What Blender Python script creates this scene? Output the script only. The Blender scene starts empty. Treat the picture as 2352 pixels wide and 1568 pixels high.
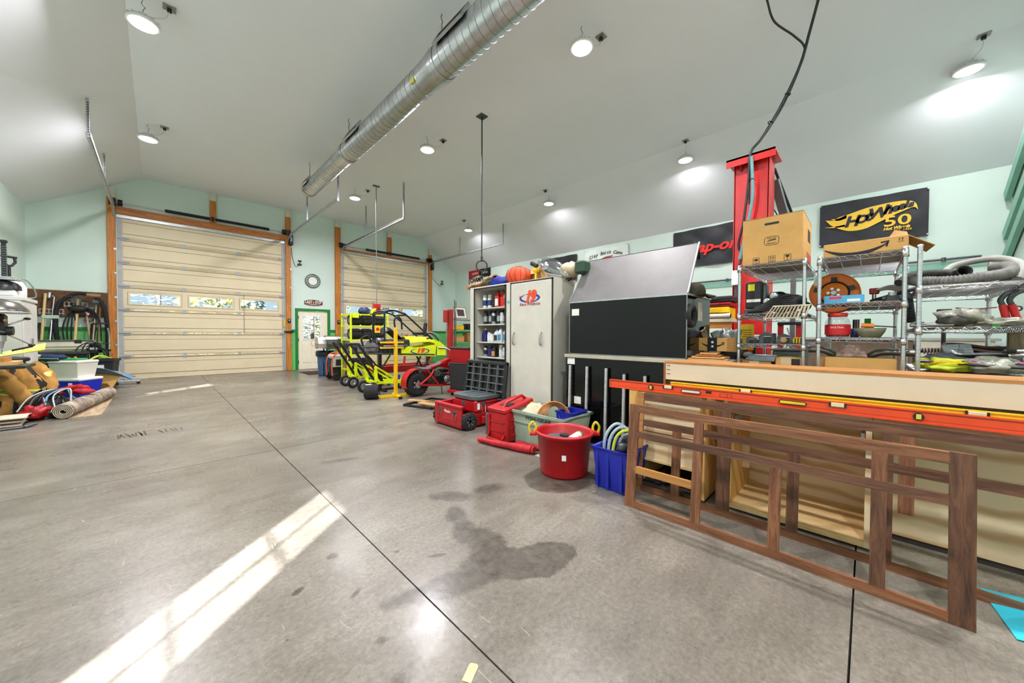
import bpy, bmesh, math, random
from math import pi, sin, cos, radians
from mathutils import Vector, Matrix, noise as mnoise
SC = bpy.context.scene
COL = SC.collection
# ---------------------------------------------------------------- camera, sky, sun, exposure
def setup_view():
    yaw, pitch, roll, f, h = radians(44.9), radians(-1.08), radians(0.2), 815.0, 1.19
    fw = Vector((sin(yaw)*cos(pitch), cos(yaw)*cos(pitch), sin(pitch)))
    rt = Vector((cos(yaw), -sin(yaw), 0)); up = rt.cross(fw)
    r2 = rt*cos(roll)+up*sin(roll); u2 = up*cos(roll)-rt*sin(roll)
    cam = bpy.data.cameras.new('camera'); cam.sensor_fit = 'HORIZONTAL'; cam.sensor_width = 36.0
    cam.lens = f/2352.0*36.0; cam.clip_start = 0.05; cam.clip_end = 300
    o = bpy.data.objects.new('camera', cam); COL.objects.link(o)
    o.matrix_world = Matrix(((r2.x, u2.x, -fw.x, 0), (r2.y, u2.y, -fw.y, 0), (r2.z, u2.z, -fw.z, h), (0, 0, 0, 1)))
    SC.camera = o
    w = bpy.data.worlds.new('world'); SC.world = w; w.use_nodes = True
    nt = w.node_tree; bg = nt.nodes['Background']
    sky = nt.nodes.new('ShaderNodeTexSky'); sky.sky_type = 'HOSEK_WILKIE'; sky.turbidity = 3.5; sky.ground_albedo = 0.4
    sd = Vector((-0.755, -0.656, 0.505)).normalized(); sky.sun_direction = sd
    nt.links.new(sky.outputs[0], bg.inputs[0]); bg.inputs[1].default_value = 4.0
    L = bpy.data.lights.new('sun', 'SUN'); L.energy = 42.0; L.angle = radians(0.6); L.color = (1, 0.99, 0.97)
    s = bpy.data.objects.new('sun', L); COL.objects.link(s); s.rotation_euler = sd.to_track_quat('Z', 'Y').to_euler()
    vs = SC.view_settings; vs.view_transform = 'Standard'; vs.look = 'None'; vs.exposure = 0.1; vs.gamma = 1.0; vs.use_curve_mapping = False
LAMP_W = 126.0
cy = SC.cycles; cy.max_bounces = 7; cy.diffuse_bounces = 5; cy.glossy_bounces = 3; cy.transmission_bounces = 4; cy.transparent_max_bounces = 8
cy.caustics_reflective = False; cy.caustics_refractive = False; cy.use_adaptive_sampling = True; cy.adaptive_threshold = 0.025; cy.use_denoising = True
setup_view()
# ---------------------------------------------------------------- helpers
def lin(h):
    h = h.lstrip('#'); v = [int(h[i:i+2], 16)/255 for i in (0, 2, 4)]
    return tuple(c/12.92 if c <= 0.04045 else ((c+0.055)/1.055)**2.4 for c in v)+(1.0,)
MATS = {}
def M(name, col='#888888', rough=0.6, metal=0.0, var=0.12, scale=6.0, bump=0.0, bscale=40.0, coat=0.0, emit=0.0, alpha=1.0, stretch=None, col2=None, detail=4.0, spec=0.5):
    """procedural principled material: base colour with noise variation, optional relief"""
    if name in MATS: return MATS[name]
    m = bpy.data.materials.new(name); m.use_nodes = True; nt = m.node_tree; n = nt.nodes; b = n['Principled BSDF']
    b.inputs['Roughness'].default_value = rough; b.inputs['Metallic'].default_value = metal
    b.inputs['Coat Weight'].default_value = coat; b.inputs['Specular IOR Level'].default_value = spec
    c = lin(col)
    tc = n.new('ShaderNodeTexCoord'); mp = n.new('ShaderNodeMapping'); nt.links.new(tc.outputs['Object'], mp.inputs[0])
    if stretch: mp.inputs['Scale'].default_value = stretch
    if var > 0 or col2:
        tx = n.new('ShaderNodeTexNoise'); tx.inputs['Scale'].default_value = scale; tx.inputs['Detail'].default_value = detail; tx.inputs['Roughness'].default_value = 0.65
        nt.links.new(mp.outputs[0], tx.inputs['Vector'])
        r = n.new('ShaderNodeValToRGB'); r.color_ramp.elements[0].position = 0.3; r.color_ramp.elements[1].position = 0.7
        if col2: c1, c2 = lin(col2), c
        else:
            c1 = tuple(x*(1-var*1.6) for x in c[:3])+(1,); c2 = tuple(min(1, x*(1+var)) for x in c[:3])+(1,)
        r.color_ramp.elements[0].color = c1; r.color_ramp.elements[1].color = c2
        nt.links.new(tx.outputs[0], r.inputs[0]); nt.links.new(r.outputs[0], b.inputs['Base Color'])
    else: b.inputs['Base Color'].default_value = c
    if bump:
        t2 = n.new('ShaderNodeTexNoise'); t2.inputs['Scale'].default_value = bscale; t2.inputs['Detail'].default_value = 3
        nt.links.new(mp.outputs[0], t2.inputs['Vector'])
        bp = n.new('ShaderNodeBump'); bp.inputs['Strength'].default_value = bump; bp.inputs['Distance'].default_value = 0.02
        nt.links.new(t2.outputs[0], bp.inputs['Height']); nt.links.new(bp.outputs[0], b.inputs['Normal'])
    if emit: b.inputs['Emission Color'].default_value = c; b.inputs['Emission Strength'].default_value = emit
    if alpha < 1: b.inputs['Alpha'].default_value = alpha
    MATS[name] = m; return m
def wood(name, cols, axis='Y', scale=1.0, rough=0.5):
    """grain running along one axis of the object"""
    if name in MATS: return MATS[name]
    m = M(name, cols[0], rough, var=0); nt = m.node_tree; n = nt.nodes; b = n['Principled BSDF']
    tc = n.new('ShaderNodeTexCoord'); mp = n.new('ShaderNodeMapping'); nt.links.new(tc.outputs['Object'], mp.inputs[0])
    k = {'X': 0, 'Y': 1, 'Z': 2}[axis]; s = [14*scale]*3; s[k] = 1.1*scale; mp.inputs['Scale'].default_value = s
    tx = n.new('ShaderNodeTexNoise'); tx.inputs['Scale'].default_value = 2.2; tx.inputs['Detail'].default_value = 6; tx.inputs['Roughness'].default_value = 0.7; tx.inputs['Distortion'].default_value = 0.9
    nt.links.new(mp.outputs[0], tx.inputs['Vector'])
    r = n.new('ShaderNodeValToRGB'); e = r.color_ramp.elements
    e[0].position = 0.3; e[0].color = lin(cols[2]); e[1].position = 0.72; e[1].color = lin(cols[0])
    x = r.color_ramp.elements.new(0.5); x.color = lin(cols[1])
    nt.links.new(tx.outputs[0], r.inputs[0]); nt.links.new(r.outputs[0], b.inputs['Base Color'])
    bp = n.new('ShaderNodeBump'); bp.inputs['Strength'].default_value = 0.15; bp.inputs['Distance'].default_value = 0.01
    nt.links.new(tx.outputs[0], bp.inputs['Height']); nt.links.new(bp.outputs[0], b.inputs['Normal'])
    return m
def glassmat(name, tint=(0.96, 0.98, 1.0), gloss=0.08, rough=0.02):
    if name in MATS: return MATS[name]
    m = bpy.data.materials.new(name); m.use_nodes = True; nt = m.node_tree; n = nt.nodes; n.remove(n['Principled BSDF'])
    t = n.new('ShaderNodeBsdfTransparent'); t.inputs[0].default_value = tint+(1,)
    g = n.new('ShaderNodeBsdfGlossy'); g.inputs['Roughness'].default_value = rough
    mx = n.new('ShaderNodeMixShader'); mx.inputs[0].default_value = gloss
    nt.links.new(t.outputs[0], mx.inputs[1]); nt.links.new(g.outputs[0], mx.inputs[2]); nt.links.new(mx.outputs[0], n['Material Output'].inputs[0])
    MATS[name] = m; return m
def V(*a): return Vector(a)
def frame_of(d):
    d = d.normalized(); a = V(0, 0, 1) if abs(d.z) < 0.9 else V(1, 0, 0)
    u = d.cross(a).normalized(); return u, d.cross(u).normalized()
class MB:
    """collects simple shapes into one mesh"""
    def __init__(s): s.v = []; s.f = []; s.sm = []; s.mi = []; s.cur = 0
    def add(s, vs, fs, smooth=False):
        k = len(s.v); s.v += [tuple(p) for p in vs]
        for f in fs: s.f.append([i+k for i in f]); s.sm.append(smooth); s.mi.append(s.cur)
        return s
    def m(s, i): s.cur = i; return s
    def box(s, x0, x1, y0, y1, z0, z1, bev=0.0, rot=None):
        if bev > 0:
            b = min(bev, abs(x1-x0)/2.1, abs(y1-y0)/2.1, abs(z1-z0)/2.1); vs = []; idx = {}
            for ax in range(3):
                for sx in (0, 1):
                    for sy in (0, 1):
                        for sz in (0, 1):
                            p = [x1 if sx else x0, y1 if sy else y0, z1 if sz else z0]; sg = (sx, sy, sz)
                            for k in range(3):
                                if k != ax: p[k] += -b if sg[k] else b
                            idx[(ax, sx, sy, sz)] = len(vs); vs.append(p)
            fs = []
            for ax in range(3):
                o = [k for k in range(3) if k != ax]
                for sg in (0, 1):
                    q = []
                    for a, c in ((0, 0), (1, 0), (1, 1), (0, 1)):
                        t = [0, 0, 0]; t[ax] = sg; t[o[0]] = a; t[o[1]] = c; q.append(idx[(ax,)+tuple(t)])
                    flip = (sg == 0) ^ (ax == 1); fs.append(q[::-1] if flip else q)
                for a in (0, 1):
                    for c in (0, 1):
                        def g(which, t):
                            w = [0, 0, 0]; w[ax] = t; w[o[0]] = a; w[o[1]] = c; return idx[(o[which],)+tuple(w)]
                        fs.append([g(0, 0), g(0, 1), g(1, 1), g(1, 0)])
            for t in [(a, c, d) for a in (0, 1) for c in (0, 1) for d in (0, 1)]: fs.append([idx[(k,)+t] for k in range(3)])
        else:
            vs = [(x, y, z) for z in (z0, z1) for x, y in ((x0, y0), (x1, y0), (x1, y1), (x0, y1))]
            fs = [[3, 2, 1, 0], [4, 5, 6, 7], [0, 1, 5, 4], [1, 2, 6, 5], [2, 3, 7, 6], [3, 0, 4, 7]]
        if rot is not None: vs = [rot @ V(*p) for p in vs]
        return s.add(vs, fs)
    def bar(s, a, b, w, h, upv=None):
        """rectangular bar from a to b"""
        a, b = V(*a), V(*b); d = (b-a).normalized()
        if upv is None: u, t = frame_of(d)
        else: t = V(*upv); u = d.cross(t).normalized(); t = u.cross(d).normalized()
        vs = []
        for p in (a, b):
            for i, j in ((-1, -1), (1, -1), (1, 1), (-1, 1)): vs.append(p+u*(i*w/2)+t*(j*h/2))
        return s.add(vs, [[3, 2, 1, 0], [4, 5, 6, 7], [0, 1, 5, 4], [1, 2, 6, 5], [2, 3, 7, 6], [3, 0, 4, 7]])
    def cyl(s, a, b, r, n=12, r2=None, caps=True):
        a, b = V(*a), V(*b); u, t = frame_of(b-a); r2 = r if r2 is None else r2
        vs = [a+(u*cos(2*pi*i/n)+t*sin(2*pi*i/n))*r for i in range(n)]+[b+(u*cos(2*pi*i/n)+t*sin(2*pi*i/n))*r2 for i in range(n)]
        s.add(vs, [[i, (i+1) % n, n+(i+1) % n, n+i] for i in range(n)], True)
        if caps: s.add(vs[:n], [list(range(n))[::-1]]); s.add(vs[n:], [list(range(n))])
        return s
    def tube(s, pts, r, n=8, caps=True, closed=False):
        """tube along points; r number or list"""
        pts = [V(*p) for p in pts]; k = len(pts); R = r if isinstance(r, (list, tuple)) else [r]*k; rings = []; u = None
        for i, p in enumerate(pts):
            if closed: d = pts[(i+1) % k]-pts[i-1]
            else: d = pts[min(i+1, k-1)]-pts[max(i-1, 0)]
            if d.length < 1e-9: d = V(0, 0, 1)
            d.normalize()
            if u is None: u, _ = frame_of(d)
            u = (u-d*u.dot(d)).normalized(); t = d.cross(u); rings.append([p+(u*cos(2*pi*j/n)+t*sin(2*pi*j/n))*R[i] for j in range(n)])
        vs = [q for g in rings for q in g]; fs = []
        for i in range(k if closed else k-1):
            i2 = (i+1) % k
            for j in range(n): fs.append([i*n+j, i*n+(j+1) % n, i2*n+(j+1) % n, i2*n+j])
        s.add(vs, fs, True)
        if caps and not closed: s.add(rings[0], [list(range(n))[::-1]]); s.add(rings[-1], [list(range(n))])
        return s
    def lathe(s, prof, c=(0, 0, 0), ax=(0, 0, 1), n=20, smooth=True, caps=True):
        """prof list of (radius, height) about axis"""
        c = V(*c); ax = V(*ax).normalized(); u, t = frame_of(ax); vs = []; k = len(prof)
        for r, h in prof: vs += [c+ax*h+(u*cos(2*pi*j/n)+t*sin(2*pi*j/n))*max(r, 1e-5) for j in range(n)]
        s.add(vs, [[i*n+j, i*n+(j+1) % n, (i+1)*n+(j+1) % n, (i+1)*n+j] for i in range(k-1) for j in range(n)], smooth)
        if caps:
            if prof[0][0] > 1e-4: s.add(vs[:n], [list(range(n))[::-1]])
            if prof[-1][0] > 1e-4: s.add(vs[-n:], [list(range(n))])
        return s
    def prism(s, poly, axis, a, b):
        """polygon (2-tuples in the other two axes, in order) extruded from a to b along axis"""
        def P(q, t): return {'X': (t, q[0], q[1]), 'Y': (q[0], t, q[1]), 'Z': (q[0], q[1], t)}[axis]
        n = len(poly); vs = [P(q, a) for q in poly]+[P(q, b) for q in poly]
        return s.add(vs, [list(range(n)), list(range(2*n-1, n-1, -1))]+[[i, n+i, n+(i+1) % n, (i+1) % n] for i in range(n)])
    def plate(s, quad, th):
        """a thin slab from four corners"""
        q = [V(*p) for p in quad]; nn = (q[1]-q[0]).cross(q[3]-q[0]).normalized()*th
        vs = q+[p+nn for p in q]
        return s.add(vs, [[3, 2, 1, 0], [4, 5, 6, 7], [0, 1, 5, 4], [1, 2, 6, 5], [2, 3, 7, 6], [3, 0, 4, 7]])
    def ball(s, c, r, n=12, m=8, jag=0.0, seed=0):
        c = V(*c); r = V(*r) if isinstance(r, (tuple, list)) else V(r, r, r); vs = []; off = V(seed*7.3, seed*3.1, seed*1.7)
        for i in range(m+1):
            th = pi*i/m
            for j in range(n):
                d = V(sin(th)*cos(2*pi*j/n), sin(th)*sin(2*pi*j/n), cos(th)); k = 1+jag*mnoise.noise(d*2.3+off) if jag else 1
                vs.append(c+V(d.x*r.x, d.y*r.y, d.z*r.z)*k)
        return s.add(vs, [[i*n+j, (i+1)*n+j, (i+1)*n+(j+1) % n, i*n+(j+1) % n] for i in range(m) for j in range(n)], True)
    def torus(s, c, ax, R, r, n=28, k=10, sx=1.0):
        c = V(*c); ax = V(*ax).normalized(); u, t = frame_of(ax); vs = []
        for i in range(n):
            a = 2*pi*i/n; d = u*cos(a)+t*sin(a)
            for j in range(k):
                b = 2*pi*j/k; vs.append(c+d*(R+r*cos(b))+ax*(r*sx*sin(b)))
        return s.add(vs, [[i*k+j, i*k+(j+1) % k, ((i+1) % n)*k+(j+1) % k, ((i+1) % n)*k+j] for i in range(n) for j in range(k)], True)
    def sheet(s, fn, nu, nv, th=0.0):
        """grid surface fn(u,v)->point, u,v in 0..1; th adds a back side"""
        P = [[V(*fn(i/nu, j/nv)) for j in range(nv+1)] for i in range(nu+1)]
        vs = [p for r in P for p in r]; w = nv+1
        fs = [[i*w+j, (i+1)*w+j, (i+1)*w+j+1, i*w+j+1] for i in range(nu) for j in range(nv)]
        s.add(vs, fs, True)
        if th:
            nn = []
            for i in range(nu+1):
                for j in range(nv+1):
                    a = P[min(i+1, nu)][j]-P[max(i-1, 0)][j]; b = P[i][min(j+1, nv)]-P[i][max(j-1, 0)]
                    c = a.cross(b); nn.append(c.normalized() if c.length > 1e-12 else V(0, 0, 1))
            bk = [p-q*th for p, q in zip(vs, nn)]; s.add(bk, [f[::-1] for f in fs], True)
            ed = [i*w for i in range(nu)]+[nu*w+j for j in range(nv)]+[i*w+nv for i in range(nu, 0, -1)]+[j for j in range(nv, 0, -1)]
            N = len(vs); e = len(ed); s.add(vs+bk, [[ed[i], N+ed[i], N+ed[(i+1) % e], ed[(i+1) % e]] for i in range(e)])
        return s
    def xf(s, mat):
        s.v = [tuple(mat @ V(*p)) for p in s.v]; return s
    def join(s, o, mat=None):
        k = len(s.v); s.v += [tuple(mat @ V(*p)) if mat else p for p in o.v]
        s.f += [[i+k for i in f] for f in o.f]; s.sm += o.sm; s.mi += o.mi; return s
    def mesh(s, name, mats):
        me = bpy.data.meshes.new(name); me.from_pydata(s.v, [], s.f)
        for m in (mats if isinstance(mats, (list, tuple)) else [mats]): me.materials.append(m)
        me.polygons.foreach_set('use_smooth', s.sm); me.polygons.foreach_set('material_index', s.mi)
        bm = bmesh.new(); bm.from_mesh(me); bmesh.ops.recalc_face_normals(bm, faces=bm.faces); bm.to_mesh(me); bm.free()
        me.update(); return me
def put(name, mb, mats, parent=None):
    me = mb if isinstance(mb, bpy.types.Mesh) else mb.mesh(name, mats)
    o = bpy.data.objects.new(name, me); COL.objects.link(o)
    if parent: o.parent = parent
    return o
def tag(o, label=None, cat=None, group=None, kind=None):
    if label: o['label'] = label
    if cat: o['category'] = cat
    if group: o['group'] = group
    if kind: o['kind'] = kind
    return o
def thing(name, label, cat, loc=(0, 0, 0), rz=0.0, group=None):
    o = bpy.data.objects.new(name, None); COL.objects.link(o); o.location = loc; o.rotation_euler = (0, 0, rz); o.empty_display_size = 0.1
    return tag(o, label, cat, group)
def solo(name, mb, mats, label, cat, loc=(0, 0, 0), rz=0.0, group=None, rot=None):
    o = put(name, mb, mats); o.location = loc; o.rotation_euler = rot if rot else (0, 0, rz)
    return tag(o, label, cat, group)
def struct(name, mb, mats): return tag(put(name, mb, mats), kind='structure')
def copytree(o, parent=None):
    c = o.copy(); COL.objects.link(c)
    if parent: c.parent = parent
    for ch in list(o.children): copytree(ch, c)
    return c
def text_mesh(name, txt, size, mat, parent, mtx, depth=0.001, shear=0.0, space=1.0, sx=1.0, fit=None, bold=0.0):
    """flat lettering as a mesh; mtx maps text x/y/normal into the parent's frame; fit = width to fill"""
    cu = bpy.data.curves.new(name, 'FONT'); cu.body = txt; cu.size = size; cu.extrude = depth; cu.shear = shear; cu.space_character = space
    cu.align_x = 'CENTER'; cu.align_y = 'CENTER'; cu.offset = bold; cu.resolution_u = 3
    t = bpy.data.objects.new(name, cu); COL.objects.link(t); dg = bpy.context.evaluated_depsgraph_get(); dg.update()
    me = bpy.data.meshes.new_from_object(t.evaluated_get(dg)); bpy.data.objects.remove(t); bpy.data.curves.remove(cu)
    k = sx
    if fit:
        xs = [v.co.x for v in me.vertices]; k = fit/max(1e-6, max(xs)-min(xs))
    for v in me.vertices: v.co = mtx @ V(v.co.x*k, v.co.y, v.co.z)
    me.materials.clear(); me.materials.append(mat); me.name = name
    o = bpy.data.objects.new(name, me); COL.objects.link(o)
    if parent: o.parent = parent
    return o
def basis(o, x, y):
    """matrix with origin o, text x axis, text y axis"""
    x, y = V(*x).normalized(), V(*y).normalized(); z = x.cross(y); o = V(*o)
    return Matrix(((x.x, y.x, z.x, o.x), (x.y, y.y, z.y, o.y), (x.z, y.z, z.z, o.z), (0, 0, 0, 1)))
FACE_MX = lambda o: basis(o, (0, -1, 0), (0, 0, 1))      # lettering on something that faces -X
FACE_MY = lambda o: basis(o, (1, 0, 0), (0, 0, 1))       # lettering on something that faces -Y
def spline(P, n=8):
    """Catmull-Rom through points"""
    P = [V(*p) for p in P]; Q = [P[0]*2-P[1]]+P+[P[-1]*2-P[-2]]; out = []
    for i in range(1, len(Q)-2):
        a, b, c, d = Q[i-1:i+3]
        for k in range(n):
            t = k/n; out.append(((b*2)+(c-a)*t+(a*2-b*5+c*4-d)*t*t+(b*3-a-c*3+d)*t**3)*0.5)
    return out+[P[-1]]
def wput(name, mb, mats, t):
    l = t.location; mb.v = [(x-l[0], y-l[1], z-l[2]) for x, y, z in mb.v]; return put(name, mb, mats, t)
rnd = random.Random(7)
# shared materials
m_galv = M('galvanised_steel', '#b9bdc0', 0.38, 0.85, var=0.12, scale=9)
m_chrome = M('bright_steel', '#c9ccd0', 0.22, 0.95, var=0.1, scale=14)
m_black = M('black_paint', '#17181a', 0.35, 0, var=0.3, scale=12)
m_blackm = M('black_matte_plastic', '#1d1e20', 0.6, 0, var=0.3, scale=14)
m_rubber = M('black_rubber', '#1b1b1c', 0.8, 0, var=0.35, scale=25, bump=0.3, bscale=60)
m_white = M('white_plastic', '#e8e9e6', 0.45, var=0.04)
m_red = M('red_plastic', '#ad0f18', 0.4, var=0.15, scale=10)
m_redp = M('red_paint', '#c81a1c', 0.35, var=0.15, scale=7)
m_yel = M('yellow_green_paint', '#d9ea16', 0.38, var=0.1, scale=10)
m_yellow = M('yellow_paint', '#f2c40a', 0.42, var=0.1, scale=10)
m_card = M('cardboard', '#c79a58', 0.8, var=0.08, scale=5)
m_cardd = M('cardboard_dark', '#a87b43', 0.8, var=0.12, scale=6)
m_ink = M('black_ink', '#1a1714', 0.7, var=0)
m_label = M('paper_label', '#e9e7e0', 0.7, var=0.03)
# ---------------------------------------------------------------- the room
XL, XR, YN, YF = -2.10, 9.68, -1.58, 13.42
C1, C2, ZC, ZL, ZR = -0.24, 7.90, 5.22, 4.07, 3.93
def build_shell():
    # concrete: mottled grey brown, oil and water stains, scratches
    fl = M('concrete_floor', '#98928a', 0.42, var=0.0); nt = fl.node_tree; n = nt.nodes; b = n['Principled BSDF']; lk = nt.links.new
    tc = n.new('ShaderNodeTexCoord')
    def noise(sc, det=6, st=(1, 1, 1), rg=0.6, dist=0.0):
        mp = n.new('ShaderNodeMapping'); mp.inputs['Scale'].default_value = st; lk(tc.outputs['Object'], mp.inputs[0])
        t = n.new('ShaderNodeTexNoise'); t.inputs['Scale'].default_value = sc; t.inputs['Detail'].default_value = det; t.inputs['Roughness'].default_value = rg; t.inputs['Distortion'].default_value = dist
        lk(mp.outputs[0], t.inputs['Vector']); return t.outputs[0]
    def ramp(src, stops):
        r = n.new('ShaderNodeValToRGB'); e = r.color_ramp.elements
        e[0].position, e[0].color = stops[0][0], stops[0][1]; e[1].position, e[1].color = stops[-1][0], stops[-1][1]
        for p, c in stops[1:-1]: r.color_ramp.elements.new(p).color = c
        lk(src, r.inputs[0]); return r.outputs[0]
    def mix(fac, a, bb, mode='MIX'):
        x = n.new('ShaderNodeMix'); x.data_type = 'RGBA'; x.blend_type = mode
        for s, v in ((x.inputs[0], fac), (x.inputs[6], a), (x.inputs[7], bb)):
            if isinstance(v, (int, float)): s.default_value = v
            elif isinstance(v, tuple): s.default_value = v
            else: lk(v, s)
        return x.outputs[2]
    def math1(op, a, bb):
        x = n.new('ShaderNodeMath'); x.operation = op
        for s, v in ((x.inputs[0], a), (x.inputs[1], bb)):
            if isinstance(v, (int, float)): s.default_value = v
            else: lk(v, s)
        return x.outputs[0]
    base = ramp(noise(0.55, 8, rg=0.68), [(0.28, lin('#5a544c')), (0.5, lin('#756e64')), (0.72, lin('#908a7f'))])
    streak = noise(2.2, 8, (0.45, 1.8, 1), 0.75, 0.6)
    c1 = mix(0.75, base, ramp(streak, [(0.3, (0.34, 0.33, 0.31, 1)), (0.52, (0.5, 0.5, 0.5, 1)), (0.75, (0.64, 0.64, 0.63, 1))]), 'OVERLAY')
    fine = noise(45, 5, rg=0.8)
    c2 = mix(0.9, c1, ramp(fine, [(0.3, (0.30, 0.30, 0.29, 1)), (0.7, (0.68, 0.68, 0.68, 1))]), 'OVERLAY')
    # stains and a round patch by the tub: blobs at real places on the slab, edges broken up by noise
    def floor_mark(cx, cy, rx, ry, ang=0.0, edge=0.25, warp=0.35, wsc=5.0):
        mp = n.new('ShaderNodeMapping'); mp.vector_type = 'TEXTURE'; mp.inputs['Location'].default_value = (cx, cy, 0); mp.inputs['Rotation'].default_value = (0, 0, ang); mp.inputs['Scale'].default_value = (rx, ry, 1)
        lk(tc.outputs['Object'], mp.inputs[0]); ln = n.new('ShaderNodeVectorMath'); ln.operation = 'LENGTH'; lk(mp.outputs[0], ln.inputs[0])
        d = math1('ADD', ln.outputs['Value'], math1('ADD', math1('MULTIPLY', math1('SUBTRACT', WARP[0], 0.5), warp*5), math1('MULTIPLY', math1('SUBTRACT', WARP[1], 0.5), warp*2.5)))
        r = ramp(d, [(1-edge, (1, 1, 1, 1)), (1.0, (0, 0, 0, 1))]); return r
    WARP = (noise(4.5, 5), noise(18, 6, rg=0.7))
    oil = None  # mask of every mark, the patch by the tub too
    for a in FLOOR_MARKS:
        s = floor_mark(*a); oil = s if oil is None else mix(1.0, oil, s, 'LIGHTEN')
    blot = ramp(noise(16, 6, rg=0.75), [(0.3, lin('#2b2620')), (0.55, lin('#4a433a')), (0.8, lin('#635b50'))])
    f = math1('MULTIPLY', oil, ramp(noise(11, 7, rg=0.8), [(0.25, (0.45, 0.45, 0.45, 1)), (0.6, (0.95, 0.95, 0.95, 1))]))
    # thin scuffs and tyre marks
    sc = noise(7, 3, (0.25, 3.5, 1), 0.5, 2.5); scf = ramp(sc, [(0.66, (0, 0, 0, 1)), (0.70, (0.5, 0.5, 0.5, 1)), (0.74, (0, 0, 0, 1))]); c2 = mix(scf, c2, lin('#5a554c'))
    sc2 = noise(5, 2, (3.0, 0.4, 1), 0.5, 3.0); c2 = mix(ramp(sc2, [(0.72, (0, 0, 0, 1)), (0.74, (0.4, 0.4, 0.4, 1)), (0.76, (0, 0, 0, 1))]), c2, lin('#c4beb4'))
    c3 = mix(f, c2, blot)
    lk(c3, b.inputs['Base Color'])
    rr = ramp(noise(1.3, 6, rg=0.6), [(0.3, (0.20, 0.20, 0.20, 1)), (0.7, (0.44, 0.44, 0.44, 1))]); lk(rr, b.inputs['Roughness'])
    bp = n.new('ShaderNodeBump'); bp.inputs['Strength'].default_value = 0.06; bp.inputs['Distance'].default_value = 0.01
    lk(noise(30, 4), bp.inputs['Height']); lk(bp.outputs[0], b.inputs['Normal'])
    # slabs between the saw-cut joints
    g = 0.0035; xs = [XL, -3.40+0.0, 0.848, 5.09, XR]; xs = [XL, 0.848, 5.09, XR]; ys = [YN, 0.03, 4.29, 8.55, YF]
    root = tag(bpy.data.objects.new('floor', None), kind='structure'); COL.objects.link(root)
    for i in range(3):
        for j in range(4):
            put('slab', MB().box(xs[i]+(g if i else 0), xs[i+1]-(g if i < 2 else 0), ys[j]+(g if j else 0), ys[j+1]-(g if j < 3 else 0), -0.12, 0), fl, root)
    R2 = random.Random(11); rk = M('rubber_mark', '#3a352f', 0.8, var=0.3)
    for k in range(15):
        x, y = (-0.35+0.025*k, 6.07) if k < 10 else (0.0+0.05*(k-10), 6.06)
        a = R2.uniform(-0.25, 0.15); l = R2.uniform(0.07, 0.14); d = V(sin(a), cos(a), 0); p = V(x+R2.uniform(-0.01, 0.01), y+R2.uniform(-0.03, 0.03), 0.0006)
        put('rubber_mark', MB().bar(p-d*l, p+d*l, R2.uniform(0.006, 0.016), 0.0008, (0, 0, 1)), rk, root)
    put('joint_bed', MB().box(XL, XR, YN, YF, -0.16, -0.02), M('joint_dark', '#2c2925', 0.9, var=0.3), root)
    wm = M('mint_wall_paint', '#d2e4da', 0.62, var=0.025, scale=1.2, bump=0.02, bscale=60)
    cm = M('ceiling_paint', '#f0f2f6', 0.7, var=0.012, scale=0.7)
    T = 0.16
    gab = [(XL, 0), (XL, ZL), (C1, ZC), (C2, ZC), (XR, ZR), (XR, 0)]
    # far gable wall pieces round the openings
    mb = MB(); y0, y1 = YF, YF+T
    mb.prism([(XL-T, 0), (-0.716, 0), (-0.716, 4.22), (XL-T, 4.22-0.15)], 'Y', y0, y1)
    mb.prism([(2.936, 0), (3.255, 0), (3.255, 2.03), (2.936, 2.03)], 'Y', y0, y1)
    mb.prism([(4.26, 0), (4.70, 0), (4.70, 2.03), (4.26, 2.03)], 'Y', y0, y1)
    mb.prism([(2.936, 2.03), (4.70, 2.03), (4.70, 4.22), (2.936, 4.22)], 'Y', y0, y1)
    mb.prism([(8.20, 0), (XR+T, 0), (XR+T, 4.22), (8.20, 4.22)], 'Y', y0, y1)
    mb.prism([(XL-T, 4.07), (-0.716, 4.22), (XR+T, 4.22), (XR+T, 5.4), (XL-T, 5.4)], 'Y', y0, y1)
    struct('wall_far', mb, wm)
    mb = MB()   # left wall with two window openings
    for a, c in ((YN-T, -0.42), (0.34, 7.76), (8.52, YF+T)): mb.box(XL-T, XL, a, c, 0, 4.3)
    for a, c in ((-0.42, 0.34), (7.76, 8.52)): mb.box(XL-T, XL, a, c, 0, 1.10); mb.box(XL-T, XL, a, c, 2.24, 4.3)
    struct('wall_left', mb, wm)
    struct('wall_right', MB().box(XR, XR+T, YN-T, YF+T, 0, 4.3), wm)
    struct('wall_near', MB().box(XL-T, XR+T, YN-T, YN, 0, 5.4), wm)
    mb = MB(); prof = [(XL-T, ZL-0.1), (C1, ZC), (C2, ZC), (XR+T, ZR-0.1), (XR+T, ZR+0.1), (C2, ZC+0.2), (C1, ZC+0.2), (XL-T, ZL+0.1)]
    s0 = (ZC-ZL)/(C1-XL); s1 = (ZC-ZR)/(XR-C2)
    prof[0] = (XL-T, ZL-T*s0); prof[3] = (XR+T, ZR-T*s1)
    mb.prism(prof, 'Y', YN-T, YF+T); struct('ceiling', mb, cm)
    # left-wall sash windows that throw the sun patches
    fr = M('window_vinyl', '#eef0ee', 0.4, var=0.02); gl = glassmat('window_glass')
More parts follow.
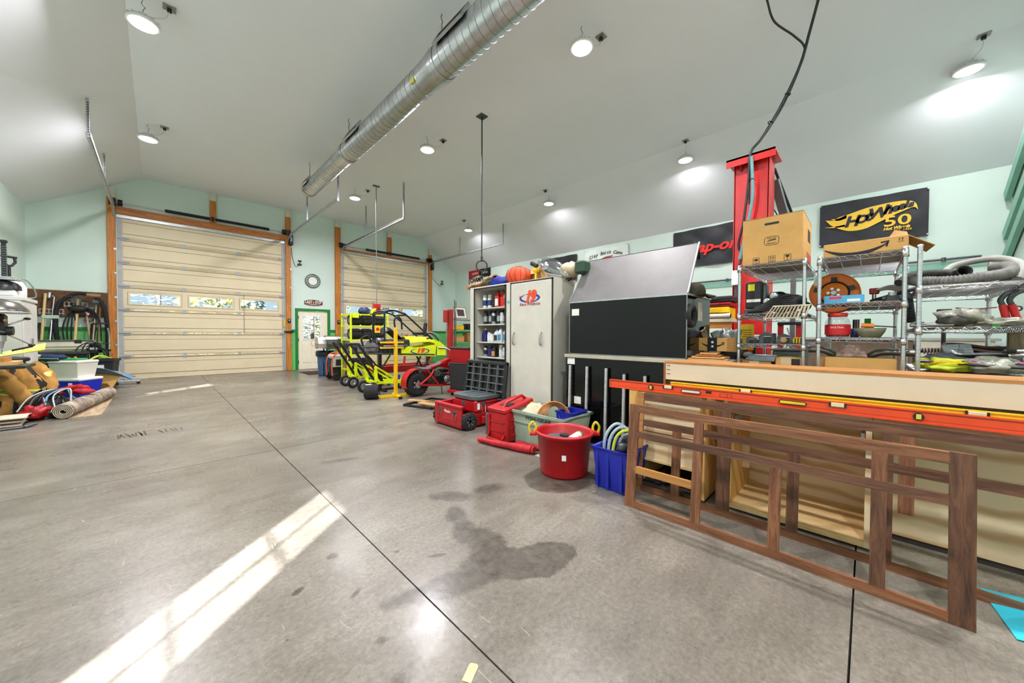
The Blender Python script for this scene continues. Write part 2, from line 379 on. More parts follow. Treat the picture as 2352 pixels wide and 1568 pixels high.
    for k, yc in enumerate((0.09, 8.27)):
        w = tag(put('window_%d' % (k+1), MB().box(XL-0.015, XL, yc-0.53, yc-0.22, 1.09, 2.26).box(XL-0.015, XL, yc+0.22, yc+0.26, 1.09, 2.26)
            .box(XL-0.015, XL, yc-0.22, yc+0.22, 1.09, 1.135).box(XL-0.015, XL, yc-0.22, yc+0.22, 2.0, 2.26), fr), kind='structure')
        put('muntin', MB().box(XL-0.014, XL-0.004, yc-0.009, yc+0.009, 1.135, 2.0), fr, w)
        for q in (1, 2): put('muntin', MB().box(XL-0.014, XL-0.004, yc-0.22, yc+0.22, 1.135+0.288*q-0.009, 1.135+0.288*q+0.009), fr, w)
        for i in range(2):
            for j in range(3): put('pane', MB().box(XL-0.012, XL-0.009, yc-0.22+0.22*i, yc+0.22*i, 1.135+0.288*j, 1.423+0.288*j), gl, w)
    # wainscot and chair rail in two greens
    wg = M('wainscot_green', '#6cbf6a', 0.5, var=0.05, scale=2); dg = M('rail_green', '#0c7a2c', 0.45, var=0.08)
    mb = MB(); mb2 = MB()
    for a, c in ((XL, -0.87), (3.09, 3.22), (4.30, 4.46), (8.40, XR)):
        mb.box(a, c, YF-0.012, YF, 0, 1.25); mb2.box(a, c, YF-0.025, YF, 1.25, 1.34)
    struct('trim_1', mb, wg); struct('trim_2', mb2, dg)
    struct('trim_3', MB().box(XL, XL+0.012, 8.6, YF-0.03, 0, 1.25), wg); struct('trim_4', MB().box(XL, XL+0.025, 8.6, YF-0.03, 1.25, 1.34), dg)
    struct('trim_5', MB().box(XR-0.012, XR, 5.6, YF-0.03, 0, 1.25), wg); struct('trim_6', MB().box(XR-0.025, XR, 5.6, YF-0.03, 1.25, 1.34), dg)
    # outside: ground and trees seen through the glass
    struct('ground', MB().box(-40, 50, -40, 70, -0.4, -0.17), M('yard_gravel', '#8f8a72', 0.9, var=0.25, scale=0.6))
FLOOR_MARKS = [(1.40, 1.22, 0.25, 0.14, -0.3, 0.10, 0.10), (1.22, 1.36, 0.20, 0.15, -0.2, 0.2, 0.14), (1.02, 1.36, 0.26, 0.10, -0.25, 0.3, 0.22), (0.80, 1.44, 0.16, 0.06, -0.3, 0.5, 0.30), (1.30, 1.50, 0.12, 0.22, -0.4, 0.2, 0.14), (1.30, 1.70, 0.09, 0.16, -0.5, 0.3, 0.2), (1.38, 1.90, 0.08, 0.16, -0.5, 0.4, 0.25), (1.52, 2.14, 0.20, 0.11, -0.7, 0.4, 0.22),
          (1.80, 2.06, 0.17, 0.08, -0.2, 0.4, 0.25), (0.647, 2.009, 0.032, 0.032, 0, 0.3, 0.03), (0.913, 1.805, 0.016, 0.016, 0, 0.3, 0.03), (1.051, 1.621, 0.055, 0.016, -0.5, 0.2, 0.04), (0.446, 1.845, 0.036, 0.02, 0.5, 0.3, 0.05), (0.63, 1.643, 0.05, 0.018, 0.6, 0.5, 0.15),
          (1.2, 3.5, 0.2, 0.05, -0.3, 0.5, 0.25), (0.342, 1.577, 0.006, 0.006, 0, 0.3, 0.0), (2.33, 1.80, 0.30, 0.27, 0, 0.08, 0.03), (0.60, 1.32, 0.03, 0.025, 0, 0.6, 0.2), (0.55, 1.1, 0.1, 0.05, 0.5, 0.8, 0.25)]  # large round entry is a dark patch around the red tub
build_shell()
# ---------------------------------------------------------------- ceiling fittings
m_lamp = M('lamp_lens', '#ffffff', 0.3, var=0, emit=9.0)
m_wire = M('thin_wire', '#6b6d6e', 0.4, 0.6, var=0)
def build_lamp(x, y, where, k):
    t = thing('high_bay_lamp', 'round white ceiling lamp ' + where, 'lamp', (x, y, 0), 0, 'high bay lamps under the ceiling')
    z = 4.93; hk = (0.0, 0.0)
    put('lens', MB().lathe([(0.0, z-0.022), (0.07, z-0.02), (0.125, z-0.006), (0.132, z+0.004)], n=28), m_lamp, t)
    b = MB().lathe([(0.150, z), (0.155, z+0.012), (0.15, z+0.03), (0.09, z+0.045), (0.075, z+0.10), (0.04, z+0.115), (0, z+0.115)], n=28)
    put('housing', b, M('lamp_housing', '#dcdcd8', 0.45, var=0.02), t)
    for i in range(14):
        a = 2*pi*i/14; put('fin', MB().bar((cos(a)*0.075, sin(a)*0.075, z+0.065), (cos(a)*0.15, sin(a)*0.15, z+0.04), 0.004, 0.03), M('lamp_housing'), t)
    put('hanger_wire', MB().tube([(0, 0, z+0.115), (0, 0, z+0.17), (0.02, 0, z+0.21), (-0.015, 0.01, z+0.25), (0, 0, ZC-0.002)], 0.0035, 5), m_wire, t)
    ox = -0.26 if x > 6 else 0.23 if x < 1 else 0.32; oy = -0.09
    ol = put('ceiling_outlet', MB().box(ox-0.06, ox+0.06, oy-0.06, oy+0.06, ZC-0.012, ZC-0.001, 0.004), M('outlet_plate', '#9a9a98', 0.4, 0.5, var=0.1), t)
    put('plug', MB().box(ox-0.022, ox+0.022, oy-0.022, oy+0.022, ZC-0.055, ZC-0.012, 0.006), m_blackm, ol)
    put('power_cord', MB().tube(spline([(ox, oy, ZC-0.05), (ox*0.85, oy*0.9, ZC-0.14), (ox*0.45, oy*0.4, ZC-0.17), (0.03, 0, z+0.12)]), 0.004, 5), M('white_cord', '#cfcfcb', 0.5, var=0), t)
    L = bpy.data.lights.new('lamp_light', 'AREA'); L.shape = 'DISK'; L.size = 0.25; L.spread = radians(172); L.energy = LAMP_W*(0.33 if x > 6 else 1.0); L.color = (0.985, 0.95, 1.0)
    lo = bpy.data.objects.new('lamp_light', L); COL.objects.link(lo); lo.parent = t; lo.location = (0, 0, z-0.028)
LAMPS = [(-0.09, 6.26, 'over the big bay, second from the far wall'), (-0.10, 9.87, 'by the post left of the big door'), (3.96, 2.70, 'beside the wide end of the spiral duct'), (3.91, 6.38, 'between the duct and the hooked black rod'),
         (3.88, 10.05, 'near the duct end above the side door'), (8.03, 2.82, 'above the red lift column'), (7.95, 6.51, 'above the white cabinets'), (7.93, 10.2, 'in the far corner by the smaller garage door'), (8.13, -0.94, 'in the corner above the wire shelving')]
for k, (x, y, w) in enumerate(LAMPS): build_lamp(x, y, w, k)
for k, (x, y) in enumerate(((-0.09, 2.70), (-0.09, -0.94), (3.96, -0.94))): build_lamp(x, y, 'behind the photographer, number %s along' % ('one', 'two', 'three')[k], 9+k)
# spiral duct in three diameters
def build_duct():
    X, Z = 2.57, 4.60
    t = thing('spiral_duct', 'long galvanised spiral air duct hung under the ceiling', 'duct', (X, 0, 0))
    dm = M('duct_zinc', '#c4c7c8', 0.3, 0.9, var=0.14, scale=5, bump=0.04, bscale=8); sm = M('duct_seam', '#8f9496', 0.35, 0.9, var=0.1)
    SEG = [(-1.5, 3.95, 0.196), (3.95, 7.05, 0.174), (7.05, 9.45, 0.154)]
    for i, (a, b, r) in enumerate(SEG):
        sec = put('duct_section', MB().cyl((0, a, Z), (0, b, Z), r, 40, caps=(i == 2)), dm, t)
        n = int((b-a)/0.115); pts = []
        for k in range(n*24+1):
            q = k/24; pts.append((r*cos(2*pi*q), a+q*(b-a)/n, Z+r*sin(2*pi*q)))
        put('spiral_seam', MB().tube(pts, 0.005, 4), sm, sec)
        if i < 2:
            r2 = SEG[i+1][2]; put('reducer_collar', MB().lathe([(r+0.004, -0.16), (r+0.008, -0.04), (r+0.001, 0.0), (r2+0.012, 0.12), (r2+0.006, 0.26)], (0, b, Z), (0, 1, 0), 40, caps=False), dm, t)
    put('yellow_sticker', MB().box(-0.175, -0.15, 4.25, 4.33, Z-0.10, Z-0.03), M('sticker_yellow', '#d6d05a', 0.5), t)
    gm = M('grille_dark', '#55595c', 0.4, 0.8, var=0.2)
    for y, r, L in ((3.4, 0.196, 0.56), (6.35, 0.174, 0.58), (9.12, 0.154, 0.40)):
        for s in (-1, 1):
            a = radians(28); g = thing_part('side_grille', t); c = V(s*cos(a)*(r+0.02), y, Z+sin(a)*(r+0.02))
            nx = V(s*cos(a), 0, sin(a)); up = V(-s*sin(a), 0, cos(a)); h = r*0.5
            fr = MB()
            for e in (-1, 1):
                fr.bar(c+up*(e*h)+V(0, -L/2, 0), c+up*(e*h)+V(0, L/2, 0), 0.03, 0.025, up); fr.bar(c+V(0, e*L/2, 0)-up*h, c+V(0, e*L/2, 0)+up*h, 0.025, 0.03, nx)
            put('grille_frame', fr, m_galv, g)
            for k in range(int(L/0.035)):
                yy = y-L/2+0.02+k*0.035; put('louvre', MB().bar(c+V(0, yy-y, 0)-up*h, c+V(0, yy-y, 0)+up*h, 0.004, 0.02, nx), gm, g)
            put('grille_back', MB().bar(c-nx*0.012+V(0, -L/2, 0), c-nx*0.012+V(0, L/2, 0), 2*h, 0.004, nx), m_black, g)
    for y in (3.85, 6.93, 9.95-0.6):
        r = 0.196 if y < 3.9 else 0.174 if y < 7.05 else 0.154
        put('hanger_cable', MB().tube([(0, y, Z+r), (0, y, ZC-0.12), (0.015, y, ZC-0.09), (-0.012, y, ZC-0.05), (0, y, ZC)], 0.006, 6).box(-0.012, 0.012, y-0.012, y+0.012, Z+r+0.05, Z+r+0.13), m_wire, t)
        put('band', MB().lathe([(r+0.006, -0.02), (r+0.009, 0), (r+0.006, 0.02)], (0, y, Z), (0, 1, 0), 36, caps=False), m_galv, t)
def thing_part(name, parent):
    o = bpy.data.objects.new(name, None); COL.objects.link(o); o.parent = parent; return o
build_duct()
# hook rod and cord reel drop
t = thing('ceiling_hook_rod', 'long black rod with a hook hanging before the white cabinets', 'rod', (4.276, 5.097, 0))
put('ceiling_plate', MB().box(-0.08, 0.08, -0.08, 0.08, ZC-0.012, ZC-0.001), M('steel_dark', '#5b5d60', 0.4, 0.7), t)
put('rod', MB().cyl((0, 0, ZC-0.012), (0, 0, 2.62), 0.012, 8), m_black, t)
put('hook', MB().torus((0, 0, 2.47), (0.7, 0.7, 0), 0.10, 0.012, 24, 6).cyl((0, 0, 2.55), (0, 0, 2.64), 0.02, 8).cyl((0, 0, 2.37), (0, 0, 2.27), 0.014, 8), m_blackm, t)
t = thing('retractable_cord_reel', 'red cord box hanging on a thin grey wire over the kart', 'cord reel', (4.238, 9.505, 0))
put('ceiling_plate', MB().box(-0.09, 0.09, -0.05, 0.05, ZC-0.012, ZC-0.001), M('steel_dark'), t)
put('wire', MB().cyl((0, 0, ZC-0.012), (0, 0, 2.02), 0.012, 6), M('grey_cord', '#8a8c8c', 0.5, 0.3, var=0.05), t)
put('red_box', MB().box(-0.09, 0.09, -0.07, 0.07, 1.70, 2.02, 0.015), m_redp, t); put('dial', MB().cyl((0.0, -0.075, 1.86), (0.0, -0.085, 1.86), 0.06, 14), M('red_dark', '#8d0f14', 0.4), t)
# garage door tracks, springs and drums belong to the doors (next block)
# ---------------------------------------------------------------- far gable wall: posts, garage doors, side door
m_post = wood('post_fir', ('#d48d3a', '#bf7526', '#8a4a10'), 'Z', 0.8); m_hdr = wood('header_fir', ('#cc8236', '#ad6524', '#75400e'), 'X', 0.8)
m_raw = M('bare_post_top', '#d8d3c2', 0.8, var=0.08, scale=10)
def post(x0, x1, where, top=None):
    zt = ZC if top is None else top
    t = thing('wood_post', where, 'post', ((x0+x1)/2, YF-0.05, 0)); w = (x1-x0)/2
    put('post_shaft', MB().box(-w, w, -0.045, 0.045, 0, zt-0.24, 0.006), m_post, t)
    put('pale_top', MB().box(-w, w, -0.045, 0.045, zt-0.24, zt-0.005), m_raw, t)
    for z in (0.9, 1.5, 2.1, 2.7, 3.3): put('clip', MB().box(w-0.03, w+0.012, -0.06, -0.045, z-0.025, z+0.025), m_galv, t)
    return t
post(-0.875, -0.735, 'knotty wooden post left of the big garage door', ZC-0.40); post(2.95, 3.09, 'wooden post between the big garage door and the side door')
post(4.46, 4.64, 'wooden post right of the green framed side door'); post(8.25, 8.40, 'wooden post right of the smaller garage door', ZC-0.38)
def stub(x0, x1, z0, label):
    t = thing('wood_stub', label, 'post', ((x0+x1)/2, YF-0.05, 0)); w = (x1-x0)/2
    put('stub_shaft', MB().box(-w, w, -0.04, 0.04, z0, ZC-0.22), m_post, t); put('pale_top', MB().box(-w, w, -0.04, 0.04, ZC-0.22, ZC-0.005), m_raw, t)
stub(1.08, 1.22, 4.39, 'short wooden stub above the middle of the big garage door'); stub(6.41, 6.56, 4.29, 'short wooden stub above the middle of the smaller garage door')
m_door = M('garage_door_almond', '#e2d2b0', 0.5, var=0.03, scale=2, bump=0.04, bscale=160); m_doord = M('door_groove', '#6b5732', 0.7, var=0.05)
m_stile = M('door_stile_steel', '#b0b3b4', 0.6, 0.25, var=0.08); m_bearing = M('black_bracket', '#101010', 0.4, 0.3, var=0.1)
m_pane = glassmat('door_glass', (0.93, 0.97, 1.0), 0.06)
def garage(x0, x1, H, zh, label, hl, xtl, xtr, hangers, zt, cord):
    """sectional door in the opening x0..x1"""
    t = thing('garage_door', label, 'garage door', (0, YF, 0)); n = 7; h = H/n; W = x1-x0; y = 0.05
    for i in range(n):
        z0, z1 = i*h+0.004, (i+1)*h-0.004; s = thing_part('door_section', t)
        if i == 3:
            mb = MB(); wn = 3; gap = (W-3*0.94)/4; ws = [(x0+gap+k*(0.94+gap), x0+gap+k*(0.94+gap)+0.94) for k in range(3)]; wz0, wz1 = z0+0.16, z0+0.42
            mb.box(x0, x1, y, y+0.04, z0, wz0); mb.box(x0, x1, y, y+0.04, wz1, z1); q = x0
            for a, b in ws: mb.box(q, a, y, y+0.04, wz0, wz1); q = b
            mb.box(q, x1, y, y+0.04, wz0, wz1); put('skin', mb, m_door, s)
            for a, b in ws:
                put('pane', MB().box(a, b, y+0.018, y+0.022, wz0, wz1), m_pane, s)
                f = MB()
                for c in (0.0, 0.045): pass
                f.box(a-0.035, b+0.035, y-0.010, y, wz0-0.035, wz0).box(a-0.035, b+0.035, y-0.010, y, wz1, wz1+0.035).box(a-0.035, a, y-0.010, y, wz0, wz1).box(b, b+0.035, y-0.010, y, wz0, wz1)
                put('window_trim', f, m_door, s)
                g = MB()
                for zz in (wz0-0.04, wz1+0.038): g.box(a-0.04, b+0.04, y-0.003, y, zz-0.003, zz+0.003)
                for xx in (a-0.04, b+0.038): g.box(xx-0.003, xx+0.003, y-0.003, y, wz0-0.04, wz1+0.04)
                put('window_groove', g, m_doord, s)
        else:
            put('skin', MB().box(x0, x1, y, y+0.04, z0, z1), m_door, s)
            put('raised_panel', MB().box(x0+0.10, x1-0.10, y-0.006, y, z0+0.14, z1-0.17, 0.005), m_door, s)
            put('panel_groove', MB().box(x0+0.09, x1-0.09, y-0.002, y, z1-0.166, z1-0.158).box(x0+0.09, x1-0.09, y-0.002, y, z0+0.128, z0+0.136), m_doord, s)
        put('section_rib', MB().box(x0, x1, y-0.012, y, z0, z0+0.028).box(x0, x1, y-0.012, y, z1-0.03, z1), m_door, s)
        if i: put('section_gap', MB().box(x0, x1, y-0.0135, y-0.012, z0+0.026, z0+0.034).box(x0, x1, y-0.0135, y-0.012, z0-0.012, z0-0.006).box(x0, x1, y-0.0135, y-0.012, z0-0.046, z0-0.036), m_doord, s)
        for a, b in ((x0, x0+0.085), (x1-0.075, x1)): put('end_stile', MB().box(a, b, y-0.018, y-0.010, z0, z1), m_stile, s)
        if i:
            for a, b in ((x0-0.01, x0+0.21), (x1-0.15, x1+0.01)): put('hinge', MB().box(a, b, y-0.032, y-0.018, z0-0.045, z0+0.045).cyl((a, y-0.04, z0), (b, y-0.04, z0), 0.014, 8), m_stile, s)
            for k in (1, 2):
                c = x0+W*k/3+0.02; put('hinge', MB().box(c-0.04, c+0.04, y-0.025, y-0.010, z0-0.05, z0+0.05), m_stile, s)
    put('bottom_seal', MB().box(x0, x1, y-0.01, y+0.045, -0.002, 0.028), m_rubber, t)
    put('top_strut', MB().box(x0, x1, y-0.05, y-0.012, H-0.075, H-0.01).box(x0, x1, y-0.052, y-0.05, H-0.045, H-0.04), m_galv, t)
    # tracks
    for s, xt in ((-1, xtl), (1, xtr)):
        tr = put('track', MB().tube(spline([(xt, -0.02, 0.02), (xt, -0.02, 1.5), (xt, -0.02, H-0.35), (xt, -0.10, H-0.05), (xt, -0.33, zt+0.02), (xt, -0.8, zt+0.02), (xt, -4.65, zt+0.03)], 6), 0.026, 6), m_galv, t)
        put('track_angle', MB().box(xt-s*0.028-0.003, xt-s*0.028+0.003, -4.68, -0.42, zt+0.01, zt+0.07).box(xt-0.028, xt+0.028, -4.68, -0.42, zt+0.062, zt+0.067), m_galv, tr)
        put('track_flange', MB().box(xt-0.02, xt+0.02, -0.012, -0.005, 0.02, H-0.45), m_galv, tr)
        for yy, zz in hangers[s]:
            hg = put('hanger_strap', MB().box(xt-0.018, xt+0.018, yy-0.003, yy+0.003, zt+0.04, zz).box(xt-0.018, xt-0.013, yy-0.018, yy+0.018, zt+0.04, zz), m_galv, tr)
            if zz-zt > 0.3:
                put('punched_holes', punched(xt+0.005, yy-0.004, zt+0.08, zz-0.02), m_black, hg)
        put('bearing_bracket', MB().box(xt-0.06+0.02*s, xt+0.06+0.02*s, -0.16, -0.02, zh+0.04, zh+0.2), m_bearing, t)
        put('cable_drum', MB().cyl((xt-s*0.07, -0.10, zh+0.12), (xt-s*0.15, -0.10, zh+0.12), 0.075, 16), m_bearing, t)
    put('torsion_shaft', MB().cyl((xtl, -0.10, zh+0.12), (xtr, -0.10, zh+0.12), 0.014, 8), m_galv, t)
    mx = (x0+x1)/2+0.03
    for a, b in ((x0+W*0.24, mx-0.05), (mx+0.05, x1-W*0.12)):
        sp = put('torsion_spring', MB().tube([(a+(b-a)*k/300, -0.10+0.034*cos(k*2*pi/6), zh+0.12+0.034*sin(k*2*pi/6)) for k in range(301)], 0.012, 5), m_black, t)
        put('spring_core', MB().cyl((a, -0.1, zh+0.12), (b, -0.1, zh+0.12), 0.03, 10), m_black, sp)
    put('spring_anchor', MB().box(mx-0.03, mx+0.03, -0.13, -0.02, zh+0.06, zh+0.18), m_bearing, t)
    if cord: put('pull_cord', MB().cyl((x0+W*0.705, y-0.03, 4*h), (x0+W*0.705, y-0.03, 2*h+0.02), 0.006, 5), M('grey_cord'), t)
    op = put('opener_motor', MB().box(xtr+0.02, xtr+0.13, -0.22, -0.03, zh-0.28, zh+0.12, 0.01), m_blackm, t)
    put('motor_label', MB().box(xtr+0.05, xtr+0.10, -0.223, -0.22, zh-0.18, zh-0.02), M('steel_dark'), op)
    put('yellow_tag', MB().box(x1-0.05, x1-0.01, y-0.06, y-0.055, 1.43, 1.68), m_yellow, t)
    hd = tag(put('header_beam', MB().box(x0-0.02, x1+0.02, -0.075, 0.0, H, zh+0.03, 0.005), m_hdr), hl, 'beam'); hd.location = (0, YF, 0)
    return t
def punched(x, y, z0, z1):
    mb = MB(); k = int((z1-z0)/0.035)
    for i in range(k): mb.box(x-0.009, x+0.009, y-0.001, y+0.001, z0+i*0.035, z0+i*0.035+0.018)
    return mb
HG = lambda lo, hi: [(-2.24, hi), (-4.66, hi)]
sl = lambda x: ZC-(C1-x)*(ZC-ZL)/(C1-XL) if x < C1 else ZC if x < C2 else ZC-(x-C2)*(ZC-ZR)/(XR-C2)
garage(-0.715, 2.935, 4.20, 4.35, 'big almond sectional garage door with three strip windows', 'long orange wooden beam over the big garage door', -0.755, 3.0, {-1: HG(0, sl(-0.755)), 1: HG(0, sl(3.0))}, 4.29, True)
garage(4.70, 8.20, 4.20, 4.24, 'smaller almond sectional garage door behind the yellow kart', 'orange wooden beam over the smaller garage door', 4.655, 8.29, {-1: HG(0, sl(4.655)), 1: HG(0, sl(8.29))}, 4.23, False)
# loose opener wire with sensor on the wall
def wall_sensor(x, z, x2, z2, label):
    t = thing('opener_sensor', label, 'sensor', (x, YF, 0))
    put('sensor_body', MB().box(-0.05, 0.05, -0.05, 0.0, z-0.02, z+0.02, 0.005).cyl((0, -0.03, z-0.02), (0, -0.03, z-0.1), 0.012, 6).box(-0.07, 0.05, -0.07, -0.01, z-0.14, z-0.10), m_blackm, t)
    put('sensor_wire', MB().tube(spline([(x2-x, -0.03, z2), (x2-x+0.03, -0.02, z2-0.3), (-0.12, -0.02, z-0.2), (0, -0.03, z-0.12)]), 0.006, 5), m_blackm, t)
wall_sensor(3.36, 3.62, 3.12, 4.02, 'black opener sensor and loose wire above the side door'); wall_sensor(8.95, 3.55, 8.42, 3.95, 'black sensor with hanging wire in the far corner')
# side door with nine-light window
def side_door():
    d = tag(bpy.data.objects.new('door_1', None), kind='structure'); COL.objects.link(d); d.location = (0, YF, 0)
    dm = M('side_door_cream', '#efe6cc', 0.5, var=0.03); gm = M('rail_green')
    x0, x1 = 3.30, 4.215; a, b, z0, z1 = 3.47, 3.98, 1.02, 1.80
    put('door_leaf', MB().box(x0, a, 0.02, 0.065, 0.01, 1.96).box(b, x1, 0.02, 0.065, 0.01, 1.96).box(a, b, 0.02, 0.065, 0.01, z0).box(a, b, 0.02, 0.065, z1, 1.96), dm, d)
    for p, q in ((x0+0.13, x0+0.42), (x0+0.50, x1-0.13)): put('raised_panel', MB().box(p, q, 0.008, 0.02, 0.22, 0.86, 0.008), dm, d)
    for i in range(3):
        for j in range(3): put('pane', MB().box(a+(b-a)*i/3, a+(b-a)*(i+1)/3, 0.04, 0.044, z0+(z1-z0)*j/3, z0+(z1-z0)*(j+1)/3), m_pane, d)
    wm = M('window_vinyl')
    for k in (1, 2):
        put('muntin', MB().box(a+(b-a)*k/3-0.010, a+(b-a)*k/3+0.010, 0.03, 0.04, z0, z1), wm, d); put('muntin', MB().box(a, b, 0.03, 0.04, z0+(z1-z0)*k/3-0.010, z0+(z1-z0)*k/3+0.010), wm, d)
    put('window_trim', MB().box(a-0.03, b+0.03, 0.01, 0.02, z0-0.03, z0).box(a-0.03, b+0.03, 0.01, 0.02, z1, z1+0.03).box(a-0.03, a, 0.01, 0.02, z0, z1).box(b, b+0.03, 0.01, 0.02, z0, z1), wm, d)
    put('casing', MB().box(3.215, 3.30, -0.02, 0.05, 0, 2.05).box(4.215, 4.30, -0.02, 0.05, 0, 2.05).box(3.30, 4.215, -0.02, 0.05, 1.965, 2.05), gm, d)
    for z in (0.25, 1.0, 1.75): put('hinge', MB().box(3.295, 3.32, -0.005, 0.022, z-0.05, z+0.05), m_black, d)
    put('door_knob', MB().lathe([(0.03, 0), (0.012, 0.01), (0.012, 0.03), (0.028, 0.04), (0.026, 0.06), (0, 0.065)], (4.15, 0.02, 0.95), (0, -1, 0), 14), m_chrome, d)
side_door()
# round clock-like sign and the wooden plaque
t = thing('round_wall_sign', 'round grey green framed sign hanging above the side door', 'sign', (3.75, YF, 3.0))
put('rim', MB().lathe([(0.235, 0), (0.24, 0.035), (0.215, 0.05), (0.20, 0.03)], (0, 0, 0), (0, -1, 0), 36, caps=False), M('sign_rim', '#6f7f6a', 0.4, 0.4, var=0.15), t)
put('ring', MB().lathe([(0.205, 0.02), (0.155, 0.032), (0.15, 0.025)], (0, 0, 0), (0, -1, 0), 36, caps=False), M('sign_ring', '#9aa79a', 0.4, 0.3, var=0.2, scale=20), t)
put('inner_rim', MB().torus((0, -0.03, 0), (0, 1, 0), 0.15, 0.012, 32, 6), M('sign_rim2', '#3f463c', 0.4, 0.3), t)
put('face', MB().cyl((0, -0.012, 0), (0, -0.026, 0), 0.145, 32), M('sign_face', '#e9ebe6', 0.4, var=0.03), t)
t = thing('wooden_plaque', 'dark red plaque with pale lettering over the side door', 'sign', (3.77, YF, 2.26))
poly = [(-0.28, -0.06), (-0.15, -0.095), (0, -0.105), (0.15, -0.095), (0.28, -0.06), (0.285, 0.05), (0.15, 0.09), (0, 0.10), (-0.15, 0.09), (-0.285, 0.05)]
put('pale_border', MB().prism([(x*1.04, z*1.1) for x, z in poly], 'Y', -0.012, -0.001), M('plaque_cream', '#e3d5c2', 0.6), t)
put('board', MB().prism(poly, 'Y', -0.018, -0.010), M('plaque_red', '#5b1c17', 0.6, var=0.15), t)
text_mesh('lettering', 'LAST', 0.13, m_label, t, FACE_MY((-0.15, -0.019, 0.015)), fit=0.22, bold=0.004); text_mesh('lettering', 'STOP', 0.13, m_label, t, FACE_MY((0.15, -0.019, 0.015)), fit=0.20, bold=0.004)
put('emblem', MB().prism([(-0.03, 0), (0, -0.05), (0.03, 0), (0.015, 0.05), (-0.015, 0.05)], 'Y', -0.02, -0.018), M('emblem_gold', '#b98a4a', 0.5), t)
put('small_line', MB().box(-0.2, 0.2, -0.0195, -0.018, -0.055, -0.047).box(-0.11, 0.11, -0.0195, -0.018, -0.077, -0.07), m_label, t)
solo('door_mat', MB().box(-0.36, 0.36, -0.5, 0.5, 0, 0.012, 0.004), M('mat_brown', '#4a2a22', 0.95, var=0.4, scale=60, bump=0.5, bscale=120), 'dark brown door mat before the side door', 'mat', (3.45, 12.0, 0))
for x, lab in ((3.02, 'black switch box on the post beside the side door'), (4.55, 'black switch box on the post by the smaller garage door')):
    t = thing('door_control', lab, 'switch', (x, YF-0.1, 1.62)); put('case', MB().box(-0.04, 0.04, -0.035, 0.0, -0.065, 0.065, 0.006), m_blackm, t); put('button', MB().box(-0.018, 0.018, -0.042, -0.035, 0.0, 0.035), m_galv, t)
solo('door_latch_bar', MB().box(-0.14, 0.12, -0.03, 0, -0.03, 0.03, 0.005).box(0.03, 0.07, -0.045, -0.03, -0.045, 0.045, 0.004), m_black, 'black slide bolt across the edge of the big garage door', 'latch', (3.02, YF-0.1, 1.26))
# trees outside
def tree(x, y, h, r, label, seed, kind):
    t = thing('yard_tree', label, 'tree', (x, y, -0.17)); R = random.Random(seed); lm = (M('leaf_olive', '#b3b35e', 0.8, var=0.35, scale=3), M('needle_blue', '#6f7f80', 0.8, var=0.4, scale=3), M('twig_grey', '#a7a3b3', 0.85, var=0.3, scale=3))[kind]
    put('trunk', MB().cyl((0, 0, 0), (0, 0, h*0.8), 0.12, 8, 0.04), M('bark', '#8b7a68', 0.9, var=0.3), t)
    mb = MB()
    for i in range(1500):
        zz = R.uniform(0.03, 1.0); a = R.uniform(0, 2*pi); rr = r*(1.05-zz if kind == 1 else (0.5+0.6*sin(pi*min(1, zz))))*R.uniform(0.2, 1)
        c = V(cos(a)*rr, sin(a)*rr, zz*h); s = R.uniform(0.06, 0.17)*(1.0 if kind < 2 else 1.3); d = V(R.gauss(0, 1), R.gauss(0, 1), R.gauss(0, 0.6)).normalized(); u, w = frame_of(d); q = 0.5 if kind < 2 else 0.12
        mb.add([c-u*s, c+w*s*q, c+u*s, c-w*s*q], [[0, 1, 2, 3]])
    put('foliage', mb, lm, t)
TW = ('first', 'second', 'third', 'fourth', 'fifth', 'sixth', 'seventh', 'eighth', 'ninth', 'tenth', 'eleventh', 'twelfth', 'thirteenth', 'last'); R_ = random.Random(3)
for i in range(14):
    x = -5.2+1.75*i; y = (19.0, 23.5)[i % 2]+R_.uniform(-0.4, 0.4); kd = (2, 0, 1)[i % 3]
    tree(x, y, R_.uniform(3.6, 5.2), R_.uniform(1.15, 1.5), 'outdoor %s seen through the door glass, %s from the left' % (('olive leafy tree', 'blue green conifer', 'bare grey tree')[kd], TW[i]), i, kd)
# ---------------------------------------------------------------- clutter along the left wall and the far left corner
def cloth(name, label, cat, loc, r, mat, seed, jag=0.5, parts=None, squash=0.0):
    t = thing(name, label, cat, loc); mb = MB().ball((0, 0, r[2]), r, 22, 14, jag, seed); mb.v = [(x, y, max(0.004, z)) for x, y, z in mb.v]
    put('crumpled_body', mb, mat, t); return t
m_grey = M('appliance_grey', '#d3d3cf', 0.45, var=0.06, scale=3)
t = thing('steel_cabinet', 'tall off-white steel cabinet in the left corner behind the drill press', 'cabinet', (-1.78, 9.58, 0))
put('body', MB().box(-0.30, 0.30, -0.44, 0.44, 0, 1.74, 0.01), m_grey, t)
for s in (-1, 1):
    d = put('door', MB().box(0.30, 0.318, s*0.22-0.21, s*0.22+0.21, 0.06, 1.66, 0.004), m_grey, t); put('handle', MB().box(0.318, 0.335, s*0.04-0.01, s*0.04+0.01, 0.9, 1.1), m_chrome, d)
put('top_lip', MB().box(-0.31, 0.325, -0.45, 0.45, 1.69, 1.745, 0.006), m_grey, t)
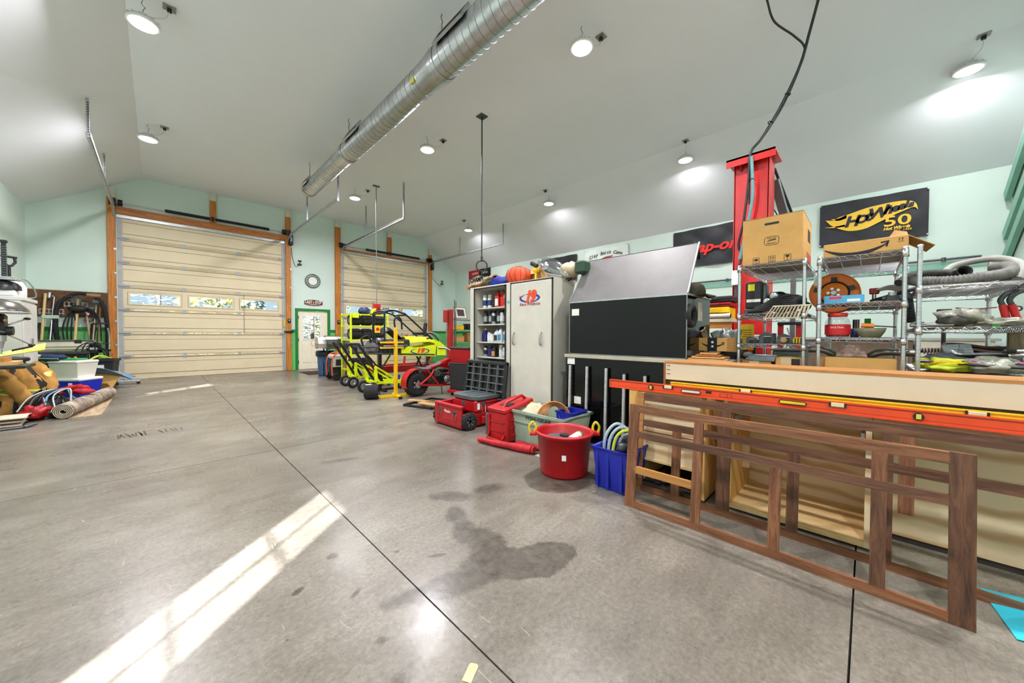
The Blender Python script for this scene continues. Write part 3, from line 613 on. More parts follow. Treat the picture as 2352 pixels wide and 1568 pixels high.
# on top of it
t = thing('pump_sprayer', 'white jug sprayer with black D-shaped pump handle on the cabinet', 'sprayer', (-1.66, 9.60, 1.746))
put('tank', MB().lathe([(0.15, 0), (0.165, 0.02), (0.165, 0.17), (0.13, 0.25), (0.06, 0.30), (0.05, 0.33), (0, 0.33)], n=22), m_white, t)
put('pump_rod', MB().cyl((0, 0, 0.32), (0, 0, 0.50), 0.018, 8), m_blackm, t)
put('handle_grip', MB().tube([(-0.045, -0.045, 0.64), (-0.05, -0.05, 0.57), (-0.02, -0.02, 0.51), (0.02, 0.02, 0.51), (0.05, 0.05, 0.57), (0.045, 0.045, 0.64)], 0.018, 6).tube([(-0.06, -0.06, 0.65), (0.06, 0.06, 0.65)], 0.02, 6), m_blackm, t)
put('hose', MB().tube(spline([(0.04, 0.0, 0.25), (0.12, 0.12, 0.32), (0.2, 0.16, 0.2), (0.22, 0.18, 0.04), (0.10, 0.1, 0.012)]), 0.010, 6), M('green_grey_hose', '#7b8c80', 0.5), t)
t = thing('black_dome_fan', 'black domed fan head with white base on the cabinet', 'fan', (-1.66, 9.28, 1.746))
put('base', MB().box(-0.13, 0.13, -0.13, 0.13, 0, 0.10, 0.02), m_white, t); put('dome', MB().lathe([(0.17, 0.10), (0.165, 0.16), (0.13, 0.21), (0.06, 0.24), (0, 0.245)], n=22), m_black, t)
put('top_tray', MB().box(-0.16, 0.14, -0.12, 0.12, 0.245, 0.275, 0.008).box(-0.14, 0.12, -0.10, 0.10, 0.275, 0.30, 0.006), m_galv, t)
t = thing('threaded_column', 'tall black toothed rod standing on the cabinet top', 'rod', (-1.68, 9.45, 1.746))
put('column', MB().box(-0.022, 0.022, -0.022, 0.022, 0, 0.84, 0.004), m_blackm, t); put('column_cap', MB().box(-0.035, 0.035, -0.03, 0.03, 0.84, 0.88, 0.006), m_blackm, t)
put('teeth', (lambda mb: [mb.box(-0.027, 0.027, -0.027, 0.027, 0.05+0.036*i, 0.065+0.036*i) for i in range(21)] and mb)(MB()), M('steel_dark'), t)
# drill press
t = thing('drill_press', 'grey bench drill press with pulley dome at the left edge', 'drill press', (-1.47, 8.08, 0))
put('bench_base', MB().box(-0.25, 0.2, -0.25, 0.35, 0, 0.06, 0.01), m_black, t); put('column', MB().cyl((-0.2, 0.1, 0.06), (-0.2, 0.1, 1.5), 0.04, 14), m_chrome, t)
put('pulley_cover', MB().lathe([(0.0, 0.19), (0.08, 0.185), (0.2, 0.14), (0.27, 0.06), (0.285, 0.03), (0.285, 0.0)], (-0.07, 0.12, 1.46), n=28), M('pulley_dome', '#7d7a72', 0.25, 0.7, var=0.35, scale=7), t)
put('cover_rim', MB().torus((-0.07, 0.12, 1.465), (0, 0, 1), 0.285, 0.012, 30, 6), m_galv, t)
h = put('head_casting', MB().box(-0.16, 0.02, 0.0, 0.22, 1.16, 1.45, 0.03).cyl((0.0, 0.1, 1.22), (0.08, 0.1, 1.22), 0.06, 16), M('casting_dark', '#2a2b2b', 0.5, 0.3, var=0.4, scale=20), t)
put('brass_badge', MB().ball((0.03, 0.02, 1.36), (0.02, 0.03, 0.03)), M('badge_brass', '#b48a56', 0.4, 0.5), h)
put('quill', MB().cyl((-0.02, 0.08, 1.16), (-0.02, 0.08, 1.08), 0.05, 16).cyl((-0.02, 0.08, 1.08), (-0.02, 0.08, 0.99), 0.035, 14, 0.02), m_chrome, t)
put('drill_bit', MB().cyl((-0.02, 0.08, 0.99), (-0.02, 0.08, 0.92), 0.012, 8).box(-0.05, 0.01, 0.07, 0.09, 0.905, 0.92), m_chrome, t)
for a, b in (((0.04, 0.1, 1.30), (0.17, 0.24, 1.39)), ((0.04, 0.1, 1.16), (0.2, 0.26, 1.02)), ((0.04, 0.08, 1.2), (-0.06, -0.12, 1.22))):
    f = put('feed_handle', MB().tube([a, b], 0.010, 6), m_chrome, t); put('knob', MB().ball(b, (0.035, 0.035, 0.02)), m_black, f)
put('work_table', MB().box(-0.30, 0.22, -0.22, 0.36, 0.72, 0.76, 0.01).box(-0.26, -0.14, 0.05, 0.15, 0.6, 0.72), M('casting_dark'), t)
solo('wood_offcut', MB().box(-0.18, 0.16, -0.2, 0.2, 0, 0.05, 0.003), wood('pale_pine', ('#d9b07a', '#cda066', '#b5854b'), 'Y'), 'pale pine board on the drill press table', 'board', (-1.50, 8.16, 0.762), 0.05)
solo('wood_offcut', MB().box(-0.14, 0.10, -0.15, 0.11, 0, 0.05, 0.003), wood('amber_pine', ('#c78a3f', '#b9782f', '#9a5f22'), 'Y'), 'amber wood block stacked on the pale board of the drill press', 'board', (-1.52, 8.12, 0.814), -0.04)
# wall board with tools
t = thing('tool_wall_board', 'brown speckled board fixed to the wall behind the tools', 'wall board', (-1.49, YF-0.03, 1.58))
put('board', MB().box(-0.60, 0.60, -0.012, 0.0, 0, 0.61), M('brown_hardboard', '#6b4a33', 0.85, var=0.35, scale=30, bump=0.3, bscale=90), t)
put('top_edge', MB().box(-0.60, 0.60, -0.016, 0.0, 0.61, 0.625), M('pale_edge', '#c5b79c', 0.7), t)
def pole(name, label, cat, a, b, r, mat, extra=()):
    t = thing(name, label, cat, (a[0], a[1], 0)); o = V(a[0], a[1], 0)
    put('shaft', MB().cyl(V(*a)-o, V(*b)-o, r, 8), mat, t)
    for nm, mb, mm in extra: put(nm, mb, mm, t)
    return t
W1 = wood('ash_handle', ('#e0c48e', '#d6b77c', '#b8955a'), 'Z'); W2 = wood('grey_handle', ('#b9a88c', '#a39278', '#7f7059'), 'Z')
pole('push_broom', 'pale wooden broom handle with a grey bracket, tallest leaning tool', 'broom', (-1.88, 12.75, 0.0), (-1.82, 13.30, 2.10), 0.024, W1, [('bracket', MB().box(0.02, 0.27, 0.36, 0.40, 1.52, 1.60, 0.008), M('bracket_mint', '#b7c7b8', 0.5)), ('metal_tip', MB().cyl((0.113, 0.52, 2.0), (0.12, 0.55, 2.12), 0.028, 8), m_galv), ('grip', MB().cyl((0.0, 0.02, 0.9), (0.015, 0.09, 1.28), 0.032, 8), m_blackm), ('broom_head', MB().box(-0.12, 0.12, -0.04, 0.04, 0, 0.08, 0.01), m_black)])
for i, x in enumerate((-1.93, -1.76)):
    pole('long_reach_tool', ('blue shafted tool with black grip, left one of a pair', 'blue shafted tool with black grip, right one of a pair')[i], 'tool', (x-0.05, 12.75, 0.0), (x+0.03, 13.25, 1.42), 0.02, M('blue_shaft', '#7c96d6', 0.35, 0.4), [('grip', MB().cyl((0.065, 0.42, 1.18), (0.082, 0.50, 1.42), 0.03, 8), m_blackm), ('foot', MB().box(-0.05, 0.05, -0.03, 0.03, 0.0, 0.06), m_black)])
pole('crook_pole', 'thin silver pole with bent top leaning on the brown board', 'pole', (-1.78, 12.8, 0.0), (-1.70, 13.28, 1.95), 0.016, m_chrome, [('bent_tip', MB().tube(spline([(0.08, 0.48, 1.95), (0.085, 0.49, 2.02), (0.05, 0.47, 2.05)]), 0.016, 8), m_chrome), ('banded_grip', MB().cyl((0.045, 0.27, 1.0), (0.06, 0.35, 1.34), 0.024, 8), m_blackm)])
pole('leaf_rake', 'upright wire leaf rake with a fan of tines', 'rake', (-1.16, 12.75, 0.0), (-1.05, 13.25, 2.02), 0.016, W2, [('tines', (lambda mb: [mb.tube([(-0.02, 0.40, 1.62), (-0.30+0.035*i, 0.43, 2.03), (-0.30+0.035*i, 0.36, 2.05)], 0.004, 4) for i in range(15)] and mb)(MB()), m_galv), ('tine_brace', MB().tube([(-0.2, 0.42, 1.80), (0.1, 0.42, 1.80)], 0.006, 5), m_galv)])
pole('axe_handle', 'thick pale axe handle with an orange foot behind the trough', 'tool', (-1.42, 12.9, 0.0), (-1.34, 13.22, 2.0), 0.026, W1, [('orange_foot', MB().cyl((0.0, 0.0, 0.86), (0.0, 0.0, 1.0), 0.04, 10), M('orange_plastic', '#e2641c', 0.45)), ('axe_head', MB().box(-0.03, 0.14, 0.30, 0.34, 1.9, 2.02, 0.008), M('steel_dark'))])
pole('garden_hoe', 'slim brown handled hoe leaning nearest the post', 'hoe', (-1.06, 12.85, 0.0), (-0.99, 13.2, 1.95), 0.013, wood('dark_handle', ('#8f6a44', '#7a5836', '#573c22'), 'Z'), [('hoe_blade', MB().box(-0.05, 0.08, 0.28, 0.36, 1.92, 1.99, 0.004), M('steel_dark'))])
pole('spade', 'pinkish wooden spade handle leaning across the green wainscot', 'spade', (-1.05, 12.8, 0.0), (-1.22, 13.25, 1.72), 0.018, wood('rose_handle', ('#c9a890', '#b8957d', '#94735c'), 'Z'), [('blade', MB().box(-0.10, 0.08, -0.02, 0.01, 0, 0.30, 0.006), M('steel_dark'))])
pole('red_dust_brush', 'short red handled round wire brush hanging upside down', 'brush', (-1.20, 13.28, 1.78), (-1.19, 13.28, 1.60), 0.028, m_redp, [('bristles', MB().ball((0.01, 0.0, 1.52), (0.075, 0.06, 0.06), 14, 8, 0.3, 2), M('bristle_grey', '#8d8d80', 0.9, var=0.4, scale=60))])
for i, (x, z) in enumerate(((-1.74, 1.62), (-1.38, 1.80))):
    t = thing('wire_wall_basket', ('white wire basket low on the brown board', 'white wire basket high on the brown board')[i], 'basket', (x, YF-0.045, z)); mb = MB()
    for k in range(6): mb.tube([(-0.17+0.068*k, 0, 0.12), (-0.17+0.068*k, 0, 0), (-0.17+0.068*k, -0.13, 0), (-0.17+0.068*k, -0.13, 0.12)], 0.0045, 4)
    put('wires', mb, m_white, t); put('rails', MB().tube([(-0.17, 0, 0.12), (-0.17, -0.13, 0.12), (0.17, -0.13, 0.12), (0.17, 0, 0.12)], 0.006, 4).tube([(-0.17, -0.13, 0.03), (0.17, -0.13, 0.03)], 0.005, 4), m_white, t)
t = thing('suction_hose', 'thick black hose looped in a tall arch on the wall', 'hose', (-1.28, 13.16, 0))
put('hose', MB().tube(spline([(-0.36, 0, 0.95), (-0.39, 0, 1.4), (-0.34, 0, 1.85), (-0.12, 0, 2.10), (0.10, 0, 2.12), (0.26, 0, 2.02), (0.36, 0, 1.75), (0.40, 0, 1.3), (0.40, 0.02, 0.8)], 10), 0.042, 10), m_rubber, t)
put('wand', MB().cyl((0.08, -0.03, 2.10), (0.30, -0.03, 2.09), 0.045, 10), M('wand_tan', '#8a6c46', 0.6, var=0.3), t); put('end_cuff', MB().cyl((-0.36, 0, 0.80), (-0.36, 0, 0.96), 0.055, 10), m_blackm, t)
t = thing('coiled_cable', 'thin black cables looped inside the hose arch', 'cable', (-1.28, 13.10, 0))
for i in range(4): put('loop', MB().tube(spline([(-0.26+0.05*i, 0.01*i, 0.95), (-0.27+0.06*i, 0.01*i, 1.4), (-0.10, 0.01*i, 1.78), (0.14, 0.01*i, 1.76-0.03*i), (0.28-0.03*i, 0.01*i, 1.5), (0.30-0.06*i, 0.01*i, 1.0)], 8), 0.014, 6), m_rubber, t)
put('knot', MB().ball((-0.05, 0, 1.76), (0.14, 0.06, 0.09), 12, 8, 0.5, 4), m_blackm, t)
t = thing('hand_truck', 'black hand truck with silver looped handle beside the post', 'hand truck', (-0.97, 12.72, 0))
for s in (-1, 1): put('rail', MB().tube(spline([(s*0.14, 0, 0.1), (s*0.14, 0.02, 0.7), (s*0.14, 0.04, 1.15), (s*0.12, 0.0, 1.33)]), 0.018, 8), m_black if s < 0 else m_chrome, t)
put('loop_handle', MB().tube(spline([(-0.12, 0.0, 1.33), (-0.10, -0.10, 1.40), (0.10, -0.10, 1.42), (0.12, 0.0, 1.33)]), 0.02, 8), m_blackm, t)
for z in (0.35, 0.65, 0.95): put('cross_bar', MB().tube([(-0.14, 0.02, z), (0.14, 0.02, z)], 0.012, 6), m_black, t)
put('toe_plate', MB().box(-0.2, 0.2, -0.22, 0.0, 0.0, 0.012), m_black, t)
for s in (-1, 1): put('wheel', MB().torus((s*0.18, 0.12, 0.125), (1, 0, 0), 0.085, 0.04, 20, 8), m_rubber, t)
t = thing('beige_trough', 'long beige ribbed trough laid across the back of the corner', 'trough', (-1.50, 12.55, 0.80))
put('trough_body', MB().prism([(-0.14, 0), (0.14, 0), (0.16, 0.10), (0.16, 0.24), (-0.16, 0.24), (-0.16, 0.10)], 'X', -0.55, 0.46), M('beige_enamel', '#d9d3bd', 0.45, var=0.06), t)
put('rib', MB().box(-0.56, 0.47, -0.168, -0.16, 0.04, 0.06).box(-0.56, 0.47, -0.172, -0.16, 0.10, 0.125), M('beige_enamel'), t); put('rim', MB().box(-0.57, 0.48, -0.175, -0.155, 0.215, 0.24), M('steel_dark'), t)
for x in (-0.4, 0.3): put('trestle', MB().box(x-0.03, x+0.03, -0.1, 0.1, -0.80, 0), m_black, t)
t = thing('black_chest', 'low black chest with big yellow lettering, half hidden', 'chest', (-1.50, 11.85, 0))
put('shell', MB().box(-0.46, 0.42, -0.20, 0.20, 0, 0.78, 0.03), m_black, t); put('lid', MB().box(-0.48, 0.44, -0.22, 0.22, 0.74, 0.80, 0.015), m_blackm, t)
text_mesh('lettering', 'HONDA', 0.16, m_yellow, t, FACE_MY((0.02, -0.206, 0.64)), fit=0.62, bold=0.006)
t = thing('tangled_engine_cables', 'tangle of black motor parts and cables on the trough end', 'cables', (-1.02, 12.15, 0))
put('motor', MB().cyl((-0.1, 0, 0.84), (0.12, 0, 0.84), 0.085, 14).box(-0.06, 0.08, -0.1, 0.1, 0.74, 0.84, 0.02).ball((0.02, 0, 0.93), (0.10, 0.08, 0.05), 12, 8, 0.4, 5), m_black, t); put('metal_head', MB().box(-0.06, 0.06, -0.12, -0.05, 0.82, 0.88, 0.01).box(-0.1, -0.04, -0.1, 0.05, 0.86, 0.90, 0.008), m_galv, t)
put('stand', MB().cyl((0.02, 0.0, 0.0), (0.02, 0, 0.76), 0.05, 10).box(-0.15, 0.2, -0.15, 0.15, 0, 0.04), m_black, t)
for i in range(4): put('cable', MB().tube(spline([(-0.3+0.1*i, -0.1, 0.62), (-0.2+0.08*i, -0.12, 0.9+0.03*i), (0.0, -0.1, 1.0-0.05*i), (0.12+0.04*i, -0.08, 0.82), (0.22, -0.05, 0.55+0.08*i)]), 0.012, 6), m_rubber, t)
put('switch_box', MB().box(-0.26, -0.16, -0.14, -0.06, 0.97, 1.05, 0.01), m_blackm, t)
# coolers
def cooler(loc, rz, w, d, h, bm, lm, label, taper=0.03, handle=True, knob=None):
    t = thing('picnic_cooler', label, 'cooler', loc, rz); k = taper
    vs = [(-w+k, -d+k, 0), (w-k, -d+k, 0), (w-k, d-k, 0), (-w+k, d-k, 0), (-w, -d, h), (w, -d, h), (w, d, h), (-w, d, h)]
    mb = MB().add(vs, [[3, 2, 1, 0], [4, 5, 6, 7], [0, 1, 5, 4], [1, 2, 6, 5], [2, 3, 7, 6], [3, 0, 4, 7]]); put('tub', mb, bm, t)
    put('lid', MB().box(-w-0.015, w+0.015, -d-0.015, d+0.015, h, h+0.055, 0.018), lm, t)
    if handle:
        put('handle', MB().tube([(-0.12, -d-0.012, h-0.05), (-0.12, -d-0.03, h-0.16), (0.12, -d-0.03, h-0.16), (0.12, -d-0.012, h-0.05)], 0.013, 6).box(-0.15, -0.09, -d-0.02, -d, h-0.08, h-0.03, 0.005).box(0.09, 0.15, -d-0.02, -d, h-0.08, h-0.03, 0.005), m_white, t)
    if knob: put('green_lid', MB().box(-0.17, 0.15, -d*0.6, d*0.6, h+0.055, h+0.09, 0.015), knob, t)
    return t
cooler((-1.12, 10.62, 0), radians(-40), 0.27, 0.20, 0.30, M('cooler_blue', '#1226b8', 0.35, var=0.12, scale=10), m_white, 'blue cooler with white lid and handle under the white one')
cooler((-1.14, 10.62, 0.357), radians(-40), 0.245, 0.18, 0.27, M('cooler_white', '#e2dfd3', 0.45, var=0.03), M('cooler_white'), 'off-white cooler with green top stacked on the blue cooler', 0.035, False, M('lid_green', '#2f9a52', 0.45))
# black bin with cord
t = thing('waste_bin', 'square black waste bin beside the big garage door', 'bin', (-0.86, 11.98, 0), radians(-12))
w = 0.19; put('bin_body', MB().add([(-w+0.04, -w+0.04, 0), (w-0.04, -w+0.04, 0), (w-0.04, w-0.04, 0), (-w+0.04, w-0.04, 0), (-w, -w, 0.62), (w, -w, 0.62), (w, w, 0.62), (-w, w, 0.62), (-w+0.02, -w+0.02, 0.62), (w-0.02, -w+0.02, 0.62), (w-0.02, w-0.02, 0.62), (-w+0.02, w-0.02, 0.62), (-w+0.05, -w+0.05, 0.1), (w-0.05, -w+0.05, 0.1), (w-0.05, w-0.05, 0.1), (-w+0.05, w-0.05, 0.1)],
    [[3, 2, 1, 0], [0, 1, 5, 4], [1, 2, 6, 5], [2, 3, 7, 6], [3, 0, 4, 7], [4, 5, 9, 8], [5, 6, 10, 9], [6, 7, 11, 10], [7, 4, 8, 11], [8, 9, 13, 12], [9, 10, 14, 13], [10, 11, 15, 14], [11, 8, 12, 15], [12, 13, 14, 15]]), m_blackm, t)
put('rim', MB().box(-w-0.02, w+0.02, -w-0.02, -w, 0.57, 0.625, 0.008).box(-w-0.02, w+0.02, w, w+0.02, 0.57, 0.625, 0.008).box(-w-0.02, -w, -w, w, 0.57, 0.625, 0.008).box(w, w+0.02, -w, w, 0.57, 0.625, 0.008), m_blackm, t)
put('white_label', MB().box(-0.06, 0.05, -w-0.004, -w+0.02, 0.38, 0.50), m_label, t)
t = thing('yellow_cord_bundle', 'yellow green cord drooping over the black waste bin', 'cord', (-0.86, 11.98, 0))
for i in range(2): put('loop', MB().tube(spline([(-0.24, -0.22, 0.42), (-0.2, -0.2, 0.60), (-0.08+0.05*i, -0.1, 0.70), (0.02+0.06*i, -0.18, 0.655), (0.06+0.05*i, 0.02, 0.64)]), 0.014, 6), M('cord_lime', '#c4d23a', 0.45), t)
t = thing('cardboard_sheet', 'flattened cardboard carton leaning on the black waste bin', 'carton', (-0.84, 11.52, 0), radians(-25))
put('sheet', MB().plate([(-0.26, -0.05, 0.01), (0.2, -0.12, 0.015), (0.26, 0.10, 0.34), (-0.2, 0.14, 0.36)], 0.012), m_card, t); put('flap', MB().plate([(-0.26, -0.05, 0.02), (0.2, -0.12, 0.02), (0.15, -0.16, 0.14), (-0.2, -0.1, 0.15)], 0.008), m_cardd, t)
t = thing('blue_tarp', 'blue tarp flap lying over the cardboard by the bin', 'tarp', (-0.85, 11.60, 0))
put('folded_sheet', MB().sheet(lambda u, v: (-0.3+0.72*u+0.05*v, -0.12+0.3*v-0.14*u, 0.44-0.20*u*u+0.05*sin(v*5+u*4)-0.05*v), 10, 6, 0.006), M('tarp_blue', '#6f93b3', 0.5, var=0.2), t)
t = thing('floor_roller_dolly', 'low grey roller dolly at the foot of the big garage door', 'dolly', (-0.52, 12.25, 0), radians(5))
put('frame', MB().box(-0.2, 0.2, -0.1, 0.1, 0.05, 0.10, 0.008).box(-0.06, 0.18, -0.06, 0.06, 0.10, 0.14, 0.006), m_galv, t)
for x in (-0.17, 0.17):
    for y in (-0.08, 0.08): put('caster', MB().torus((x, y, 0.03), (0, 1, 0), 0.018, 0.012, 14, 6), m_rubber, t)
# turnout coat, bags, rugs
cm = M('turnout_tan', '#b5853f', 0.85, var=0.2, scale=8, bump=0.4, bscale=12); lime = M('reflective_lime', '#e3ef3a', 0.4, var=0.1); silver = M('reflective_silver', '#a9adb0', 0.3, 0.5)
t = thing('turnout_coat', 'tan firefighter coat slumped upright with lime reflective stripe', 'coat', (-1.57, 8.88, 0))
def coat(u, v):
    a = 2*pi*u; z = 0.9*v; r = (0.31+0.05*sin(3*a+4*v)+0.03*sin(7*a-6*v))*max(0.25, 1-v**3*0.75)
    return (cos(a)*r*1.05, sin(a)*r*1.25, 0.02+z*0.88)
put('shell', MB().sheet(coat, 40, 16), cm, t)
def band(z0, z1, off, a0, a1, til=0.0):
    def f(u, v):
        a = 2*pi*(a0+(a1-a0)*u); zz = z0+(z1-z0)*v+til*u; p = coat(a0+(a1-a0)*u, min(0.89, max(0, zz/0.79))); return (p[0]*(1+off), p[1]*(1+off), zz)
    return MB().sheet(f, 20, 2)
put('lime_stripe', band(0.36, 0.45, 0.05, 0.62, 1.08, -0.14), lime, t); put('silver_stripe', band(0.39, 0.42, 0.07, 0.62, 1.08, -0.14), silver, t)
for a in (0.70, 0.80, 0.93): put('black_strap', band(0.05, 0.76, 0.05, a, a+0.035, 0.02), m_blackm, t)
for s, pts in ((-1, [(-0.12, -0.28, 0.68), (0.06, -0.42, 0.52), (0.20, -0.46, 0.30), (0.26, -0.44, 0.12)]), (1, [(0.18, 0.10, 0.70), (0.34, 0.06, 0.52), (0.38, -0.06, 0.30), (0.36, -0.10, 0.14)])):
    sl_ = put('sleeve', MB().tube(spline(pts, 5), [0.10-0.0025*i+0.008*(i % 3) for i in range(16)], 12), cm, t); put('lime_cuff', MB().lathe([(0.078, -0.03), (0.082, 0.03)], V(*pts[-1])*0.75+V(*pts[-2])*0.25, V(*pts[-1])-V(*pts[-2]), 14, caps=False), lime, sl_)
put('collar', MB().torus((0, 0, 0.80), (0, 0, 1), 0.17, 0.035, 22, 8), m_blackm, t)
t = thing('lime_visor', 'bright yellow green visor piece lying across the tan coat', 'visor', (-1.50, 8.80, 0.84))
put('strip', MB().sheet(lambda u, v: (-0.16+0.44*u, -0.3+0.3*u+0.06*v, 0.02+0.15*u-0.02*u*u+0.10*(v-0.5)*(0.35+0.65*u)), 10, 4, 0.02), lime, t)
put('vent_slot', MB().sheet(lambda u, v: (0.02+0.17*u, -0.20+0.115*u-0.01, 0.10+0.055*u+0.03*(v-0.5)), 4, 2, 0.004), m_blackm, t)
t = thing('gear_pile', 'heap of black straps and clothing behind the tan coat', 'clothing', (-1.83, 8.46, 0))
for i in range(5): put('fold', MB().ball((0.1*cos(i*2), 0.16*sin(i*2.2), 0.2+0.12*i), (0.18, 0.2, 0.1), 14, 8, 0.5, i), (m_blackm, cm, m_blackm, M('cloth_grey', '#5b6066', 0.9, var=0.3), m_blackm)[i], t)
t = thing('blue_recycling_bin', 'bright blue plastic bin between the coat and the coolers', 'bin', (-1.52, 10.95, 0), radians(-35))
put('bin_body', MB().lathe([(0.13, 0), (0.15, 0.02), (0.17, 0.5), (0.18, 0.52), (0.165, 0.52), (0.14, 0.06), (0, 0.05)], n=4, smooth=False), M('bin_blue', '#1c6fe0', 0.4, var=0.1), t); put('yellow_tag', MB().box(0.05, 0.09, -0.15, -0.14, 0.34, 0.5), m_yellow, t)
t = thing('folded_chairs', 'bundle of folded dark blue camp chairs on the blue bin', 'camp chair', (-1.50, 10.75, 0.52), radians(-35))
for i in range(6): put('tube_frame', MB().tube([(-0.32+0.02*i, -0.03*i+0.08, 0.03+0.035*i), (0.30, -0.03*i+0.05, 0.05+0.03*i)], 0.014, 6), m_galv if i % 2 else M('navy_cloth', '#25355c', 0.8), t)
put('fabric', MB().ball((0, 0.05, 0.22), (0.3, 0.12, 0.06), 16, 8, 0.4, 3), M('navy_cloth'), t)
put('loose_paper', MB().ball((-0.1, -0.06, 0.24), (0.12, 0.08, 0.05), 10, 6, 0.6, 8), M('paper_mixed', '#c9ccc0', 0.8, var=0.3, scale=40), t)
t = thing('garment_bag', 'slumped black garment bag in front of the blue cooler', 'bag', (-1.17, 8.42, 0))
def bag(u, v):
    a = 2*pi*u; r = sin(pi*min(1, v*0.52+0.02))
    return (0.27*cos(a)*(1-v*v*0.9)*(1+0.12*sin(3*a)), 0.42*sin(a)*(1-v*v*0.9)*(1+0.1*cos(5*a)), 0.34*v*(1+0.15*sin(4*a+2)))
put('bag_body', MB().sheet(bag, 40, 10), M('black_nylon', '#141517', 0.32, var=0.4, scale=9, bump=0.9, bscale=9), t)
for i in range(5): put('strap', MB().tube(spline([(-0.2+0.08*i, -0.3, 0.12), (-0.1+0.05*i, -0.2, 0.30), (0.1+0.03*i, 0.0, 0.36), (0.26, 0.12-0.1*i, 0.20)]), 0.012, 5), (m_galv, M('cloth_grey'), m_blackm, M('tarp_blue'), m_galv)[i], t)
t = thing('red_hood', 'curled red padded hood lying on the rug roll', 'hood', (-1.02, 8.75, 0.215))
put('padded_ring', MB().tube([(0.20*cos(a), 0.28*sin(a), 0.05+0.05*sin(a*1.5)) for a in [pi*0.1+k*pi*1.2/16 for k in range(17)]], [0.045+0.012*(k % 2) for k in range(17)], 10), M('red_cloth', '#b3121e', 0.7, var=0.3, scale=18), t)
put('tail', MB().ball((0.16, 0.10, 0.05), (0.12, 0.14, 0.05), 12, 8, 0.4, 6), M('red_cloth'), t)
t = cloth('red_pouch', 'crumpled shiny red pouch on the floor before the rug', 'pouch', (-1.20, 8.02, 0), (0.13, 0.13, 0.10), M('red_vinyl', '#a80f17', 0.3, var=0.3, scale=10), 5, 0.6)
put('drawn_neck', MB().ball((-0.13, -0.02, 0.06), (0.06, 0.05, 0.04), 10, 6, 0.5, 2), M('red_vinyl'), t)
rm = M('rug_pattern', '#c6b7a2', 0.95, var=0.0, col2='#4f3a2e', scale=7, bump=0.5, bscale=120); rb = M('rug_back', '#cdbfa8', 0.95, var=0.15, scale=40)
t = thing('rolled_rug', 'rolled beige patterned rug lying on the floor', 'rug', (-0.95, 7.85, 0.105), radians(-8.5))
sp = []
for k in range(82):
    a = k*2*pi/18; r = 0.028+0.0175*k/18; sp.append((cos(a)*r, sin(a)*r))
n = len(sp); L = 2.0; vs = []; th = 0.0085
for y in (0.0, L):
    for x, z in sp: vs.append((x, y, z))
    for x, z in sp: q = math.hypot(x, z); vs.append((x*(1-th/q), y, z*(1-th/q)))
fs = [[i, i+1, 2*n+i+1, 2*n+i] for i in range(n-1)]+[[n+i+1, n+i, 3*n+i, 3*n+i+1] for i in range(n-1)]
mb = MB(); mb.add(vs, fs, True); put('roll', mb, rm, t)
put('spiral_edge', MB().add(vs[:2*n], [[i+1, i, n+i, n+i+1] for i in range(n-1)]).add(vs[2*n:], [[i, i+1, n+i+1, n+i] for i in range(n-1)]), rb, t)
solo('flat_rug', MB().box(-0.30, 0.0, 0.1, 2.1, 0, 0.008), M('rug_flat', '#b29a7b', 0.95, var=0.25, scale=18, stretch=(1, 0.15, 1), bump=0.4, bscale=100), 'flat tan striped rug under the rolled rug', 'rug', (-0.60, 7.75, 0.001), 0.0)
t = thing('folded_carpet', 'folded grey beige carpet at the left edge of the floor', 'carpet', (-1.55, 7.72, 0))
for i in range(3): put('layer', MB().sheet(lambda u, v, i=i: (-0.45+0.75*u+0.02*i, -0.12+0.34*v, 0.02+0.045*i+0.035*sin(pi*v)*(1-u*0.3)), 8, 8, 0.012), rb if i != 1 else rm, t)
solo('tripod_bars', MB().tube([(-0.5, -0.1, 0.015), (0.35, 0.05, 0.015)], 0.012, 6).tube([(-0.5, -0.16, 0.015), (0.30, 0.02, 0.015)], 0.012, 6).tube([(0.3, 0.0, 0.015), (0.38, 0.09, 0.03)], 0.016, 6), M('steel_dark'), 'thin dark metal bars on the floor by the carpet', 'bars', (-1.5, 7.42, 0))
t = thing('white_swivel_stand', 'small white double headed swivel stand beside the chest', 'stand', (-1.62, 10.1, 0))
put('post', MB().cyl((0, 0, 0), (0, 0, 0.98), 0.016, 8), m_white, t); put('upper_head', MB().ball((0, 0, 1.0), (0.05, 0.05, 0.03)), m_white, t); put('lower_head', MB().ball((0.0, 0, 0.84), (0.07, 0.06, 0.04), 12, 8, 0.4, 3), M('pale_blue_plastic', '#b9cbe6', 0.4), t); put('foot', MB().cyl((0, 0, 0), (0, 0, 0.02), 0.12, 16), m_white, t)
# ---------------------------------------------------------------- kart corner
def tyre(t, c, ax, r, w, rim=0.55, rimmat=None):
    """slick tyre and rim under thing t; c centre, ax axis"""
    h = w/2; p = [(r*rim, -h*0.92), (r*0.86, -h), (r*0.97, -h*0.86), (r, -h*0.55), (r, h*0.55), (r*0.97, h*0.86), (r*0.86, h), (r*rim, h*0.92)]
    put('tread', MB().lathe(p, c, ax, 26, caps=False), m_rubber, t)
    put('rim', MB().lathe([(r*rim, -h*0.92), (r*rim*0.94, -h*0.7), (r*rim*0.9, 0.0), (r*rim*0.94, h*0.7), (r*rim, h*0.92)], c, ax, 22, caps=False).lathe([(r*rim*0.9, -0.012), (r*0.12, -0.025), (r*0.12, 0.025), (r*rim*0.9, 0.012)], c, ax, 22), rimmat or m_galv, t)
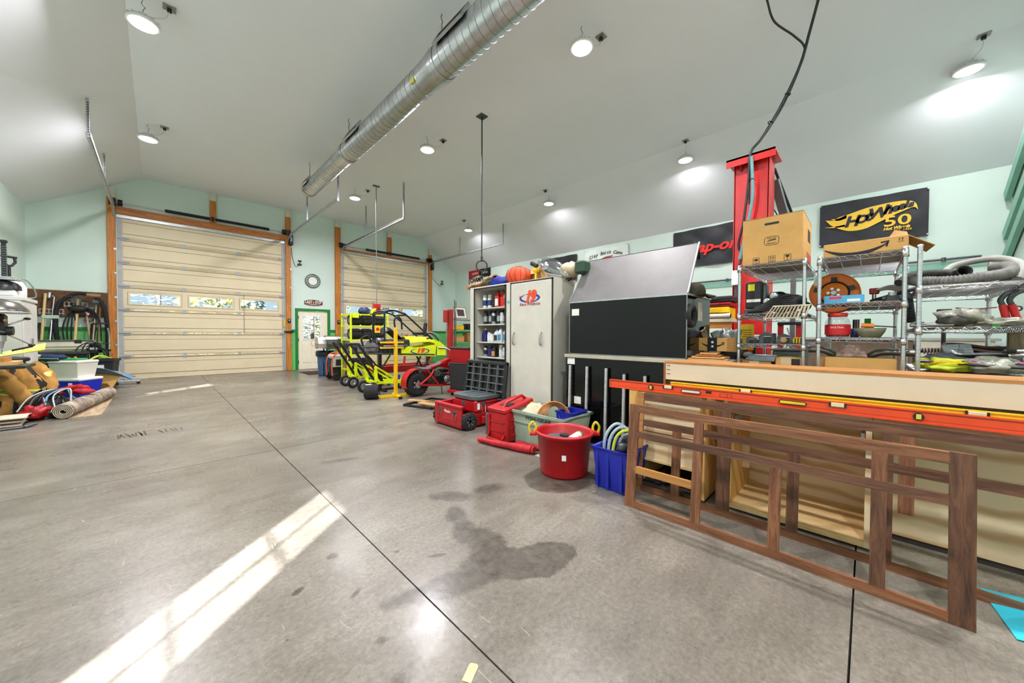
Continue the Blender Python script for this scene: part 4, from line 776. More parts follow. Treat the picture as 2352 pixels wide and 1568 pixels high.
# tyre rack
t = thing('tyre_rack', 'lime green tube rack holding rows of slick tyres', 'rack', (3.83, 9.3, 0)); x0, x1, y0, y1 = -0.47, 0.48, -0.3, 0.3
for x in (x0, x1):
    for y in (y0, y1): put('upright', MB().box(x-0.02, x+0.02, y-0.02, y+0.02, 0.02, 1.72, 0.004), m_yel, t)
RZ = (0.31, 0.69, 1.06, 1.41)
for z in RZ+(1.70,):
    for y in (y0, y1): put('shelf_rail', MB().box(x0, x1, y-0.015, y+0.015, z-0.03, z), m_yel, t)
    for x in (x0, x1): put('side_rail', MB().box(x-0.015, x+0.015, y0, y1, z-0.03, z), m_yel, t)
for y in (-0.09, 0.09):
    for z in RZ: put('support_bar', MB().box(x0, x1, y-0.012, y+0.012, z-0.025, z-0.001), m_yel, t)
put('corner_gusset', MB().box(0.0-0.44, -0.28, y0-0.022, y0-0.01, 1.60, 1.72), m_yel, t)
for i, z in enumerate(RZ):
    for j in range(3):
        if (i, j) == (0, 2): continue
        k = thing('slick_tyre', 'slick black tyre on the lime rack, %s shelf, %s' % (('lowest', 'second', 'third', 'top')[i], ('left end', 'middle', 'far end')[j]), 'tyre', (3.53+0.30*j, 9.22, z+0.14), 0, 'slick tyres on the rack')
        tyre(k, (0, 0, 0), (1, 0, 0), 0.138, 0.27 if j != 1 else 0.24, 0.52, M('rim_alloy', '#c9c6b8', 0.35, 0.6))
t = thing('blue_yellow_helmet', 'blue and yellow helmet lying on the rack tyres', 'helmet', (3.78, 9.2, 1.69)); put('shell', MB().ball((0, 0, 0.10), (0.16, 0.13, 0.11), 18, 10, 0.15, 2), M('helmet_blue', '#2a3766', 0.35, var=0.3), t)
put('yellow_brim', MB().sheet(lambda u, v: (0.05+0.20*u, -0.13+0.2*v, 0.02+0.16*u*u), 6, 4, 0.02), m_yel, t)
# kart
Y0 = 7.3
t = thing('racing_kart', 'yellow racing kart with black roll cage raised on a stand', 'kart', (3.9, 7.5, 0)); cg = M('cage_black', '#20262b', 0.4, 0.3, var=0.15)
for s, y in ((0, 7.2), (1, 7.75)):
    put('side_panel', MB().prism([(3.765, 0.95), (3.92, 0.931), (4.099, 0.894), (4.283, 0.907), (4.474, 0.937), (4.65, 0.954), (4.63, 0.676), (3.764, 0.718)], 'Y', y, y+0.03).xf(Matrix.Translation((-3.9, -7.5, 0))), m_yel, t)
    wput('cage_side', MB().tube(spline([(3.38, y, 0.78), (3.38, y, 1.2), (3.38, y, 1.60), (3.42, y, 1.685), (3.60, y, 1.70), (3.80, y, 1.65), (3.90, y, 1.60), (4.54, y, 1.08)], 5), 0.02, 8), cg, t)
    wput('chassis_rail', MB().tube([(2.94, y, 0.80), (4.6, y, 0.72)], 0.018, 8).tube([(2.94, y, 0.93), (3.85, y, 0.90)], 0.015, 8).tube([(2.94, y, 0.80), (2.94, y, 0.93)], 0.015, 6).tube([(3.2, y, 0.79), (3.2, y, 0.92)], 0.012, 6).tube([(3.5, y, 0.78), (3.5, y, 0.91)], 0.012, 6), M('tube_grey', '#4a4d50', 0.4, 0.5), t)
for x, z in ((3.39, 1.64), (3.60, 1.70), (3.88, 1.62), (4.5, 1.10), (3.1, 0.82), (4.2, 0.74)): wput('cross_tube', MB().tube([(x, 7.2, z), (x, 7.78, z)], 0.018, 8), cg, t)
for y in (7.30, 7.42): wput('wing_post', MB().tube(spline([(3.22, y, 1.0), (3.22, y, 1.55), (3.20, y, 1.62), (3.17, y, 1.60)], 5), 0.012, 6), cg, t)
wput('nose_cone', MB().prism([(4.611, 1.071), (4.771, 1.018), (4.925, 0.902), (4.94, 0.69), (4.67, 0.70), (4.65, 0.954), (4.58, 1.0)], 'Y', 7.22, 7.76), m_yel, t)
wput('nose_gap', MB().box(4.645, 4.67, 7.21, 7.225, 0.72, 0.92).box(4.72, 4.93, 7.213, 7.222, 0.845, 0.86), m_black, t)
wput('hood', MB().sheet(lambda u, v: (3.95+0.62*u, 7.27+0.44*v, 1.0+0.15*sin(pi*v)*(1-0.3*u)+0.03*u), 8, 8, 0.015), m_yel, t)
wput('seat_shell', MB().sheet(lambda u, v: (3.36+0.62*u, 7.28+0.40*v, 1.02+(0.30+0.04*sin(u*6))*sin(pi*min(1, 0.25+0.8*u))*(0.75+0.25*sin(pi*v))), 10, 8, 0.02), m_black, t)
wput('cockpit_tub', MB().box(3.3, 4.0, 7.24, 7.74, 0.76, 1.08, 0.03), m_blackm, t)
wput('number_board', MB().box(3.13, 3.24, 7.10, 7.12, 1.22, 1.37, 0.004), m_yellow, t); wput('board_star', MB().cyl((3.185, 7.10, 1.295), (3.185, 7.095, 1.295), 0.035, 8), m_redp, t)
wput('engine', MB().box(2.98, 3.32, 7.30, 7.65, 0.80, 1.0, 0.03).cyl((3.1, 7.28, 0.98), (3.1, 7.5, 0.98), 0.085, 16).cyl((3.25, 7.3, 1.06), (3.42, 7.3, 1.06), 0.06, 14), M('engine_alloy', '#9b9da0', 0.4, 0.7, var=0.3, scale=12), t)
wput('red_air_box', MB().ball((3.52, 7.28, 1.0), (0.11, 0.09, 0.055), 14, 8, 0.1, 1), m_redp, t); wput('hose', MB().tube(spline([(2.95, 7.25, 0.95), (2.92, 7.25, 1.10), (3.05, 7.25, 1.15), (3.12, 7.25, 1.02)]), 0.022, 8), m_rubber, t)
wput('exhaust', MB().cyl((3.36, 7.14, 0.93), (3.86, 7.14, 0.94), 0.028, 10), M('tube_grey'), t); wput('steering_loop', MB().tube(spline([(3.72, 7.4, 1.3), (3.70, 7.4, 1.5), (3.78, 7.4, 1.58), (3.86, 7.4, 1.5), (3.88, 7.4, 1.3)], 6), 0.02, 8), cg, t)
lx, lz = 4.22, 0.815
def swoosh(cx, cz, a0, a1, rx, rz, w, y):
    n = 18; o = []; i = []
    for k in range(n+1):
        a = a0+(a1-a0)*k/n; f = sin(pi*k/n); o.append((cx+rx*cos(a), cz+rz*sin(a))); i.append((cx+(rx-w*f)*cos(a), cz+(rz-w*f*0.8)*sin(a)))
    return o+i[::-1]
m_org = M('decal_orange', '#e8481c', 0.5, var=0.05); m_blu = M('decal_blue', '#2330a0', 0.5, var=0.05)
for a0, a1 in ((0.8*pi-0.4, 1.55*pi), (-0.4*pi, 0.45*pi)): wput('blue_swoosh', MB().prism(swoosh(lx, lz, a0, a1, 0.24, 0.065, 0.03, 0), 'Y', 7.194, 7.199), m_blu, t)
text_mesh('number_decal', '19', 0.15, m_org, t, FACE_MY((lx-3.9, 7.192-7.5, lz+0.005)), shear=0.25, fit=0.20, bold=0.008)
wput('stand_post', MB().box(3.28, 3.34, 7.25, 7.31, 0.03, 0.76).tube([(3.31, 7.28, 0.4), (3.55, 7.3, 0.74)], 0.018, 6).tube([(3.31, 7.28, 0.45), (3.05, 7.3, 0.76)], 0.018, 6), m_black, t)
wput('stand_foot', MB().box(2.95, 3.7, 7.25, 7.31, 0.0, 0.04).box(3.28, 3.34, 7.0, 7.6, 0.0, 0.04).box(4.15, 4.2, 7.1, 7.8, 0, 0.04), m_black, t); wput('stand_brace', MB().tube([(4.17, 7.3, 0.03), (4.55, 7.3, 0.70)], 0.022, 6).tube([(4.55, 7.32, 0.03), (4.2, 7.32, 0.70)], 0.022, 6).tube([(4.17, 7.7, 0.03), (4.55, 7.7, 0.70)], 0.022, 6), m_black, t)
# pole stand
t = thing('yellow_pole_stand', 'yellow pole stand with crossed feet before the kart', 'stand', (3.20, 6.35, 0))
put('pole', MB().box(-0.028, 0.028, -0.028, 0.028, 0.02, 1.32, 0.004), m_yellow, t); put('foot', MB().bar((-0.36, 0.06, 0.025), (0.36, -0.08, 0.025), 0.05, 0.045), m_yellow, t); put('foot', MB().bar((-0.06, -0.30, 0.025), (0.05, 0.22, 0.025), 0.05, 0.045), m_yellow, t)
put('foot_cap', MB().box(-0.095, -0.035, -0.325, -0.295, 0.0, 0.05), m_black, t)
for z in (0.94, 1.04): a = put('arm', MB().bar((-0.30, 0.0, z), (0.16, 0.0, z), 0.035, 0.03), m_yellow, t); put('grey_pad', MB().cyl((-0.26, -0.01, 0.965), (0.14, -0.01, 0.965), 0.018, 8), m_galv, a)
put('blue_clamp', MB().box(0.028, 0.08, -0.03, 0.03, 0.33, 0.42, 0.008), m_blu, t)
# lime dollies with black push bars
def dolly(x, y, label, sx=1.0):
    t = thing('kart_dolly', label, 'dolly', (x, y, 0))
    put('base_frame', MB().bar((0, -0.22, 0.24), (0.75, -0.22, 0.20), 0.05, 0.05).bar((0, 0.22, 0.24), (0.75, 0.22, 0.20), 0.05, 0.05).bar((0.0, -0.24, 0.24), (0.0, 0.24, 0.24), 0.05, 0.05).bar((0.75, -0.24, 0.20), (0.75, 0.24, 0.20), 0.05, 0.05), m_yel, t)
    for s in (-1, 1):
        put('a_frame', MB().bar((0.0, s*0.22, 0.24), (-0.02, s*0.22, 0.56), 0.05, 0.05).bar((-0.02, s*0.22, 0.56), (0.5, s*0.22, 0.22), 0.04, 0.03), m_yel, t)
        h = put('push_bar', MB().bar((0.16, s*0.20, 0.20), (-0.32, s*0.20, 0.98), 0.035, 0.045), m_black, t); put('grip', MB().cyl((-0.28, s*0.20, 0.915), (-0.34, s*0.20, 1.01), 0.03, 8), m_rubber, h)
        c = put('caster_fork', MB().bar((0.0, s*0.22, 0.23), (-0.05, s*0.22, 0.10), 0.05, 0.012).bar((0.03, s*0.22+0.03, 0.22), (-0.04, s*0.22+0.03, 0.10), 0.03, 0.008), m_galv, t)
        put('caster_wheel', MB().torus((-0.07, s*0.22, 0.128), (0, 1, 0), 0.098, 0.030, 24, 8).lathe([(0.075, -0.015), (0.02, -0.022), (0.02, 0.022), (0.075, 0.015)], (-0.07, s*0.22, 0.128), (0, 1, 0), 16), [m_rubber], c)
        put('caster_hub', MB().lathe([(0.07, -0.022), (0.02, -0.034), (0.02, 0.034), (0.07, 0.022)], (-0.07, s*0.22, 0.128), (0, 1, 0), 14), m_galv, c)
        put('rear_wheel', MB().torus((0.75, s*0.24, 0.09), (0, 1, 0), 0.06, 0.03, 18, 8), m_rubber, t)
    return t
dolly(3.10, 8.22, 'lime kart dolly with black push bars parked by the tyre rack'); dolly(3.02, 7.02, 'lime kart dolly with crossed black bars behind the yellow pole')
t = thing('loose_slick_tyre', 'wide black tyre with paper label on the floor before the dollies', 'tyre', (2.77, 6.42, 0.135)); tyre(t, (0, 0, 0), (0.62, -0.42, 0), 0.135, 0.25, 0.8, m_black)
put('paper_label', MB().box(-0.10, -0.01, -0.02, 0.06, 0.131, 0.138), m_label, t)
# generator, can, smoker
t = thing('portable_generator', 'orange and grey wheeled generator beside the tyre rack', 'generator', (3.30, 9.85, 0)); om = M('generator_orange', '#d9602a', 0.4)
for y in (-0.2, 0.2): put('tube_loop', MB().tube(spline([(-0.16, y, 0.12), (-0.17, y, 0.45), (-0.10, y, 0.66), (0.12, y, 0.68), (0.17, y, 0.45), (0.16, y, 0.08)], 6), 0.017, 8), om, t)
put('panel', MB().box(-0.15, 0.15, -0.22, -0.17, 0.34, 0.58, 0.015), M('panel_grey', '#b9bab6', 0.45, var=0.05), t); put('outlet_strip', MB().box(-0.08, 0.10, -0.226, -0.22, 0.38, 0.54, 0.004), m_blackm, t)
put('tank', MB().box(-0.15, 0.15, -0.18, 0.18, 0.55, 0.66, 0.03), M('panel_grey'), t); put('engine_block', MB().box(-0.13, 0.13, -0.16, 0.16, 0.10, 0.36, 0.02), m_blackm, t)
for y in (-0.24, 0.24): put('wheel', MB().torus((-0.08, y, 0.10), (0, 1, 0), 0.068, 0.035, 20, 8).lathe([(0.05, -0.02), (0.0, -0.025)], (-0.08, y, 0.10), (0, 1, 0), 14), m_rubber, t)
put('stand_leg', MB().box(0.12, 0.16, -0.2, 0.2, 0, 0.12), om, t)
t = thing('waste_can', 'round blue waste can lined with a dark bag by the side door', 'waste can', (3.42, 11.1, 0))
put('can', MB().lathe([(0.0, 0.0), (0.17, 0.0), (0.18, 0.03), (0.21, 0.68), (0.225, 0.70), (0.225, 0.72), (0.20, 0.71)], n=24), M('can_blue', '#4a6d96', 0.5, var=0.15, scale=8), t)
put('bag_liner', MB().lathe([(0.19, 0.60), (0.235, 0.71), (0.25, 0.66), (0.245, 0.58), (0.235, 0.55)], n=14).cyl((0, 0, 0.66), (0, 0, 0.67), 0.20, 16), M('bag_dark', '#1e2c3c', 0.35, var=0.3), t)
t = thing('barrel_smoker', 'silver barrel smoker with a mottled dark lid by the side door', 'smoker', (3.62, 10.75, 0), radians(-4))
put('barrel', MB().prism([(-0.20, 0.78), (0.20, 0.78), (0.22, 0.92), (0.20, 1.04), (0.12, 1.12), (0, 1.15), (-0.12, 1.12), (-0.20, 1.04), (-0.22, 0.92)], 'X', -0.32, 0.34), M('smoker_skin', '#6e7066', 0.35, 0.6, var=0.45, scale=9), t)
put('end_box', MB().prism([(-0.19, 0.80), (0.19, 0.80), (0.20, 0.92), (0.18, 1.04), (0.10, 1.11), (-0.10, 1.11), (-0.18, 1.04), (-0.20, 0.92)], 'X', -0.52, -0.32), M('smoker_silver', '#c4c7c9', 0.25, 0.7), t)
put('end_plate', MB().box(-0.53, -0.50, -0.16, 0.16, 0.79, 0.93), M('plate_tan', '#b79a78', 0.4, 0.3), t); put('window', MB().box(-0.02, 0.14, -0.225, -0.20, 0.96, 1.06), M('steel_dark'), t)
put('side_handle', MB().torus((-0.56, -0.05, 0.95), (0, 1, 0), 0.10, 0.008, 20, 6), m_galv, t)
for x in (-0.3, 0.3):
    for y in (-0.17, 0.17): put('leg', MB().box(x-0.015, x+0.015, y-0.015, y+0.015, 0, 0.80), m_black, t)
# red crane base and arm
t = thing('engine_crane', 'dark red engine crane legs and upright arm behind the kart', 'crane', (4.2, 8.3, 0)); rd = M('crane_red', '#a31a1c', 0.4, var=0.15)
put('long_leg', MB().box(-0.62, 0.75, -0.32, -0.20, 0.28, 0.44, 0.008), rd, t); put('long_leg', MB().box(-0.62, 0.75, 0.20, 0.32, 0.28, 0.44, 0.008), rd, t); put('cross_leg', MB().box(0.62, 0.75, -0.32, 0.32, 0.28, 0.44, 0.008), rd, t)
put('jack_handle', MB().bar((0.12, -0.15, 0.40), (0.22, -0.12, 1.19), 0.04, 0.04), M('redp_light', '#c43a36', 0.4), t)
for x in (-0.5, 0.65):
    for y in (-0.26, 0.26): w = put('wheel', MB().torus((x, y, 0.14), (0, 1, 0), 0.10, 0.04, 18, 8).cyl((x, y, 0.14), (x, y, 0.30), 0.02, 6), m_rubber, t)
# minibike
t = thing('red_minibike', 'red minibike with fat knobbly rear tyre and dark seat', 'minibike', (3.85, 6.15, 0)); rp = M('bike_red', '#b0121b', 0.3, var=0.12)
cx, r = -0.335, 0.225
tb = MB().lathe([(0.10, -0.075), (0.17, -0.10), (0.208, -0.085), (0.22, -0.04), (0.222, 0.0), (0.22, 0.04), (0.208, 0.085), (0.17, 0.10), (0.10, 0.075)], (cx, 0, r), (0, 1, 0), 30, caps=False)
w = put('rear_tyre', tb, m_rubber, t); kb = MB()
for i in range(26):
    a = 2*pi*i/26
    for s in (-1, 1):
        c = V(cx+cos(a+0.1*s)*0.216, s*0.05, r+sin(a+0.1*s)*0.216); d = V(cos(a), 0, sin(a)); kb.bar(c-d*0.01, c+d*0.012, 0.03, 0.06, (0, 1, 0))
put('tread_knobs', kb, m_rubber, w); put('rim', MB().lathe([(0.115, -0.075), (0.10, -0.03), (0.03, -0.05), (0.03, 0.05), (0.10, 0.03), (0.115, 0.075)], (cx, 0, r), (0, 1, 0), 24, caps=False), M('steel_dark'), w)
for i in range(5):
    a = 2*pi*i/5; put('spoke', MB().bar((cx+cos(a)*0.03, -0.055, r+sin(a)*0.03), (cx+cos(a)*0.10, -0.04, r+sin(a)*0.10), 0.03, 0.012, (0, 1, 0)), m_chrome, w)
put('sprocket_disc', MB().cyl((cx, -0.085, r), (cx, -0.09, r), 0.06, 18), m_galv, w)
f = w2 = put('front_tyre', MB().lathe([(0.10, -0.06), (0.17, -0.08), (0.205, -0.06), (0.215, 0.0), (0.205, 0.06), (0.17, 0.08), (0.10, 0.06)], (0.95, 0, 0.215), (0, 1, 0), 28, caps=False), m_rubber, t)
put('front_rim', MB().lathe([(0.115, -0.06), (0.03, -0.03), (0.03, 0.03), (0.115, 0.06)], (0.95, 0, 0.215), (0, 1, 0), 20, caps=False), m_galv, f)
for s in (-1, 1):
    put('frame_tube', MB().tube(spline([(-0.33, s*0.13, 0.225), (-0.10, s*0.13, 0.38), (0.0, s*0.10, 0.5)], 4), 0.022, 8).tube([(-0.33, s*0.13, 0.225), (0.10, s*0.13, 0.185), (0.43, s*0.12, 0.17)], 0.02, 8).tube(spline([(0.43, s*0.12, 0.17), (0.50, s*0.10, 0.28), (0.48, s*0.05, 0.5), (0.47, s*0.04, 0.66)], 5), 0.022, 8).tube([(-0.17, s*0.11, 0.52), (0.10, s*0.13, 0.185)], 0.02, 8).tube([(-0.05, s*0.1, 0.54), (0.47, s*0.03, 0.66)], 0.022, 8), rp, t)
    put('fork', MB().tube([(0.52, s*0.07, 0.82), (0.95, s*0.10, 0.215)], 0.02, 8), rp, t)
put('rear_fender', MB().sheet(lambda u, v: (cx+0.265*cos(radians(200-150*u)), -0.10+0.20*v, r+0.04+0.265*sin(radians(200-150*u))), 12, 4, 0.008), rp, t)
put('seat', MB().sheet(lambda u, v: (-0.32+0.50*u, -0.10+0.20*v, 0.545+0.075*u*u-0.04*sin(pi*u)+0.03*sin(pi*v)), 10, 6, 0.05), M('seat_slate', '#3f4d4f', 0.5, var=0.2), t)
put('tank', MB().prism([(0.18, 0.53), (0.46, 0.48), (0.48, 0.66), (0.40, 0.70), (0.20, 0.63)], 'Y', -0.07, 0.07), rp, t); put('number_disc', MB().cyl((0.40, -0.072, 0.58), (0.40, -0.078, 0.58), 0.035, 16), m_white, t)
put('engine', MB().box(0.0, 0.36, -0.12, 0.12, 0.21, 0.40, 0.03).cyl((0.26, -0.12, 0.30), (0.26, -0.18, 0.30), 0.085, 18).box(-0.02, 0.14, -0.12, 0.08, 0.38, 0.48, 0.02).box(0.18, 0.36, -0.10, 0.1, 0.42, 0.49, 0.02), m_black, t)
put('engine_cover', MB().lathe([(0.075, 0), (0.07, 0.012), (0.035, 0.015), (0.03, 0.03), (0, 0.03)], (0.26, -0.18, 0.30), (0, -1, 0), 18), M('engine_alloy'), t)
for i in range(4): put('cooling_fin', MB().box(0.0, 0.13, -0.13, 0.0, 0.37+0.025*i, 0.378+0.025*i), M('engine_alloy'), t)
put('handlebar', MB().tube(spline([(0.36, -0.30, 0.92), (0.46, -0.14, 0.90), (0.52, 0, 0.84), (0.46, 0.14, 0.90), (0.36, 0.30, 0.92)], 5), 0.012, 8), m_chrome, t); put('kickstand', MB().tube([(0.16, -0.12, 0.18), (0.15, -0.17, 0.0)], 0.01, 6), m_black, t)
# far red upright and the corner shelving behind it
t = thing('hydraulic_press', 'tall dark red press upright standing in the far corner', 'press', (6.3, 9.0, 0))
put('column', MB().box(-0.06, 0.08, -0.06, 0.06, 0, 1.95, 0.006), rd, t); put('cylinder', MB().cyl((-0.16, 0, 1.56), (-0.16, 0, 1.92), 0.075, 16), rd, t); put('hydraulic_hose', MB().tube(spline([(0.12, -0.05, 0.5), (0.13, -0.05, 1.4), (0.13, -0.05, 2.25)]), 0.012, 6).tube([(0.18, -0.05, 0.5), (0.18, -0.05, 2.2)], 0.01, 6), m_black, t)
put('base', MB().box(-0.35, 0.3, -0.3, 0.3, 0, 0.08), rd, t)
t = thing('hose_heap', 'tangle of grey hoses and black tools on a stand in the far corner', 'hoses', (6.05, 9.9, 0))
put('stand', MB().cyl((0, 0, 0), (0, 0, 1.2), 0.03, 8).box(-0.3, 0.3, -0.2, 0.2, 0, 0.04), m_black, t)
for i in range(6): put('hose_loop', MB().torus((0.02*i, -0.03*i, 0.85+0.02*i), (1, 0.3*(i-3), 0.1*i), 0.26+0.015*i, 0.018, 26, 6), M('hose_grey', '#8b8c8c', 0.5) if i % 2 else m_rubber, t)
put('black_tool', MB().cyl((-0.1, 0, 1.2), (-0.05, 0, 1.55), 0.06, 10).box(-0.5, 0.05, -0.05, 0.05, 1.18, 1.26, 0.02), m_blackm, t)
t = thing('corner_shelving', 'grey steel shelving with small boxes beyond the white cabinet', 'shelving', (7.6, 9.6, 0))
for x in (-0.85, 0.85):
    for y in (-0.22, 0.22): put('upright', MB().box(x-0.02, x+0.02, y-0.02, y+0.02, 0, 1.75), m_galv, t)
for z in (0.5, 0.95, 1.35, 1.70): put('shelf', MB().box(-0.87, 0.87, -0.24, 0.24, z-0.03, z), m_galv, t)
SB = [(-0.62, 1.35, 0.28, 0.14, m_yellow, 'yellow box on the corner shelving, upper shelf'), (-0.2, 1.35, 0.22, 0.2, m_blackm, 'black case on the corner shelving, upper shelf'), (-0.62, 0.95, 0.30, 0.2, m_card, 'tan carton on the corner shelving, middle shelf at left'), (-0.15, 0.95, 0.36, 0.3, m_cardd, 'brown carton on the corner shelving, middle shelf at right'), (-0.62, 0.5, 0.3, 0.2, m_yellow, 'yellow case on the corner shelving, low shelf'), (-0.2, 0.5, 0.3, 0.22, m_blackm, 'black case on the corner shelving, low shelf'), (0.3, 1.35, 0.3, 0.16, m_card, 'small carton on the corner shelving, far end')]
for x, z, w, h, m, lab in SB:
    b = thing('storage_box', lab, 'box', (7.6+x, 9.52, z)); put('body', MB().box(-w/2, w/2, -0.14, 0.14, 0, h*0.85, 0.008), m, b); put('lid', MB().box(-w/2-0.006, w/2+0.006, -0.146, 0.146, h*0.85, h, 0.006), m, b)
t = thing('framed_picture', 'small framed picture leaning on top of the corner shelving', 'picture', (7.10, 9.5, 1.70)); lean = Matrix.Rotation(radians(-16), 4, 'X')
put('frame', MB().box(-0.25, 0.25, -0.015, 0.015, 0, 0.42, 0.004).xf(lean), M('frame_tan', '#a58a6c', 0.5), t); put('mat_board', MB().box(-0.21, 0.21, -0.02, -0.015, 0.04, 0.38).xf(lean), m_label, t); put('picture', MB().box(-0.14, 0.14, -0.023, -0.02, 0.10, 0.33).xf(lean), M('print_brown', '#4a3b36', 0.6, var=0.4, scale=30), t)
# ---------------------------------------------------------------- white cabinets, their bottles, tool boxes and tubs
m_cab = M('cabinet_white', '#d0ccbf', 0.5, var=0.05, scale=4); m_gask = M('gasket_black', '#14140f', 0.6)
XC, XB = 3.35, 3.86
t = thing('open_bottle_cabinet', 'white cabinet without a door, shelves of bottles inside', 'cabinet', (XC, 3.86, 0))
def cb(name, x0, x1, y0, y1, z0, z1, m=m_cab): return put(name, MB().box(x0-XC, x1-XC, y0-3.86, y1-3.86, z0, z1, 0.003), m, t)
cb('side', XC, XB, 4.17, 4.26, 0, 1.89); cb('side', XC, XB, 3.40, 3.475, 0, 1.89); cb('back', XB-0.02, XB, 3.475, 4.17, 0, 1.89); cb('top', XC, XB, 3.475, 4.17, 1.86, 1.89); cb('base', XC, XB, 3.475, 4.17, 0, 0.10)
SH = (0.35, 0.60, 0.865, 1.085, 1.345, 1.585)
for z in SH: cb('shelf', XC+0.05, XB-0.02, 3.475, 4.17, z-0.018, z)
put('gasket', MB().box(-0.006, 0, 0.285, 0.31, 0.1, 1.87).box(-0.006, 0, -0.385, -0.36, 0.1, 1.87).box(-0.006, 0, -0.385, 0.31, 1.85, 1.873), m_gask, t); put('round_sticker', MB().cyl((-0.001, -0.43, 1.63), (-0.004, -0.43, 1.63), 0.02, 16), M('sticker_teal', '#5fa8a0', 0.5), t)
t = thing('white_door_cabinet', 'tall white cabinet with two handles and a number 19 decal', 'cabinet', (XC, 3.03, 0))
put('body', MB().prism([(XC-XC, 0), (0.50, 0), (0.36, 0.1), (0.34, 1.55), (0.47, 1.89), (0, 1.89)], 'Y', -0.36, -0.335).prism([(0, 0), (0.51, 0), (0.51, 1.89), (0, 1.89)], 'Y', 0.34, 0.365).box(0.0, 0.47, -0.335, 0.34, 1.86, 1.89).box(0.0, 0.50, -0.335, 0.34, 0, 0.08).box(0.33, 0.34, -0.335, 0.34, 0.08, 1.86), m_cab, t)
d = put('door', MB().box(-0.02, 0.0, -0.345, 0.335, 0.06, 1.86, 0.004), m_cab, t)
put('gasket', MB().box(-0.003, 0.004, 0.335, 0.365, 0.05, 1.88).box(-0.003, 0.004, -0.362, -0.345, 0.05, 1.88).box(-0.003, 0.004, -0.362, 0.365, 1.86, 1.882), m_gask, t)
for y in (0.27, -0.20): put('handle', MB().tube(spline([(-0.02, y, 1.06), (-0.05, y, 1.08), (-0.055, y, 1.14), (-0.05, y, 1.20), (-0.02, y, 1.22)], 4), 0.010, 8), m_galv, d)
cy_, cz_ = 0.0, 1.655
for a0, a1 in ((0.35*pi, 1.45*pi), (-0.55*pi, 0.35*pi)): put('blue_swoosh', MB().prism(swoosh(cy_, cz_, a0, a1, 0.175, 0.055, 0.036, 0), 'X', -0.024, -0.0205), m_blu, d)
text_mesh('number_decal', '19', 0.20, m_org, d, FACE_MX((-0.025, cy_-0.005, cz_+0.012)), shear=0.3, fit=0.18, bold=0.011, space=0.85); text_mesh('team_lettering', 'Team', 0.035, m_org, d, FACE_MX((-0.025, cy_+0.15, cz_+0.03)), shear=0.3); text_mesh('lettering', 'Race Products', 0.055, M('decal_red', '#b8322a', 0.5), d, FACE_MX((-0.025, cy_, cz_-0.075)), shear=0.3, fit=0.35)
put('hinge_wedge', MB().prism([(0.36, 0.0), (0.42, 0.0), (0.42, 1.50), (0.36, 1.56)], 'Y', -0.40, -0.365), m_cab, t)
def bottle(kind, y, z, x, label, c1, c2, cap, h=0.20, r=0.033):
    t = thing('spray_can' if kind == 'can' else 'fluid_bottle', label, 'can' if kind == 'can' else 'bottle', (x, y, z), 0, 'cans and bottles in the open cabinet')
    if kind == 'can':
        put('can_body', MB().lathe([(r*0.95, 0), (r, 0.006), (r, h*0.78), (r*0.8, h*0.83), (0, h*0.83)], n=14), c1, t); put('label_band', MB().lathe([(r+0.0006, h*0.2), (r+0.0006, h*0.6)], n=14, caps=False), c2, t); put('cap', MB().lathe([(r*0.86, h*0.82), (r*0.86, h*0.97), (r*0.7, h), (0, h)], n=14), cap, t)
    else:
        put('bottle_body', MB().box(-r, r, -r*1.25, r*1.25, 0, h*0.62, 0.008).add([(-r*0.95, -r*1.2, h*0.61), (r*0.95, -r*1.2, h*0.61), (r*0.95, r*1.2, h*0.61), (-r*0.95, r*1.2, h*0.61), (-r*0.4, -r*0.8, h*0.86), (r*0.4, -r*0.8, h*0.86), (r*0.4, 0, h*0.88), (-r*0.4, 0, h*0.88)], [[0, 1, 5, 4], [1, 2, 6, 5], [2, 3, 7, 6], [3, 0, 4, 7], [4, 5, 6, 7]]), c1, t)
        put('label_patch', MB().box(-r-0.0015, -r, -r*0.95, r*0.95, h*0.1, h*0.5), c2, t); put('cap', MB().cyl((0, -r*0.4, h*0.85), (0, -r*0.4, h), 0.014, 12), cap, t)
bl = {'w': m_white, 'b': M('navy_print', '#27407c', 0.4), 'r': M('bottle_red', '#c9241e', 0.35), 'o': M('bottle_orange', '#d98a45', 0.4), 'k': m_blackm, 'g': M('can_grey', '#a5abb0', 0.35, 0.5), 's': M('bottle_silver', '#d8dadb', 0.35), 't': M('label_teal', '#3b8fb8', 0.4), 'p': M('bottle_purple', '#2b2a6e', 0.35), 'y': m_yellow, 'c': M('cap_blue', '#3a63a8', 0.4)}
ORD = ('first', 'second', 'third', 'fourth', 'fifth', 'sixth', 'seventh')
